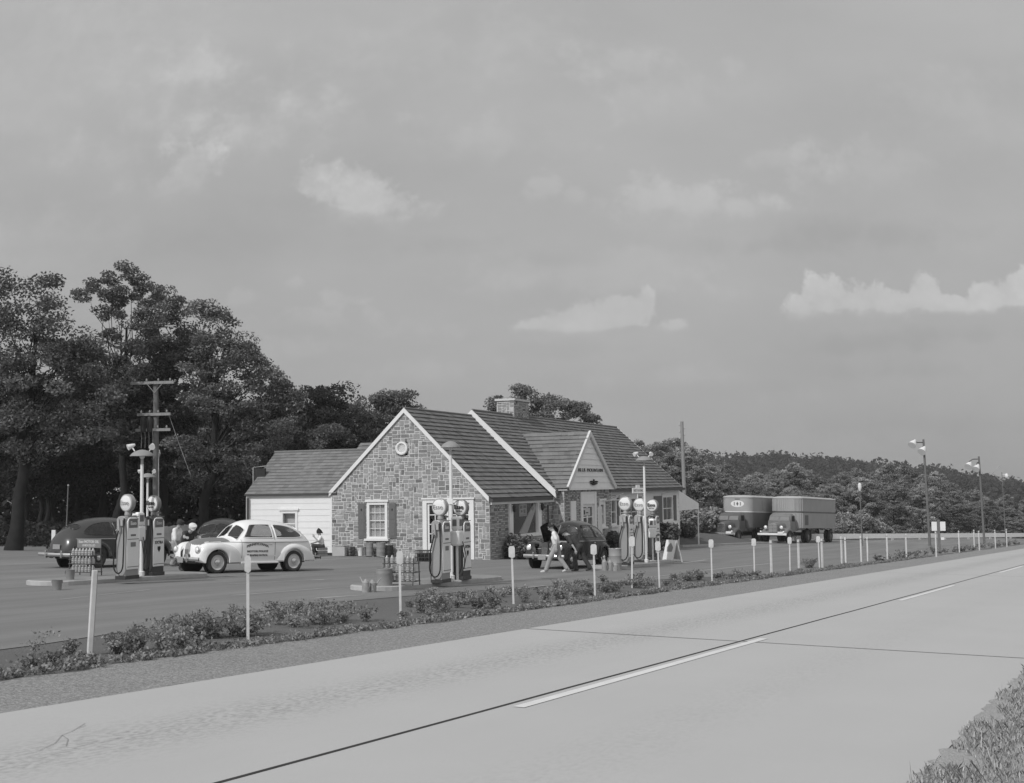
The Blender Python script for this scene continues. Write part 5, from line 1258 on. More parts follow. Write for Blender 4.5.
        # door seams, belt line, handle
        for x0, z0, z1 in ((.56, .42, 1.08), (-.70, .40, 1.55)):
            mb = MB(); zs = [z0 + (z1 - z0) * k / 12 for k in range(13)]
            for a, b in zip(zs[:-1], zs[1:]): mb.quad((x0 - .008, sg * (car_y(x0, a) + .0025), a), (x0 + .008, sg * (car_y(x0, a) + .0025), a), (x0 + .008, sg * (car_y(x0, b) + .0025), b), (x0 - .008, sg * (car_y(x0, b) + .0025), b))
            mb.build('door_seam', M['trimdark'] if paint == 'carwhite' else M['rubber'], t)
        mb = MB(); pts = [Vector((x, sg * (car_y(x, .985) + .004), .985)) for x in [-2.25 + 3.95 * k / 40 for k in range(41)]]; mb.tube(pts, .011, 5); mb.build('belt_moulding', M['inkgrey'] if paint == 'carwhite' else M['chrome'], t)
        mb = MB(); mb.cyl((-.55, sg * (car_y(-.55, .9) + .04), .92), (-.40, sg * (car_y(-.4, .9) + .045), .92), .014, n=7); mb.cyl((-.53, sg * car_y(-.53, .9), .92), (-.53, sg * (car_y(-.53, .9) + .045), .92), .012, n=6); mb.build('door_handle', M['chrome'], t)
    # grille
    mb = MB(); GR = [(0, .48), (.10, .50), (.14, .74), (.10, .92), (0, .95), (-.10, .92), (-.14, .74), (-.10, .50)]
    mb.prism(GR, 1.97, 2.085, lambda a, b, d: (d - .12 * max(0, b - .75), a, b)); g = mb.build('grille', M['steel'] if paint == 'carwhite' else M['trimdark'], t, bevel=.01)
    mb = MB()
    for k in range(7): y = -.105 + .035 * k; mb.b2(2.086, 2.096, y - .006, y + .006, .51, .76)
    mb.build('grille_bars', M['chrome'], g)
    for sg in (-1, 1):
        mb = MB()
        for k in range(5): mb.cyl((2.02, sg * .17, .50 + .055 * k), (1.97, sg * .44, .51 + .05 * k), .012, n=6)
        mb.build('side_grille', M['chrome'], t)
    # bumpers
    for x, sg in ((2.27, 1), (-2.66, -1)):
        pts = [(x - sg * .10 * (abs(y) / .8) ** 2.5, y, .46) for y in [-.84 + 1.68 * k / 16 for k in range(17)]]
        rows = [[(p[0] + sg * dx, p[1], p[2] + dz) for dx, dz in ((0, -.06), (.02, -.045), (.028, 0), (.02, .045), (0, .06), (-.01, .0), (0, -.06))] for p in pts]
        mb = MB(); mb.grid(rows, 0, True); b = mb.build('bumper', M['chrome'], t, sharp=60)
        for y in (-.36, .36): mb = MB(); mb.b2(x + sg * .02, x + sg * .06, y - .025, y + .025, .36, .60); mb.build('overrider', M['chrome'], b, bevel=.01)
        mb = MB(); mb.cyl((x - sg * .03, -.45, .44), (x - sg * .5, -.4, .42), .025, n=6); mb.cyl((x - sg * .03, .45, .44), (x - sg * .5, .4, .42), .025, n=6); mb.build('bumper_bracket', M['rubber'], b)
    if plate:
        mb = MB(); mb.b2(2.31, 2.322, -.16, .16, .34, .50); mb.build('licence_plate', M['plate'], t); mb = MB(); mb.b2(-2.585, -2.573, -.16, .16, .64, .80); mb.build('licence_plate', M['plate'], t)
    # wheels
    for xc in (1.47, -1.47):
        for sg in (-1, 1):
            X = Matrix.Translation((xc, sg * .74, .355)) @ Matrix.Rotation(-sg * pi / 2, 4, 'X')
            mb = MB(); mb.lathe([(.235, -.08), (.30, -.095), (.345, -.07), (.355, -.03), (.355, .03), (.345, .07), (.30, .095), (.235, .08), (.22, .03)], 30, 0, X); wl = mb.build('wheel', M['tyrewall'], t)
            mb = MB(); mb.lathe([(.238, .083), (.215, .06), (.17, .045), (.14, .06), (.115, .07), (.1, .055)], 26, 0, X); mb.build('rim', M['hub'] if paint == 'carwhite' else M['cargrey'], wl)
            mb = MB(); mb.lathe([(.105, .055), (.095, .085), (.05, .105), (.0001, .11)], 20, 0, X); mb.build('hub_cap', M['chrome'], wl)
            mb = MB(); mb.lathe([(.42, -.02), (.42, -.12), (.0001, -.12)], 20, 0, X); mb.build('wheel_well', M['rubber'], wl)
    if hood_open:
        mb = MB(); rows = []
        for i in range(12):
            u = i / 11; row = []
            for j in range(13):
                v = -1 + 2 * j / 12; wv = .52 - .18 * u; row.append((1.02 + ((.92 * u)) * cos(radians(38)) + .10 * v * v * sin(radians(38)), v * wv, 1.07 + (.92 * u) * sin(radians(38)) - .16 * v * v))
            rows.append(row)
        mb.grid(rows, 0, True); mb.grid([[(p[0] + .02, p[1] * .97, p[2] - .03) for p in r] for r in rows], 0, True); mb.build('hood', M[paint], t, sharp=70)
        mb = MB(); mb.cyl((1.9, .3, .9), (1.45, .35, 1.55), .01, n=5); mb.build('hood_stay', M['steel'], t)
        mb = MB(); mb.b2(1.05, 1.95, -.22, .22, .6, .82); mb.lathe([(.14, 0), (.14, .1), (.0001, .1)], 14, 0, Matrix.Translation((1.4, 0, .84))); mb.build('engine', M['cargrey'], t, bevel=.03)
        mb = MB(); mb.b2(1.9, 1.95, -.3, .3, .5, .9); mb.build('radiator', M['wirerack'], t, bevel=.02)
    else:
        mb = MB(); pts = [(x, 0, interp(x, PROF_T) + .004) for x in [1.0 + 1.02 * k / 20 for k in range(21)]]; mb.tube(pts, .012, 6); mb.ball((2.0, 0, .95), (.05, .02, .03), 8); mb.build('hood_ornament', M['chrome'], t)
    if door_text:
        sgs = 1
        def onbody(V):
            out = []
            for p in V: out.append(Vector((-p.x + -.02, sgs * (car_y(-.02 - p.x, .72 + p.y) + .004 + p.z), .72 + p.y)))
            return out
        for nm, body_, rowz, size, wd, arc in (('door_lettering', 'PENNSYLVANIA', .12, .10, .84, .085), ('door_lettering', 'MOTOR POLICE', -.03, .085, .80, 0), ('door_lettering', 'TURNPIKE PATROL', -.16, .085, .80, 0)):
            m2 = MB(); m2.text(body_, size, Matrix.Identity(4), bold=.004, ext=.001, width=wd)
            V = [Vector(p) for p in m2.v]
            for p in V: p.y += rowz + arc * (1 - (p.x / (wd / 2)) ** 2) if arc else rowz
            m3 = MB(); m3.add(onbody(V), [tuple(f) for f in m2.f]); m3.build(nm, M['inkgrey'] if False else M['trimdark'], t)
    return t
def place_car(t, front, rear, near_left=True):
    """Set the car down by the ground points of its two near-side wheels (the left ones, or the right ones)."""
    h = Vector((front[0] - rear[0], front[1] - rear[1])); h.normalize(); left = Vector((-h.y, h.x)); s = -.78 if near_left else .78
    c = Vector(((front[0] + rear[0]) / 2, (front[1] + rear[1]) / 2)) + left * s
    t.location = (c.x, c.y, gz(c.x, c.y))
    hz = -(GA * h.x + GB * h.y); t.rotation_euler = (atan(-(GA * left.x + GB * left.y)), -atan(hz), atan2(h.y, h.x)); return t
cp = make_car('police_car', 'white two door police sedan with lettered door parked before the white wing', 'carwhite', 'carhoodreflect', door_text=True)
place_car(cp, P2(214, 573.8), P2(295, 571.6))
cb = make_car('parked_sedan', 'dark sedan seen from behind, parked at the island with the lettered oil rack', 'cargrey')
h = Vector((sin(radians(27)), cos(radians(27)))); rr_ = Vector(P2(97.5, 568.2)); place_car(cb, tuple(rr_ + h * 2.94), tuple(rr_), False)
ck = make_car('open_hood_sedan', 'black sedan with its hood raised, facing the camera before the entrance', 'carblack', hood_open=True)
place_car(ck, P2(571, 569.5), P2(603, 567.2)); ck.scale = (1, 1, 1.05)
cd_ = make_car('parked_sedan', 'dark sedan facing the camera, half hidden behind the hood of the police car', 'cargrey')
q = at_depth(219, 540, 51); cd_.location = (q[0], q[1], gz(q[0], q[1])); cd_.rotation_euler = (0, radians(1.5), atan2(-.985, .02)); cd_.scale = (1, 1.12, .98)

# ------------------------------------------------------------------ the two semi-trailer trucks
M['truckdark'] = mat('dark_truck_paint', .10, .4, .1, 2, spec=.4)
M['truckgrey'] = mat('grey_truck_paint', .18, .45, .08, 2, spec=.4)
M['trailermid'] = mat('mid_trailer_paint', .34, .5, .07, 1.5, var2=.04)
M['trailerdark'] = mat('dark_trailer_paint', .12, .5, .07, 1.5, var2=.04)
M['trailertop'] = mat('canvas_trailer_roof', .40, .7, .06, 2)
def make_truck(label, ribbed):
    t = thing('semi_trailer_truck', label, 'truck', group='parked semi-trailer trucks')
    cab = thing('tractor', None, None); del cab; 
    # x forward from the middle of the tractor's front axle, y left
    pm = M['truckdark'] if not ribbed else M['truckgrey']
    # hood: loft
    rows = []
    for x, w_, z1 in ((1.02, .30, 1.35), (.98, .34, 1.48), (.8, .37, 1.53), (.2, .42, 1.58), (-.35, .56, 1.62)):
        rows.append([(x, w_ * cos(a) if k not in (0, 16) else w_ * (1 if k == 0 else -1), .75 if k in (0, 16) else 1.05 + (z1 - 1.05) * max(0, sin(a)) ** .6) for k, a in [(k, pi * (k - 1) / 14 if 0 < k < 16 else 0) for k in range(17)]])
    mb = MB(); mb.grid(rows, 0, True); mb.add([r for r in rows[0]], [tuple(range(17))]); mb.build('hood', pm, t, sharp=50)
    mb = MB(); mb.b2(1.0, 1.05, -.32, .32, .78, 1.42); g = mb.build('grille', pm, t, bevel=.03)
    for k in range(6): mb = MB(); mb.b2(1.051, 1.075, -.30, .30, .82 + .1 * k, .85 + .1 * k); mb.build('grille_bar', M['chrome'] if not ribbed else M['steel'], g)
    mb = MB(); mb.b2(1.051, 1.085, -.02, .02, .8, 1.44); mb.build('grille_spine', M['chrome'], g)
    # cab
    sec = [(-1.55, .80, 2.02), (-1.45, .90, 2.16), (-1.0, .92, 2.22), (-.7, .90, 2.17), (-.55, .87, 2.05), (-.36, .86, 1.62)]
    rows = []
    for x, w_, z1 in sec:
        rows.append([(x, w_, .85), (x, w_ * 1.0, 1.3), (x, w_ * .98, min(1.62, z1)), (x, w_ * .92, z1 - .14 if z1 > 1.8 else z1 - .01), (x, w_ * .78, z1 - .02), (x, 0, z1), (x, -w_ * .78, z1 - .02), (x, -w_ * .92, z1 - .14 if z1 > 1.8 else z1 - .01), (x, -w_ * .98, min(1.62, z1)), (x, -w_, 1.3), (x, -w_, .85)])
    mb = MB(); mb.grid(rows, 0, True); mb.add(rows[0], [tuple(range(11))]); mb.add(rows[-1], [tuple(range(11))]); cb_ = mb.build('cab', pm, t, sharp=40)
    for sg in (-1, 1):
        P = [(-.385, .04, 1.66), (-.385, .76, 1.66), (-.53, .74, 2.0), (-.53, .04, 2.0)]
        mb = MB(); mb.add([(p[0] + .03, sg * p[1], p[2]) for p in P], [(0, 1, 2, 3)]); mb.build('windscreen', M['dial'], cb_)
        mb = MB(); mb.tube([(p[0] + .03, sg * p[1], p[2]) for p in P + P[:2]], .018, 5, cap=False); mb.build('windscreen_frame', pm, cb_)
        mb = MB(); mb.add([(x, sg * y, z) for x, y, z in ((-.65, .895, 1.62), (-1.25, .91, 1.62), (-1.25, .87, 2.02), (-.72, .86, 2.02))], [(0, 1, 2, 3)]); mb.build('side_window', M['rubber'], cb_)
        # front wing
        rows = []
        for i in range(21):
            x = -.75 + 1.7 * i / 20; a = max(0, 1 - ((x - .05) / .92) ** 2) ** .5; zt = .45 + .66 * a; rows.append([(x, sg * .98, max(.5, zt - .16)), (x, sg * .97, zt - .05), (x, sg * .90, zt), (x, sg * .6, zt + .02), (x, sg * .40, zt - .02)])
        mb = MB(); mb.grid(rows, 0, True); mb.build('front_wing', pm, t, sharp=60)
        mb = MB(); X = Matrix.Translation((.86, sg * .60, 1.18)) @ Matrix.Rotation(pi / 2, 4, 'Y'); mb.lathe([(.0001, -.2), (.08, -.16), (.13, -.04), (.14, .03), (.125, .04)], 16, 0, X); hl = mb.build('headlight', pm, t)
        mb = MB(); mb.lathe([(.125, .035), (.09, .06), (.0001, .075)], 16, 0, X); mb.build('lens', M['headglass'], hl)
        mb = MB(); mb.b2(-1.4, -.7, sg * .75, sg * 1.0, .5, .58); mb.build('step', M['truckdark'], t)
        mb = MB(); X = Matrix.Translation((1.2, sg * .86, .86)); mb.ball((0, 0, 0), (.05, .07, .07), 10, 0, X); mb.build('marker_lamp', M['headglass'], t)
    mb = MB(); mb.b2(1.18, 1.26, -1.1, 1.1, .60, .75); b = mb.build('bumper', M['white'] if ribbed else M['chrome'], t, bevel=.02)
    mb = MB(); mb.b2(1.281, 1.29, .45, .85, .70, .86); mb.build('licence_plate', M['white'], b)
    mb = MB(); mb.b2(-4.6, 1.15, -.42, .42, .55, .75); mb.build('chassis', M['rubber'], t)
    def wheel(x, y, dual, sg):
        for k in range(2 if dual else 1):
            X = Matrix.Translation((x, y - sg * .27 * k, .50)) @ Matrix.Rotation(-sg * pi / 2, 4, 'X')
            mb = MB(); mb.lathe([(.27, -.1), (.40, -.12), (.48, -.09), (.5, -.04), (.5, .04), (.48, .09), (.40, .12), (.27, .1), (.25, .0)], 26, 0, X); wl = mb.build('wheel', M['tyrewall'], t)
            mb = MB(); mb.lathe([(.27, .08), (.22, .02), (.14, .04), (.12, .1), (.0001, .11)], 18, 0, X); mb.build('rim', M['truckgrey'], wl)
    for sg in (-1, 1): wheel(0, sg * .86, False, sg); wheel(-3.9, sg * 1.0, True, sg); wheel(-9.6, sg * 1.0, True, sg)
    # trailer with rounded front corners
    x1, x0, hw, z0, z1 = -1.95, -10.6, 1.18, 1.12, 3.45
    out = [(x0, hw)] + [(x1 - .55 + .55 * sin(a), hw - .55 + .55 * cos(a)) for a in [pi / 2 * k / 8 for k in range(9)]]; out = out + [(x, -y) for x, y in out[::-1]]
    zm = 2.32
    n = len(out)
    def shell(name, za, zb, m):
        mb = MB(); mb.add([(x, y, za) for x, y in out] + [(x, y, zb) for x, y in out], [(i, (i + 1) % n, n + (i + 1) % n, n + i) for i in range(n)] + [tuple(range(n))[::-1], tuple(range(n, 2 * n))]); return mb.build(name, m, t)
    if ribbed:
        shell('trailer_lower', z0, zm - .06, M['trailermid']); shell('trailer_band', zm - .058, zm + .06, M['trailerdark']).data.materials[0] = M['truckdark']; tr_ = shell('trailer_upper', zm + .062, z1 - .12, M['trailermid'])
        mb = MB()
        for y in [-.95 + .146 * k for k in range(14)]:
            xx = x1 - (.0 if abs(y) < .63 else .55 - sqrt(max(0, .55 ** 2 - (abs(y) - .63) ** 2)))
            mb.b2(xx - .02, xx + .035, y - .025, y + .025, z0 + .02, zm - .07); mb.b2(xx - .02, xx + .035, y - .025, y + .025, zm + .07, z1 - .14)
        for a in (.35, .7, 1.05, 1.4):
            xx, yy_ = x1 - .55 + .57 * sin(a), hw - .55 + .57 * cos(a)
            for sg in (-1, 1): mb.cyl((xx, sg * yy_, z0 + .02), (xx, sg * yy_, zm - .07), .03, n=5); mb.cyl((xx, sg * yy_, zm + .07), (xx, sg * yy_, z1 - .14), .03, n=5)
        mb.build('ribs', M['trailermid'], tr_)
        mb = MB(); mb.b2(-3.6, -2.8, hw + .001, hw + .012, 1.35, 2.1); mb.build('side_panel', M['trailerdark'], t)
    else:
        shell('trailer_lower', z0, zm - .06, M['trailerdark']); shell('trailer_band', zm - .058, zm, M['white']); tr_ = shell('trailer_upper', zm + .002, z1 - .12, M['trailermid'])
        mb = MB(); mb.prism([(.52 * cos(a) if True else 0, 2.88 + .25 * sin(a)) for a in [2 * pi * k / 28 for k in range(28)]], x1 + .001, x1 + .012, lambda a, b, d: (d, a + .1, b)); ov = mb.build('oval_sign', M['white'], tr_)
        mb = MB(); mb.prism([(0, .16), (.09, 0), (0, -.16), (-.09, 0)], .013, .018, lambda a, b, d: (x1 + d, .1 + a, 2.88 + b)); mb.build('oval_mark', M['truckdark'], ov)
        for sg in (-1, 1): mb = MB(); mb.prism([(sg * .2, .13), (sg * .28, .13), (sg * .28, -.13), (sg * .2, -.13)], .013, .018, lambda a, b, d: (x1 + d, .1 + a, 2.88 + b)); mb.build('oval_bar', M['inkgrey'], ov)
        mb = MB(); mb.b2(x1 + .001, x1 + .01, -.1, .3, 3.2, 3.26); mb.build('oval_caption', M['truckdark'], tr_)
        for dz in (-.17, .17): mb = MB(); mb.prism([(0, .2), (.16, 0), (0, -.2), (-.16, 0)], .001, .01, lambda a, b, d: (-4.4 + a, hw + d, 2.8 + dz + b)); mb.build('side_emblem', M['pumplight'], tr_)
    rows = []
    for k, (ins, z) in enumerate(((-.03, z1 - .118), (-.03, z1 - .06), (.05, z1), (.3, z1 + .06), (.7, z1 + .09))):
        rows.append([(max(x0 + ins * .5, x - (ins if x > -5 else -ins * .0)), y * (1 - ins / hw), z) for x, y in out])
    mb = MB(); mb.grid([r + [r[0]] for r in rows], 0, True); mb.add(rows[-1], [tuple(range(n))]); mb.build('trailer_roof', M['trailertop'], t, sharp=30)
    mb = MB(); mb.b2(-4.5, -4.3, -.9, -.75, .3, 1.12); mb.b2(-4.5, -4.3, .75, .9, .3, 1.12); mb.b2(-4.44, -4.36, -.75, .75, .7, .8); mb.build('landing_gear', M['rubber'], t)
    return t
def place_truck(t, nearwheel, ang, sc):
    h = Vector((-sin(ang), -cos(ang))); left = Vector((-h.y, h.x)); c = Vector(nearwheel) - left * .98 * sc
    t.location = (c.x, c.y, gz(c.x, c.y)); hz = -(GA * h.x + GB * h.y); t.rotation_euler = (atan(-(GA * left.x + GB * left.y)), -atan(hz), atan2(h.y, h.x)); t.scale = (sc, sc, sc)
tk1 = make_truck('dark semi-trailer truck with a ribbed trailer front and a dark stripe, nearer the guard rail', True); place_truck(tk1, P2(790.5, 543.6), radians(31), 1.12)
tk0 = make_truck('dark semi-trailer truck with an oval sign on the trailer front, behind the lawn bank', False); place_truck(tk0, (18.3, 102.3), radians(31), 1.12)
# ------------------------------------------------------------------ people
M['skin'] = mat('skin', .36, .6, .05, 20, spec=.3)
M['shirtwhite'] = mat('white_shirt_cloth', .74, .9, .06, 14, bump=.3, bscale=20, spec=.1)
M['trouserpale'] = mat('pale_trouser_cloth', .32, .9, .08, 10, bump=.4, bscale=18, spec=.1)
M['clothdark'] = mat('dark_uniform_cloth', .055, .9, .15, 12, bump=.4, bscale=18, spec=.1)
M['hair'] = mat('dark_hair', .02, .7, .2, 30)
M['shoe'] = mat('shoe_leather', .05, .5, .1, 10)
M['shoepale'] = mat('pale_shoe_leather', .55, .6, .08, 10)
def person(label, loc, rz, J, mats, cap=None, group=None, hair=True, sc=1.0):
    """One continuous figure grown from tapered limbs; x is the way it faces, y its left."""
    V3 = lambda p: Vector(p)
    caps = []                                           # (p0, r0, p1, r1, material)
    def c(a, ra, b, rb, m): caps.append((V3(a), ra, V3(b), rb, m))
    pel, che, nec, hed = map(V3, (J['pelvis'], J['chest'], J['neck'], J['head']))
    up = (che - pel).normalized(); L = Vector((0, 1, 0))
    for s in (-1, 1):
        c(pel + L * s * .07 - up * .02, .115, pel + L * s * .06 + up * .12, .115, 'trouser')
        c(pel + L * s * .06 + up * .12, .125, che + L * s * .07, .14, 'shirt')
        c(che + L * s * .06, .12, che + L * s * .11 + up * .17, .075, 'shirt')
    c(che + up * .16 + L * -.13, .07, che + up * .16 + L * .13, .07, 'shirt')
    c(che + up * .2, .062, nec, .056, 'skin'); c(nec, .055, hed - (hed - nec) * .3, .055, 'skin')
    hu = (hed - nec).normalized(); hf = Vector(J.get('look', (1, 0, 0))).normalized(); hf = (hf - hu * hf.dot(hu) * .6).normalized(); hl = hu.cross(hf)
    c(hed + hu * .03 - hf * .02, .092, hed + hu * .02 + hf * .02, .086, 'skin'); c(hed - hu * .03 + hf * .03, .074, hed - hu * .085 + hf * .055, .042, 'skin')
    c(hed + hf * .095 + hu * .0, .014, hed + hf * .118 - hu * .03, .018, 'skin')
    for s in (-1, 1):
        c(hed - hf * .01 + hl * s * .088 + hu * .02, .018, hed - hf * .0 + hl * s * .086 - hu * .025, .014, 'skin')
        c(hed + hf * .092 + hl * s * .034 + hu * .012, .012, hed + hf * .093 + hl * s * .036 + hu * .012, .012, 'eye')
    c(hed + hf * .085 - hu * .062 - hl * .02, .009, hed + hf * .085 - hu * .062 + hl * .02, .009, 'lip')
    for s, k in ((1, 'l'), (-1, 'r')):
        hip = pel + L * s * .09 - up * .03; kn, an, toe = map(V3, (J['knee_' + k], J['ankle_' + k], J['toe_' + k]))
        c(hip, .118, kn, .085, 'trouser'); c(kn, .085, an + (kn - an) * .12, .078, 'trouser'); c(an + (kn - an) * .14, .076, an + (kn - an) * .06, .08, 'trouser')
        heel = an + Vector((0, 0, -.035)) - (toe - an).normalized() * .05
        c(an, .04, heel, .04, 'shoe'); c(heel, .042, toe, .032, 'shoe'); c(heel + (toe - heel) * .5, .045, toe, .034, 'shoe')
        sh = che + up * .155 + L * s * .175; el, wr = V3(J['elbow_' + k]), V3(J['wrist_' + k])
        slv = J.get('sleeve', .75)
        c(sh, .078, sh + (el - sh) * slv, .066, 'shirt'); c(sh + (el - sh) * slv, .046, el, .042, 'skin'); c(el, .042, wr, .028, 'skin')
        fd = Vector(J.get('hand_' + k, tuple((wr - el)))).normalized(); pn = L if abs(fd.dot(L)) < .8 else Vector((1, 0, 0)); side = fd.cross(pn).normalized(); pn = side.cross(fd)
        pm = wr + fd * .085; c(wr, .027, pm - side * .016, .026, 'skin'); c(wr, .027, pm + side * .018, .026, 'skin')
        for q, (o_, ln) in enumerate(((-.033, .07), (-.011, .082), (.011, .077), (.032, .06))):
            b0 = pm + side * o_; b1 = b0 + fd * ln * .55 - pn * s * .008; b2_ = b1 + fd * ln * .4 - pn * s * .024
            c(b0, .0105, b1, .0098, 'skin'); c(b1, .0098, b2_, .0085, 'skin')
        t0 = wr + fd * .03 - side * .02; t1 = t0 - side * .032 + fd * .035 - pn * s * .012; c(t0, .013, t1, .0115, 'skin'); c(t1, .0115, t1 + fd * .03 - pn * s * .006, .009, 'skin')
    mb = MB()
    for a, ra, b, rb, m in caps:
        d = (b - a); n_ = d.length
        if n_ < 1e-4: d = Vector((0, 0, 1)); n_ = 1e-4
        d.normalize(); pts, rs = [], []
        for k in range(5): t = pi / 2 * (1 - k / 4); pts.append(a - d * ra * sin(t)); rs.append(max(.0015, ra * cos(t)))
        for k in range(5): t = pi / 2 * k / 4; pts.append(b + d * rb * sin(t)); rs.append(max(.0015, rb * cos(t)))
        mb.tube(pts, rs, 12)
    o = mb.build('tmp', M['skin']); r = o.modifiers.new('r', 'REMESH'); r.mode = 'VOXEL'; r.voxel_size = .0105
    sm = o.modifiers.new('s', 'SMOOTH'); sm.factor = .5; sm.iterations = 3
    dg = bpy.context.evaluated_depsgraph_get(); me = bpy.data.meshes.new_from_object(o.evaluated_get(dg)); old = o.data; bpy.data.objects.remove(o); bpy.data.meshes.remove(old)
    names = ['skin', 'shirt', 'trouser', 'shoe', 'eye', 'lip']; me.materials.clear()
    lib = {'skin': M['skin'], 'eye': M['ink'], 'lip': M['inkgrey'], **{k: M[v] for k, v in mats.items()}}
    for n_ in names: me.materials.append(lib[n_])
    nv = len(me.vertices); co_ = np.empty(nv * 3); me.vertices.foreach_get('co', co_); co_ = co_.reshape(-1, 3)
    cen = np.array([p.center for p in me.polygons]); best = np.full(len(cen), 9.0); idx = np.zeros(len(cen), int)
    for a, ra, b, rb, m in caps:
        a_, b_ = np.array(a), np.array(b); d = b_ - a_; t = np.clip(((cen - a_) @ d) / max(1e-9, d @ d), 0, 1); dist = np.linalg.norm(cen - a_ - t[:, None] * d, axis=1) - (ra + (rb - ra) * t)
        if m in ('eye', 'lip'): dist = dist - .006
        k = dist < best; best[k] = dist[k]; idx[k] = names.index(m)
    me.polygons.foreach_set('material_index', idx.astype(np.int32)); me.polygons.foreach_set('use_smooth', np.ones(len(cen), bool)); me.update(); me.name = 'person'
    o = bpy.data.objects.new('person', me); COL.objects.link(o); o.location = loc; o.rotation_euler = (0, 0, rz); o.scale = (sc, sc, sc); tag(o, label, 'person', group)
    X = Matrix([[hf.x, hl.x, hu.x, hed.x], [hf.y, hl.y, hu.y, hed.y], [hf.z, hl.z, hu.z, hed.z], [0, 0, 0, 1]])
    if hair:
        mb = MB(); rows = []
        big = J.get('big_hair', 1.0)
        for i in range(9):
            ph = pi / 2 * i / 8; row = []
            for k in range(25):
                th = 2 * pi * k / 24; drop = -.06 * (.5 - .5 * cos(th)) * cos(ph) if big == 1 else -.12 * (.6 - .4 * cos(th)) * cos(ph); rr = .1125 * big * (1 + .04 * sin(th * 5 + i))
                row.append(X @ Vector((rr * cos(th) * cos(ph) * 1.04 - .016, rr * cos(ph) * sin(th) * .93, .018 + drop + rr * sin(ph) * 1.2)))
            rows.append(row)
        mb.grid(rows, 0, True); mb.build('hair', M['hair'], o, sharp=180)
    if cap:
        mb = MB(); mb.lathe([(.119, .015), (.124, .06), (.136, .115), (.112, .15), (.0001, .160)], 20, 0, X @ Matrix.Translation((-.01, 0, 0))); mb.add([X @ Vector(p) for p in [(.06, -.08, .045), (.06, .08, .045), (.13, .06, .03), (.155, 0, .025), (.13, -.06, .03), (.06, -.08, .055), (.06, .08, .055), (.13, .06, .04), (.155, 0, .035), (.13, -.06, .04)]], [(0, 1, 2, 3, 4), (9, 8, 7, 6, 5), (1, 6, 7, 2), (2, 7, 8, 3), (3, 8, 9, 4), (4, 9, 5, 0)]); mb.build('cap', M[cap], o, sharp=50)
    return o
g = onground(P2(556.5, 572.6))
person('man in white shirt and pale trousers striding past the nose of the black car', g, pi - .12,
       dict(pelvis=(-.02, 0, .93), chest=(.03, 0, 1.20), neck=(.10, 0, 1.46), head=(.17, 0, 1.58), look=(1, 0, -.75), knee_l=(.20, .08, .53), ankle_l=(.36, .07, .09), toe_l=(.53, .07, .04), knee_r=(-.10, -.08, .52), ankle_r=(-.37, -.07, .13), toe_r=(-.22, -.08, .04),
            elbow_l=(-.05, .24, 1.12), wrist_l=(-.03, .25, .87), hand_l=(.1, 0, -1), elbow_r=(.03, -.24, 1.12), wrist_r=(.15, -.22, .90), hand_r=(.3, 0, -1), sleeve=.72),
       dict(shirt='shirtwhite', trouser='trouserpale', shoe='shoepale'))
g = onground(P2(580, 571.4))
person('mechanic in dark uniform leaning over the wing of the car with raised hood', g, pi - .35,
       dict(pelvis=(.02, 0, .90), chest=(.24, 0, 1.12), neck=(.44, 0, 1.30), head=(.56, 0, 1.38), look=(1, .1, -.5), knee_l=(.16, .09, .49), ankle_l=(.10, .10, .09), toe_l=(.26, .11, .04), knee_r=(-.12, -.09, .50), ankle_r=(-.36, -.10, .12), toe_r=(-.20, -.12, .04),
            elbow_l=(.20, .28, .98), wrist_l=(.06, .30, .78), hand_l=(-.1, 0, -1), elbow_r=(.52, -.26, 1.03), wrist_r=(.74, -.16, 1.05), hand_r=(1, .2, -.2), sleeve=.9),
       dict(shirt='clothdark', trouser='clothdark', shoe='shoe'), cap='clothdark')
g = onground(P2(177.3, 566.5))
person('man in white shirt and dark cap stooping with a pail beside the police car', g, -.25,
       dict(pelvis=(-.08, 0, .86), chest=(-.04, 0, 1.14), neck=(.02, 0, 1.39), head=(.09, 0, 1.50), look=(1, 0, -.5), knee_l=(.06, .10, .46), ankle_l=(-.06, .10, .09), toe_l=(.10, .12, .04), knee_r=(.02, -.10, .47), ankle_r=(-.16, -.10, .09), toe_r=(.0, -.12, .04),
            elbow_l=(.14, .26, .92), wrist_l=(.32, .16, .84), elbow_r=(.06, -.27, .90), wrist_r=(.14, -.26, .70), hand_r=(.1, 0, -1), sleeve=.8),
       dict(shirt='shirtwhite', trouser='trouserpale', shoe='shoe'), cap='clothdark')
pl_ = pail(P2(177.0, 566.8), 'white pail hanging from the hand of the stooping man', .26, .11, .32, 'white', None); pl_.location = Vector(g) + Vector((.20, -.29, .32))
X4 = cp.matrix_world if False else Matrix.Translation(cp.location) @ Matrix.Rotation(cp.rotation_euler.z, 4, 'Z')
w_ = X4 @ Vector((1.35, -1.18, 0))
person('attendant in dark shirt and white cap bending over the hood of the police car', (w_.x, w_.y, gz(w_.x, w_.y)), cp.rotation_euler.z + pi / 2 - .15,
       dict(pelvis=(-.10, 0, .90), chest=(.12, 0, 1.14), neck=(.34, 0, 1.31), head=(.44, 0, 1.41), look=(1, -.2, -.5), knee_l=(-.02, .10, .48), ankle_l=(-.10, .11, .09), toe_l=(.06, .12, .04), knee_r=(-.06, -.10, .48), ankle_r=(-.22, -.11, .09), toe_r=(-.06, -.12, .04),
            elbow_l=(.36, .26, 1.10), wrist_l=(.58, .20, 1.12), hand_l=(1, 0, -.1), elbow_r=(.42, -.26, 1.12), wrist_r=(.66, -.30, 1.13), hand_r=(1, 0, -.1), sleeve=.5),
       dict(shirt='clothdark', trouser='clothdark', shoe='shoe'), cap='white')
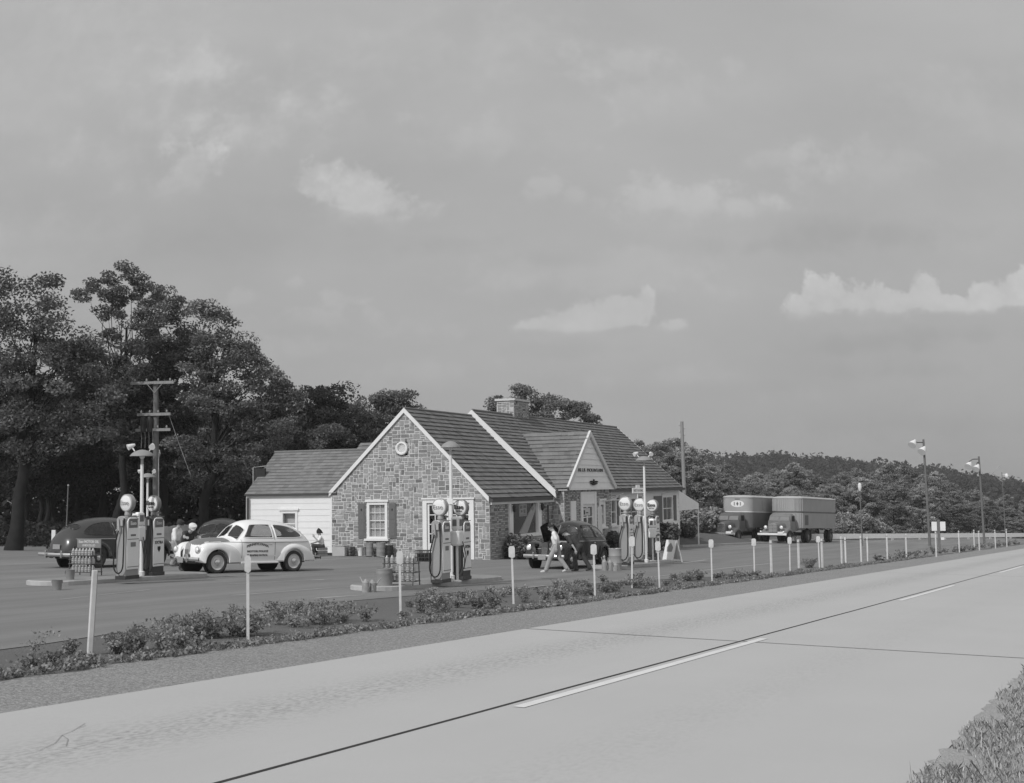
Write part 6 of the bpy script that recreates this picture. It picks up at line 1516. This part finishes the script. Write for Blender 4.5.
y5, _ = BPX(320, 557, -1.2); w5 = bworld(-1.2, y5)
person('dark haired person in white top sitting low beside the tail of the police car', onground(w5), pi + .3,
       dict(pelvis=(-.10, 0, .46), chest=(-.04, 0, .72), neck=(.0, 0, .98), head=(.03, 0, 1.10), look=(1, 0, -.2), big_hair=1.22, knee_l=(.32, .12, .50), ankle_l=(.28, .12, .09), toe_l=(.44, .13, .04), knee_r=(.30, -.13, .48), ankle_r=(.16, -.13, .09), toe_r=(.32, -.15, .04),
            elbow_l=(.12, .27, .70), wrist_l=(.28, .20, .88), hand_l=(.5, 0, 1), elbow_r=(.08, -.27, .66), wrist_r=(.30, -.16, .60), sleeve=.7),
       dict(shirt='shirtwhite', trouser='clothdark', shoe='shoe'))
t = thing('wooden_crate', 'dark wooden crate the dark haired person sits on', 'crate', onground(w5), pi + .3); t.location = Vector(onground(w5)) + Vector((.1, 0, 0))
mb = MB()
for z in (.04, .16, .28):
    mb.b2(-.22, .22, -.2, -.18, z, z + .09); mb.b2(-.22, .22, .18, .2, z, z + .09); mb.b2(-.22, -.2, -.18, .18, z, z + .09); mb.b2(.2, .22, -.18, .18, z, z + .09)
mb.b2(-.22, .22, -.2, .2, .371, .39); mb.build('slats', M['poletar'], t)
# ------------------------------------------------------------------ trees and plants
M['leafdark'] = leaf_mat('dark_leaves', .15, .12); M['leafmid'] = leaf_mat('mid_leaves', .19, .12); M['leaffar'] = leaf_mat('far_leaves', .29, .3); M['leafdeep'] = leaf_mat('shaded_wood_leaves', .06, .1); M['leafpale'] = leaf_mat('pale_leaves', .32, .1)  # deep wood leaves darkened in colour for the shade under the canopy
M['weedleaf'] = leaf_mat('weed_leaves', .27); M['hillleaf'] = leaf_mat('hill_leaves', .06); M['grassblade'] = leaf_mat('grass_blades', .52)
def leaves_mesh(name, C, size, tone, material, rng, up=.35, thin=.55):
    """Many small diamond leaves, one face each, centred on C with half-length size."""
    n = len(C); nrm = rng.normal(size=(n, 3)); nrm[:, 2] = np.abs(nrm[:, 2]) + up; nrm /= np.linalg.norm(nrm, axis=1)[:, None]
    a = np.cross(nrm, rng.normal(size=(n, 3))); a /= np.linalg.norm(a, axis=1)[:, None] + 1e-9; b = np.cross(nrm, a)
    s = (np.asarray(size) * rng.uniform(.7, 1.3, n))[:, None]
    V = np.stack([C - a * s, C - b * s * thin, C + a * s, C + b * s * thin], 1).reshape(-1, 3)
    me = bpy.data.meshes.new(name); me.vertices.add(4 * n); me.vertices.foreach_set('co', V.astype(np.float32).ravel())
    me.loops.add(4 * n); me.loops.foreach_set('vertex_index', np.arange(4 * n, dtype=np.int32)); me.polygons.add(n); me.polygons.foreach_set('loop_start', np.arange(0, 4 * n, 4, dtype=np.int32))
    me.materials.append(material); at = me.attributes.new('tone', 'FLOAT', 'FACE'); at.data.foreach_set('value', np.asarray(tone, dtype=np.float32)); me.update(calc_edges=True); return me
def clumps(rng, lobes, per_m2, rc, squash=.6):
    """Clump centres over the surface and inside of ellipsoid lobes (cx, cy, cz, rx, ry, rz)."""
    out = []
    for (cx, cy, cz, rx, ry, rz) in lobes:
        k = max(5, int(per_m2 * 4 * pi * ((rx * ry) ** .8 + (rx * rz) ** .8 + (ry * rz) ** .8) / 3 / (rc * rc * 3)))
        d = rng.normal(size=(k, 3)); d /= np.linalg.norm(d, axis=1)[:, None]; r = rng.uniform(.55, 1.0, k) ** .6
        out.append(np.array([cx, cy, cz]) + d * np.array([rx, ry, rz]) * r[:, None])
    return np.concatenate(out)
def fill(rng, K, rc, n, squash=.55):
    d = rng.normal(size=(len(K), n, 3)); d /= np.linalg.norm(d, axis=2)[:, :, None]; r = rng.uniform(.15, 1.0, (len(K), n)) ** .5
    rad = rc * rng.uniform(.6, 1.25, len(K)); P = K[:, None, :] + d * (r * rad[:, None])[:, :, None] * np.array([1, 1, squash])
    t = np.clip(rng.normal(1, .16, len(K)), .6, 1.5)[:, None] * np.clip(rng.normal(1, .22, (len(K), n)), .45, 1.7)
    return P.reshape(-1, 3), t.ravel()
def limb_mesh(base, top, targets, r0, seed, nmain=7):
    r = random.Random(seed); mb = MB(); b = Vector(base); t = Vector(top); H = (t - b).length; pts = []; rs = []
    for k in range(9):
        f = k / 8; pts.append(b.lerp(t, f) + Vector((r.uniform(-1, 1), r.uniform(-1, 1), 0)) * .02 * H * (f > 0)); rs.append(r0 * (1 - .8 * f) * (1.35 if k == 0 else 1))
    mb.tube(pts, rs, 9)
    for c in targets:
        c = Vector(c); f = min(.92, max(.22, ((c.z - b.z) / max(.1, t.z - b.z)) * .62)); k = int(f * 8); p0 = pts[k].lerp(pts[min(8, k + 1)], f * 8 - k); m = p0.lerp(c, .5) + Vector((r.uniform(-.3, .3), r.uniform(-.3, .3), (c - p0).length * .10))
        rr = max(.02, rs[k] * .30); j = lambda q: q + Vector((r.uniform(-1, 1), r.uniform(-1, 1), r.uniform(-.6, .6))) * .06 * (c - p0).length
        mb.tube([p0, j(p0.lerp(m, .5)) + Vector((0, 0, .05)), j(m), j(m.lerp(c, .5)), c], [rr, rr * .8, rr * .55, rr * .35, rr * .12], 6)
    return mb
def grove_tree(label, Y, base_px, lobes_px, leaf, rc, per, ncl, matl, seed, group=None, depth=.75, trunk=.3, limbs=14, top_frac=.85):
    rng = np.random.default_rng(seed); X0 = at_depth(base_px, 500, Y)[0]; base = Vector((X0, Y, gz(X0, Y))); sc = F / Y; lobes = []
    for (px, py, rx, ry) in lobes_px:
        x, _, z = at_depth(px, py, Y); lobes.append((x - base.x, rng.uniform(-1, 1) * .25 * rx / sc, z - base.z, rx / sc, max(rx, ry) / sc * depth, ry / sc))
    K = clumps(rng, lobes, ncl, rc); P, tn = fill(rng, K, rc, per)
    t = thing('leafy_tree', label, 'tree', base, 0, group)
    o = bpy.data.objects.new('crown', leaves_mesh('crown', P, leaf, tn, matl, rng)); COL.objects.link(o); o.parent = t
    zt = max(l[2] for l in lobes); topx = sum(l[0] for l in lobes) / len(lobes)
    sel = [K[i] for i in rng.choice(len(K), min(limbs // 3, len(K)), replace=False)] + [(l[0], l[1], l[2]) for l in lobes]
    limb_mesh((0, 0, -.2), (topx * .6, 0, zt * top_frac), sel, trunk, seed).build('trunk', M['bark'], t, sharp=80); return t
G = 'tall trees behind the left pumps'
grove_tree('dense dark tree cut by the left edge of the photo', 60, 14, [(20, 322, 34, 34), (62, 338, 26, 26), (40, 375, 44, 34), (70, 372, 22, 22), (5, 300, 30, 26), (34, 430, 46, 34), (66, 425, 26, 22), (-40, 350, 50, 60), (46, 292, 12, 14), (80, 345, 12, 10), (85, 372, 26, 24), (60, 400, 50, 30), (92, 400, 26, 26), (30, 350, 44, 30), (100, 432, 26, 16)], .085, .85, 210, 1.15, M['leafdark'], 1, G, trunk=.36)
grove_tree('tallest tree, with an open feathery crown on a bare forked trunk', 74, 121, [(120, 274, 16, 9), (104, 287, 18, 8), (137, 282, 16, 8), (90, 294, 12, 6), (146, 296, 14, 8), (118, 294, 16, 8), (108, 312, 10, 7), (113, 336, 9, 7), (131, 320, 12, 8), (152, 312, 16, 10), (127, 300, 14, 7), (134, 345, 12, 8), (150, 335, 14, 10), (112, 360, 18, 12), (128, 372, 20, 14), (118, 392, 24, 14), (100, 350, 12, 8)], .085, .62, 150, 1.1, M['leafmid'], 2, G, trunk=.3, limbs=26, top_frac=.8)
grove_tree('broad bushy tree just right of the tallest feathery one', 78, 163, [(160, 302, 20, 14), (178, 318, 18, 18), (165, 335, 28, 20), (150, 358, 28, 20), (180, 362, 26, 26), (165, 395, 40, 24), (190, 340, 14, 14), (140, 385, 30, 20), (158, 425, 36, 18), (175, 345, 34, 26), (190, 385, 30, 26), (140, 405, 34, 22), (195, 420, 34, 20)], .09, .8, 190, 1.1, M['leafdark'], 3, G, trunk=.34)
grove_tree('tree with ragged gaps leaning over towards the white wing', 70, 203, [(208, 311, 15, 11), (222, 323, 18, 12), (236, 343, 16, 12), (214, 340, 20, 14), (243, 366, 22, 14), (222, 372, 26, 15), (262, 376, 16, 10), (200, 365, 18, 16), (276, 392, 18, 11), (270, 384, 18, 12), (285, 396, 14, 9), (294, 404, 9, 7), (288, 402, 9, 7), (250, 398, 26, 13), (215, 405, 26, 14), (196, 392, 16, 16), (262, 420, 24, 12), (228, 432, 28, 12), (232, 356, 26, 16), (212, 388, 28, 16), (245, 412, 30, 14), (205, 338, 14, 16), (203, 448, 26, 16), (236, 458, 24, 16), (178, 452, 22, 16), (215, 474, 26, 12)], .085, .7, 170, 1.0, M['leafmid'], 4, G, trunk=.32, limbs=24)
grove_tree('low dark tree behind the roof of the white wing', 88, 306, [(300, 428, 26, 14), (322, 438, 24, 14), (275, 438, 26, 18), (340, 434, 12, 10), (300, 452, 50, 16), (255, 450, 26, 26)], .1, .9, 160, 1.0, M['leafdark'], 5, None, trunk=.26)
grove_tree('rounded tree rising behind the peak of the stone gable', 96, 376, [(372, 410, 24, 14), (392, 402, 20, 10), (408, 401, 12, 8), (360, 424, 18, 16), (388, 424, 36, 18), (372, 440, 36, 16), (404, 415, 16, 12)], .11, .85, 180, 1.1, M['leafmid'], 6, None, trunk=.3)
grove_tree('tree top showing behind the chimney and the ridge', 100, 545, [(537, 397, 22, 9), (518, 393, 12, 6), (558, 403, 20, 9), (500, 404, 8, 6), (545, 412, 36, 11), (576, 410, 11, 6), (592, 419, 8, 4), (515, 412, 24, 10)], .11, .8, 170, 1.1, M['leafmid'], 7, None, trunk=.3)
# deeper trees of the left wood: three kinds copied
def proto_tree(kind, H, lobes, leaf, rc, per, ncl, matl, seed, trunk=.25, name='leafy_tree'):
    rng = np.random.default_rng(seed); K = clumps(rng, lobes, ncl, rc); P, tn = fill(rng, K, rc, per); t = bpy.data.objects.new(name, None)
    cm = leaves_mesh('crown', P, leaf, tn, matl, rng); sel = [K[i] for i in rng.choice(len(K), min(12, len(K)), replace=False)]
    tm = limb_mesh((0, 0, -.4), (0, 0, H * .8), sel, trunk, seed); o = tm.build('trunk', M['bark'], sharp=80); me = o.data; bpy.data.objects.remove(o); return (cm, me)
def put_tree(meshes, X, Y, s, rz, label, group, name='leafy_tree', cat='tree', sz=None):
    t = thing(name, label, cat, (X, Y, gz(X, Y)), rz, group); t.scale = (s, s, sz or s)
    for nm, me in zip(('crown', 'trunk'), meshes): o = bpy.data.objects.new(nm, me); COL.objects.link(o); o.parent = t
    return t
rt = random.Random(31)
def lob(r, H, Rr, zb, n):
    out = []
    for k in range(n):
        z = r.uniform(zb, H - .1 * H); f = 1 - abs((z - (zb + H) / 2) / ((H - zb) / 2)) ** 2.2; a = r.uniform(0, 2 * pi); rr = Rr * f * r.uniform(.25, .8); q = r.uniform(.26, .42) * Rr
        out.append((rr * cos(a), rr * sin(a), z, q, q, q * .72))
    return out + [(0, 0, H - .12 * H, Rr * .36, Rr * .36, H * .1), (0, 0, (zb + H) / 2, Rr * .5, Rr * .5, (H - zb) * .3)]
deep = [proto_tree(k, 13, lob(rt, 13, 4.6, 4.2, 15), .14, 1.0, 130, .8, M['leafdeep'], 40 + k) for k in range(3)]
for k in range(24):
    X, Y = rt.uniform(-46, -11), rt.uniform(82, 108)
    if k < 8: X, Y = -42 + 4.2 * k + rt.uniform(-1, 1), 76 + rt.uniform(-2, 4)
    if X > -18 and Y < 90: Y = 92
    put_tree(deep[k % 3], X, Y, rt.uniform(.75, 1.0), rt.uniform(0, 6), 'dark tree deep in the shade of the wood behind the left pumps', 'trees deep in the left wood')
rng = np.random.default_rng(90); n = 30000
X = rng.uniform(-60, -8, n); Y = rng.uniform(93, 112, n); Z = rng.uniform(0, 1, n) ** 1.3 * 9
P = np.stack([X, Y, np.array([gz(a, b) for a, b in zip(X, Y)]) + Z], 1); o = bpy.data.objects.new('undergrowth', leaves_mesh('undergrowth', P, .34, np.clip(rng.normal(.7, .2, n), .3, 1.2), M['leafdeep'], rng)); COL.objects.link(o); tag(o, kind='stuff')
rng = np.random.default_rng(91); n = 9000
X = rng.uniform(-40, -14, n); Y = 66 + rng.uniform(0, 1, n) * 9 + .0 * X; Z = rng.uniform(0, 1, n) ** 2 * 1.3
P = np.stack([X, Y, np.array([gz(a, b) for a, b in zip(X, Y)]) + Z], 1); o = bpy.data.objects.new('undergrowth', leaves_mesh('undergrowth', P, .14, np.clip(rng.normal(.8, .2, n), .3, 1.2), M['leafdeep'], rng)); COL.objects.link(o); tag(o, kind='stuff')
# the wood beyond the lot
def lob2(r, H, Rr, zb, n):
    out = [(0, 0, zb + (H - zb) * .52, Rr * .74, Rr * .74, (H - zb) * .44), (r.uniform(-.3, .3), 0, H * .84, Rr * .42, Rr * .42, H * .12)]
    for k in range(n):
        f = k / (n - 1); z = zb + 1.2 + (H * .78 - zb) * f; a = k * 2.4 + r.uniform(-.4, .4); rr = Rr * (.72 - .38 * f) * r.uniform(.85, 1.15); q = Rr * r.uniform(.28, .40)
        out.append((rr * cos(a), rr * sin(a), z, q, q, q * r.uniform(.6, .85)))
    return out
wood = [proto_tree(k, 10, lob2(rt, 10, 3.8 + .4 * (k % 3), .2, 7 + k % 3), .125, .62, 115, 1.0, M['leaffar'], 60 + k, .2) for k in range(5)]
def ztop(px, py, Y): return at_depth(px, py, Y)
sky_line = [(560, 470), (610, 448), (640, 437), (660, 435), (690, 440), (708, 448), (722, 463), (745, 468), (765, 466), (785, 460), (805, 460), (820, 466), (840, 470), (860, 466), (880, 463), (905, 466), (925, 466), (940, 474), (955, 482), (980, 488), (1000, 491), (1040, 494), (1080, 494)]
def sl(px):
    for a, b in zip(sky_line[:-1], sky_line[1:]):
        if a[0] <= px <= b[0]: return a[1] + (b[1] - a[1]) * (px - a[0]) / (b[0] - a[0])
    return sky_line[-1][1]
k = 0
for row, (Y0, dy, stepx) in enumerate(((150, 4, 17), (168, 9, 21), (190, 19, 24))):
    px = 598 + 7 * row
    while px < 1085:
        Yt = Y0 + rt.uniform(-5, 5) - (34 if px < 715 else 0) + (0 if px < 900 else 16); y = sl(px) + dy * (0 if row == 0 else -.0) + rt.uniform(-1, 8) + (0, 3, 5)[row]
        y = sl(px) + (rt.uniform(12, 34), rt.uniform(5, 18), rt.uniform(1, 8))[row]
        Xt = at_depth(px, 500, Yt)[0]; h = at_depth(px, y, Yt)[2] - gz(Xt, Yt); s = h / 9.9
        wz = max(.62, min(1.15, s)) if s < 1.3 else s * .85
        put_tree(wood[k % 5], Xt, Yt, wz, rt.uniform(0, 6), 'leafy tree in the wood beyond the far guard rail', 'trees of the wood beyond the guard rail', sz=s); k += 1; px += stepx * rt.uniform(.8, 1.2)
# the far wooded hill: one mass of crowns
rng = np.random.default_rng(77); HR = np.array(HILLROWS); n = 900; cc = []
for _ in range(n):
    i = rng.integers(0, 4); j = rng.integers(0, HR.shape[1] - 1); a, b = rng.uniform(0, 1, 2); p = (HR[i, j] * (1 - a) + HR[i + 1, j] * a) * (1 - b) + (HR[i, j + 1] * (1 - a) + HR[i + 1, j + 1] * a) * b; cc.append(p + np.array([0, 0, rng.uniform(2.5, 6.0)]))
for _ in range(200):
    j = rng.integers(0, HR.shape[1] - 1); b = rng.uniform(0, 1); p = HR[3, j] * (1 - b) + HR[3, j + 1] * b; cc.append(p + np.array([0, rng.uniform(-15, 15), rng.uniform(3, 6.5)]))
P, tn = fill(rng, np.array(cc), 4.6, 45, .8); o = bpy.data.objects.new('far_wood', leaves_mesh('far_wood', P, 1.0, tn, M['hillleaf'], rng)); COL.objects.link(o); tag(o, kind='stuff')
# shrubs
def shrub(p, r, h, label, seed, matl='leafmid', leaf=.09, group=None, up=0.0):
    rng = np.random.default_rng(seed); lobes = [(rng.uniform(-.4, .4) * r, rng.uniform(-.4, .4) * r, h * rng.uniform(.35, .75), r * .55, r * .55, h * .3) for _ in range(6)]
    K = clumps(rng, lobes, .8, .28); P, tn = fill(rng, K, .3, 60, .8); P = P[P[:, 2] > .03]; tn = tn[:len(P)]; t = thing('shrub', label, 'shrub', onground(p, up), 0, group)
    o = bpy.data.objects.new('foliage', leaves_mesh('foliage', P, leaf, tn, M[matl], rng)); COL.objects.link(o); o.parent = t
    mb = MB()
    for k in range(5): mb.tube([(0, 0, -.1), (rng.uniform(-.3, .3) * r, rng.uniform(-.3, .3) * r, h * .4), (rng.uniform(-.6, .6) * r, rng.uniform(-.6, .6) * r, h * .75)], [.03, .02, .01], 5)
    mb.build('stem', M['bark'], t); return t
def at_wall(px, off, yv=0): x, _ = BPY(px, 520, yv - off); return bworld(x, yv - off)
shrub(at_wall(614.5, 1.0), .75, 1.35, 'dark clipped shrub against the wall just left of the three pumps', 1, 'leafdark')
shrub(at_wall(520, .7), .8, 1.0, 'low leafy shrub under the left end of the shop window', 2); shrub(at_wall(534, .8), .8, .95, 'low leafy shrub under the right end of the shop window', 3)
shrub(at_wall(665, .9), .85, 1.5, 'shrub against the far clapboard wall behind the easel sign', 4, 'leafmid', .12); shrub(at_wall(650, .9), .9, 1.2, 'shrub against the far clapboard wall behind the dark pump', 5, 'leafdark', .12); shrub(at_wall(636, .9), .9, 1.2, 'shrub against the far clapboard wall between the first pumps', 6, 'leafdark', .12)
def shrub_px(px, Y, r, h, label, seed, m='leafmid', leaf=.16, up=0): X = at_depth(px, 500, Y)[0]; shrub((X, Y), r, h, label, seed, m, leaf, None, up)
shrub_px(683, 92, 1.3, 1.3, 'dark low shrub at the corner of the far clapboard wall', 7, 'leafdark', .14, .3); shrub_px(687, 101, 1.6, 2.6, 'rounded shrub below the canvas awning', 8, 'leafpale', up=.3); shrub_px(697, 103, 1.8, 2.3, 'pale shrub on the lawn bank right of the awning', 9, 'leafpale', up=.4); shrub_px(706, 106, 1.6, 2.4, 'pale shrub beside the truck with the oval sign', 10, 'leafpale', up=.4)
shrub_px(716, 118, 2.0, 2.4, 'dark shrub behind the cab of the truck with the oval sign', 11, 'leafmid')
for k, (px, Yq, r, h) in enumerate(((842, 132, 2.2, 2.8), (852, 136, 2.4, 2.6), (866, 138, 2.2, 2.2), (879, 140, 2.0, 1.8))):
    shrub_px(px, Yq, r, h, ('tall pale shrub right behind the tail of the ribbed trailer', 'pale shrub left of the small globe lamp', 'pale shrub right of the small globe lamp', 'lowest pale shrub between the globe lamp and the tall floodlight')[k], 20 + k, 'leafpale', .2)
# weeds along the verge
rng = np.random.default_rng(5)
LP = [tuple(p) for p in LOT_FRONT]
def lot_t(s):                                            # lateral place of the lot's edge, seen from the road
    best = -9
    for a, b in zip(LP[:-1], LP[1:]):
        sa, ta = (a[0] - E0[0]) * rx_ + (a[1] - E0[1]) * ry_, (a[0] - E0[0]) * nx_ + (a[1] - E0[1]) * ny_; sb, tb = (b[0] - E0[0]) * rx_ + (b[1] - E0[1]) * ry_, (b[0] - E0[0]) * nx_ + (b[1] - E0[1]) * ny_
        if min(sa, sb) <= s <= max(sa, sb) and abs(sb - sa) > 1e-6: return ta + (tb - ta) * (s - sa) / (sb - sa)
    return best
pts, tones, sizes = [], [], []
def plant(s, t, h, spread, nst, nlf, leaf):
    x, y = road(s, t); z = gz(x, y); tone = np.clip(rng.normal(1, .14), .65, 1.4)
    for _ in range(nst):
        a = rng.uniform(0, 2 * pi); l = spread * rng.uniform(.3, 1.1); hh = h * rng.uniform(.55, 1.1); f = rng.uniform(.12, 1.0, nlf)
        px_ = x + cos(a) * l * f ** 1.3 + rng.normal(0, .035, nlf); py_ = y + sin(a) * l * f ** 1.3 + rng.normal(0, .035, nlf); pz_ = z + hh * np.sin(f * 1.75) + rng.normal(0, .025, nlf)
        pts.append(np.stack([px_, py_, np.maximum(pz_, z + .01)], 1)); tones.append(tone * np.clip(rng.normal(1, .25, nlf), .4, 1.8)); sizes.append(np.full(nlf, leaf))
s = -9.0
while s < 112:
    lt = max(lot_t(s), -9); px_here = 0
    wd = (-2.15 - lt)
    if s < 19: dens, h0, lf = 2.0, .20, .024
    elif s < 31: dens, h0, lf = 1.8, .15, .03
    elif s < 46: dens, h0, lf = .6, .09, .035
    else: dens, h0, lf = 1.5, .28, .06
    for _ in range(rng.poisson(dens * max(.8, min(wd, 3.4)) * .55)):
        t = -2.35 - rng.uniform(0, 1) ** .8 * max(.4, min(wd - .3, 3.2)); big = rng.uniform() < .3
        patch = .5 + .5 * sin(s * 1.3 + t * 2.1) * sin(s * .37 + 1.0)
        if rng.uniform() > .12 + .95 * patch ** 1.3: continue
        h = h0 * rng.uniform(.5, 1.15) * (1.45 if big else 1); plant(s + rng.uniform(-.3, .3), t, h, h * rng.uniform(.8, 1.5), int(rng.integers(5, 11)), 27 if s < 46 else 14, lf)
    s += .4
# creeping cover along the gravel's edge
for _ in range(1500):
    s = rng.uniform(-9, 60); t = -1.95 - abs(rng.normal(0, .22)); plant(s, t, .07, .16, 2, 9, .03)
for (px, py, h) in ((190, 640, .6), (215, 636, .55), (262, 634, .62), (305, 625, .68), (335, 622, .55), (150, 650, .5), (120, 655, .42), (60, 668, .3), (640, 588, .65), (615, 592, .5), (700, 580, .5), (560, 600, .5), (440, 612, .5), (480, 608, .45), (808, 568, .6)):
    g = P2(px, py); sx, tx_ = (g[0] - E0[0]) * rx_ + (g[1] - E0[1]) * ry_, (g[0] - E0[0]) * nx_ + (g[1] - E0[1]) * ny_
    for _ in range(4): plant(sx + rng.normal(0, .3), tx_ + rng.normal(0, .2), h * .62 * rng.uniform(.6, 1.05), h * .65, 10, 26, .03)
P = np.concatenate(pts); o = bpy.data.objects.new('weeds', leaves_mesh('weeds', P, np.concatenate(sizes), np.concatenate(tones), M['weedleaf'], rng, up=.2)); COL.objects.link(o); tag(o, kind='stuff')
# rough grass at the near edge of the highway
n = 42000; rng = np.random.default_rng(8); s_ = rng.uniform(-14, 26, n); t_ = TR + .03 + np.abs(rng.normal(0, 1, n)) * 1.1; edge = .22 * np.sin(s_ * 2.3) + .15 * np.sin(s_ * 5.1 + 1); t_ = t_ + np.clip(edge, -.05, .4)
bx_ = E0[0] + s_ * rx_ + t_ * nx_; by_ = E0[1] + s_ * ry_ + t_ * ny_; bz_ = -GA * bx_ - GB * by_
hgt = rng.uniform(.02, .085, n) * np.where(rng.uniform(size=n) < .04, 2.2, 1.0); az = rng.uniform(0, 2 * pi, n); le = hgt * rng.uniform(.2, .9, n); wv = .0035
base = np.stack([bx_, by_, bz_], 1); tip = base + np.stack([np.cos(az) * le, np.sin(az) * le, hgt], 1); sd = np.stack([-np.sin(az), np.cos(az), 0 * az], 1) * wv; mid = base * .45 + tip * .55 + np.array([0, 0, .02])
V = np.stack([base - sd, base + sd, mid + sd * .8, tip, mid - sd * .8], 1).reshape(-1, 3); me = bpy.data.meshes.new('rough_grass'); me.vertices.add(5 * n); me.vertices.foreach_set('co', V.astype(np.float32).ravel()); me.loops.add(5 * n); me.loops.foreach_set('vertex_index', np.arange(5 * n, dtype=np.int32)); me.polygons.add(n); me.polygons.foreach_set('loop_start', np.arange(0, 5 * n, 5, dtype=np.int32)); me.materials.append(M['grassblade'])
at = me.attributes.new('tone', 'FLOAT', 'FACE'); at.data.foreach_set('value', np.clip(rng.normal(1, .3, n), .4, 1.8).astype(np.float32)); me.update(calc_edges=True); o = bpy.data.objects.new('rough_grass', me); COL.objects.link(o); tag(o, kind='stuff')

# the summer air: one even box of haze round everything, the sky outside it
hz = MB(); hz.b2(-3100, 3100, -1600, 5100, -22, 40)
m = bpy.data.materials.new('summer_haze'); m.use_nodes = True; nt = m.node_tree; nt.nodes.clear(); o_ = nt.nodes.new('ShaderNodeOutputMaterial'); pv = nt.nodes.new('ShaderNodeVolumePrincipled')
pv.inputs['Color'].default_value = (.9, .9, .9, 1); pv.inputs['Density'].default_value = .00035; pv.inputs['Anisotropy'].default_value = .2; nt.links.new(pv.outputs[0], o_.inputs['Volume'])
o = hz.build('haze', m); tag(o, kind='stuff')
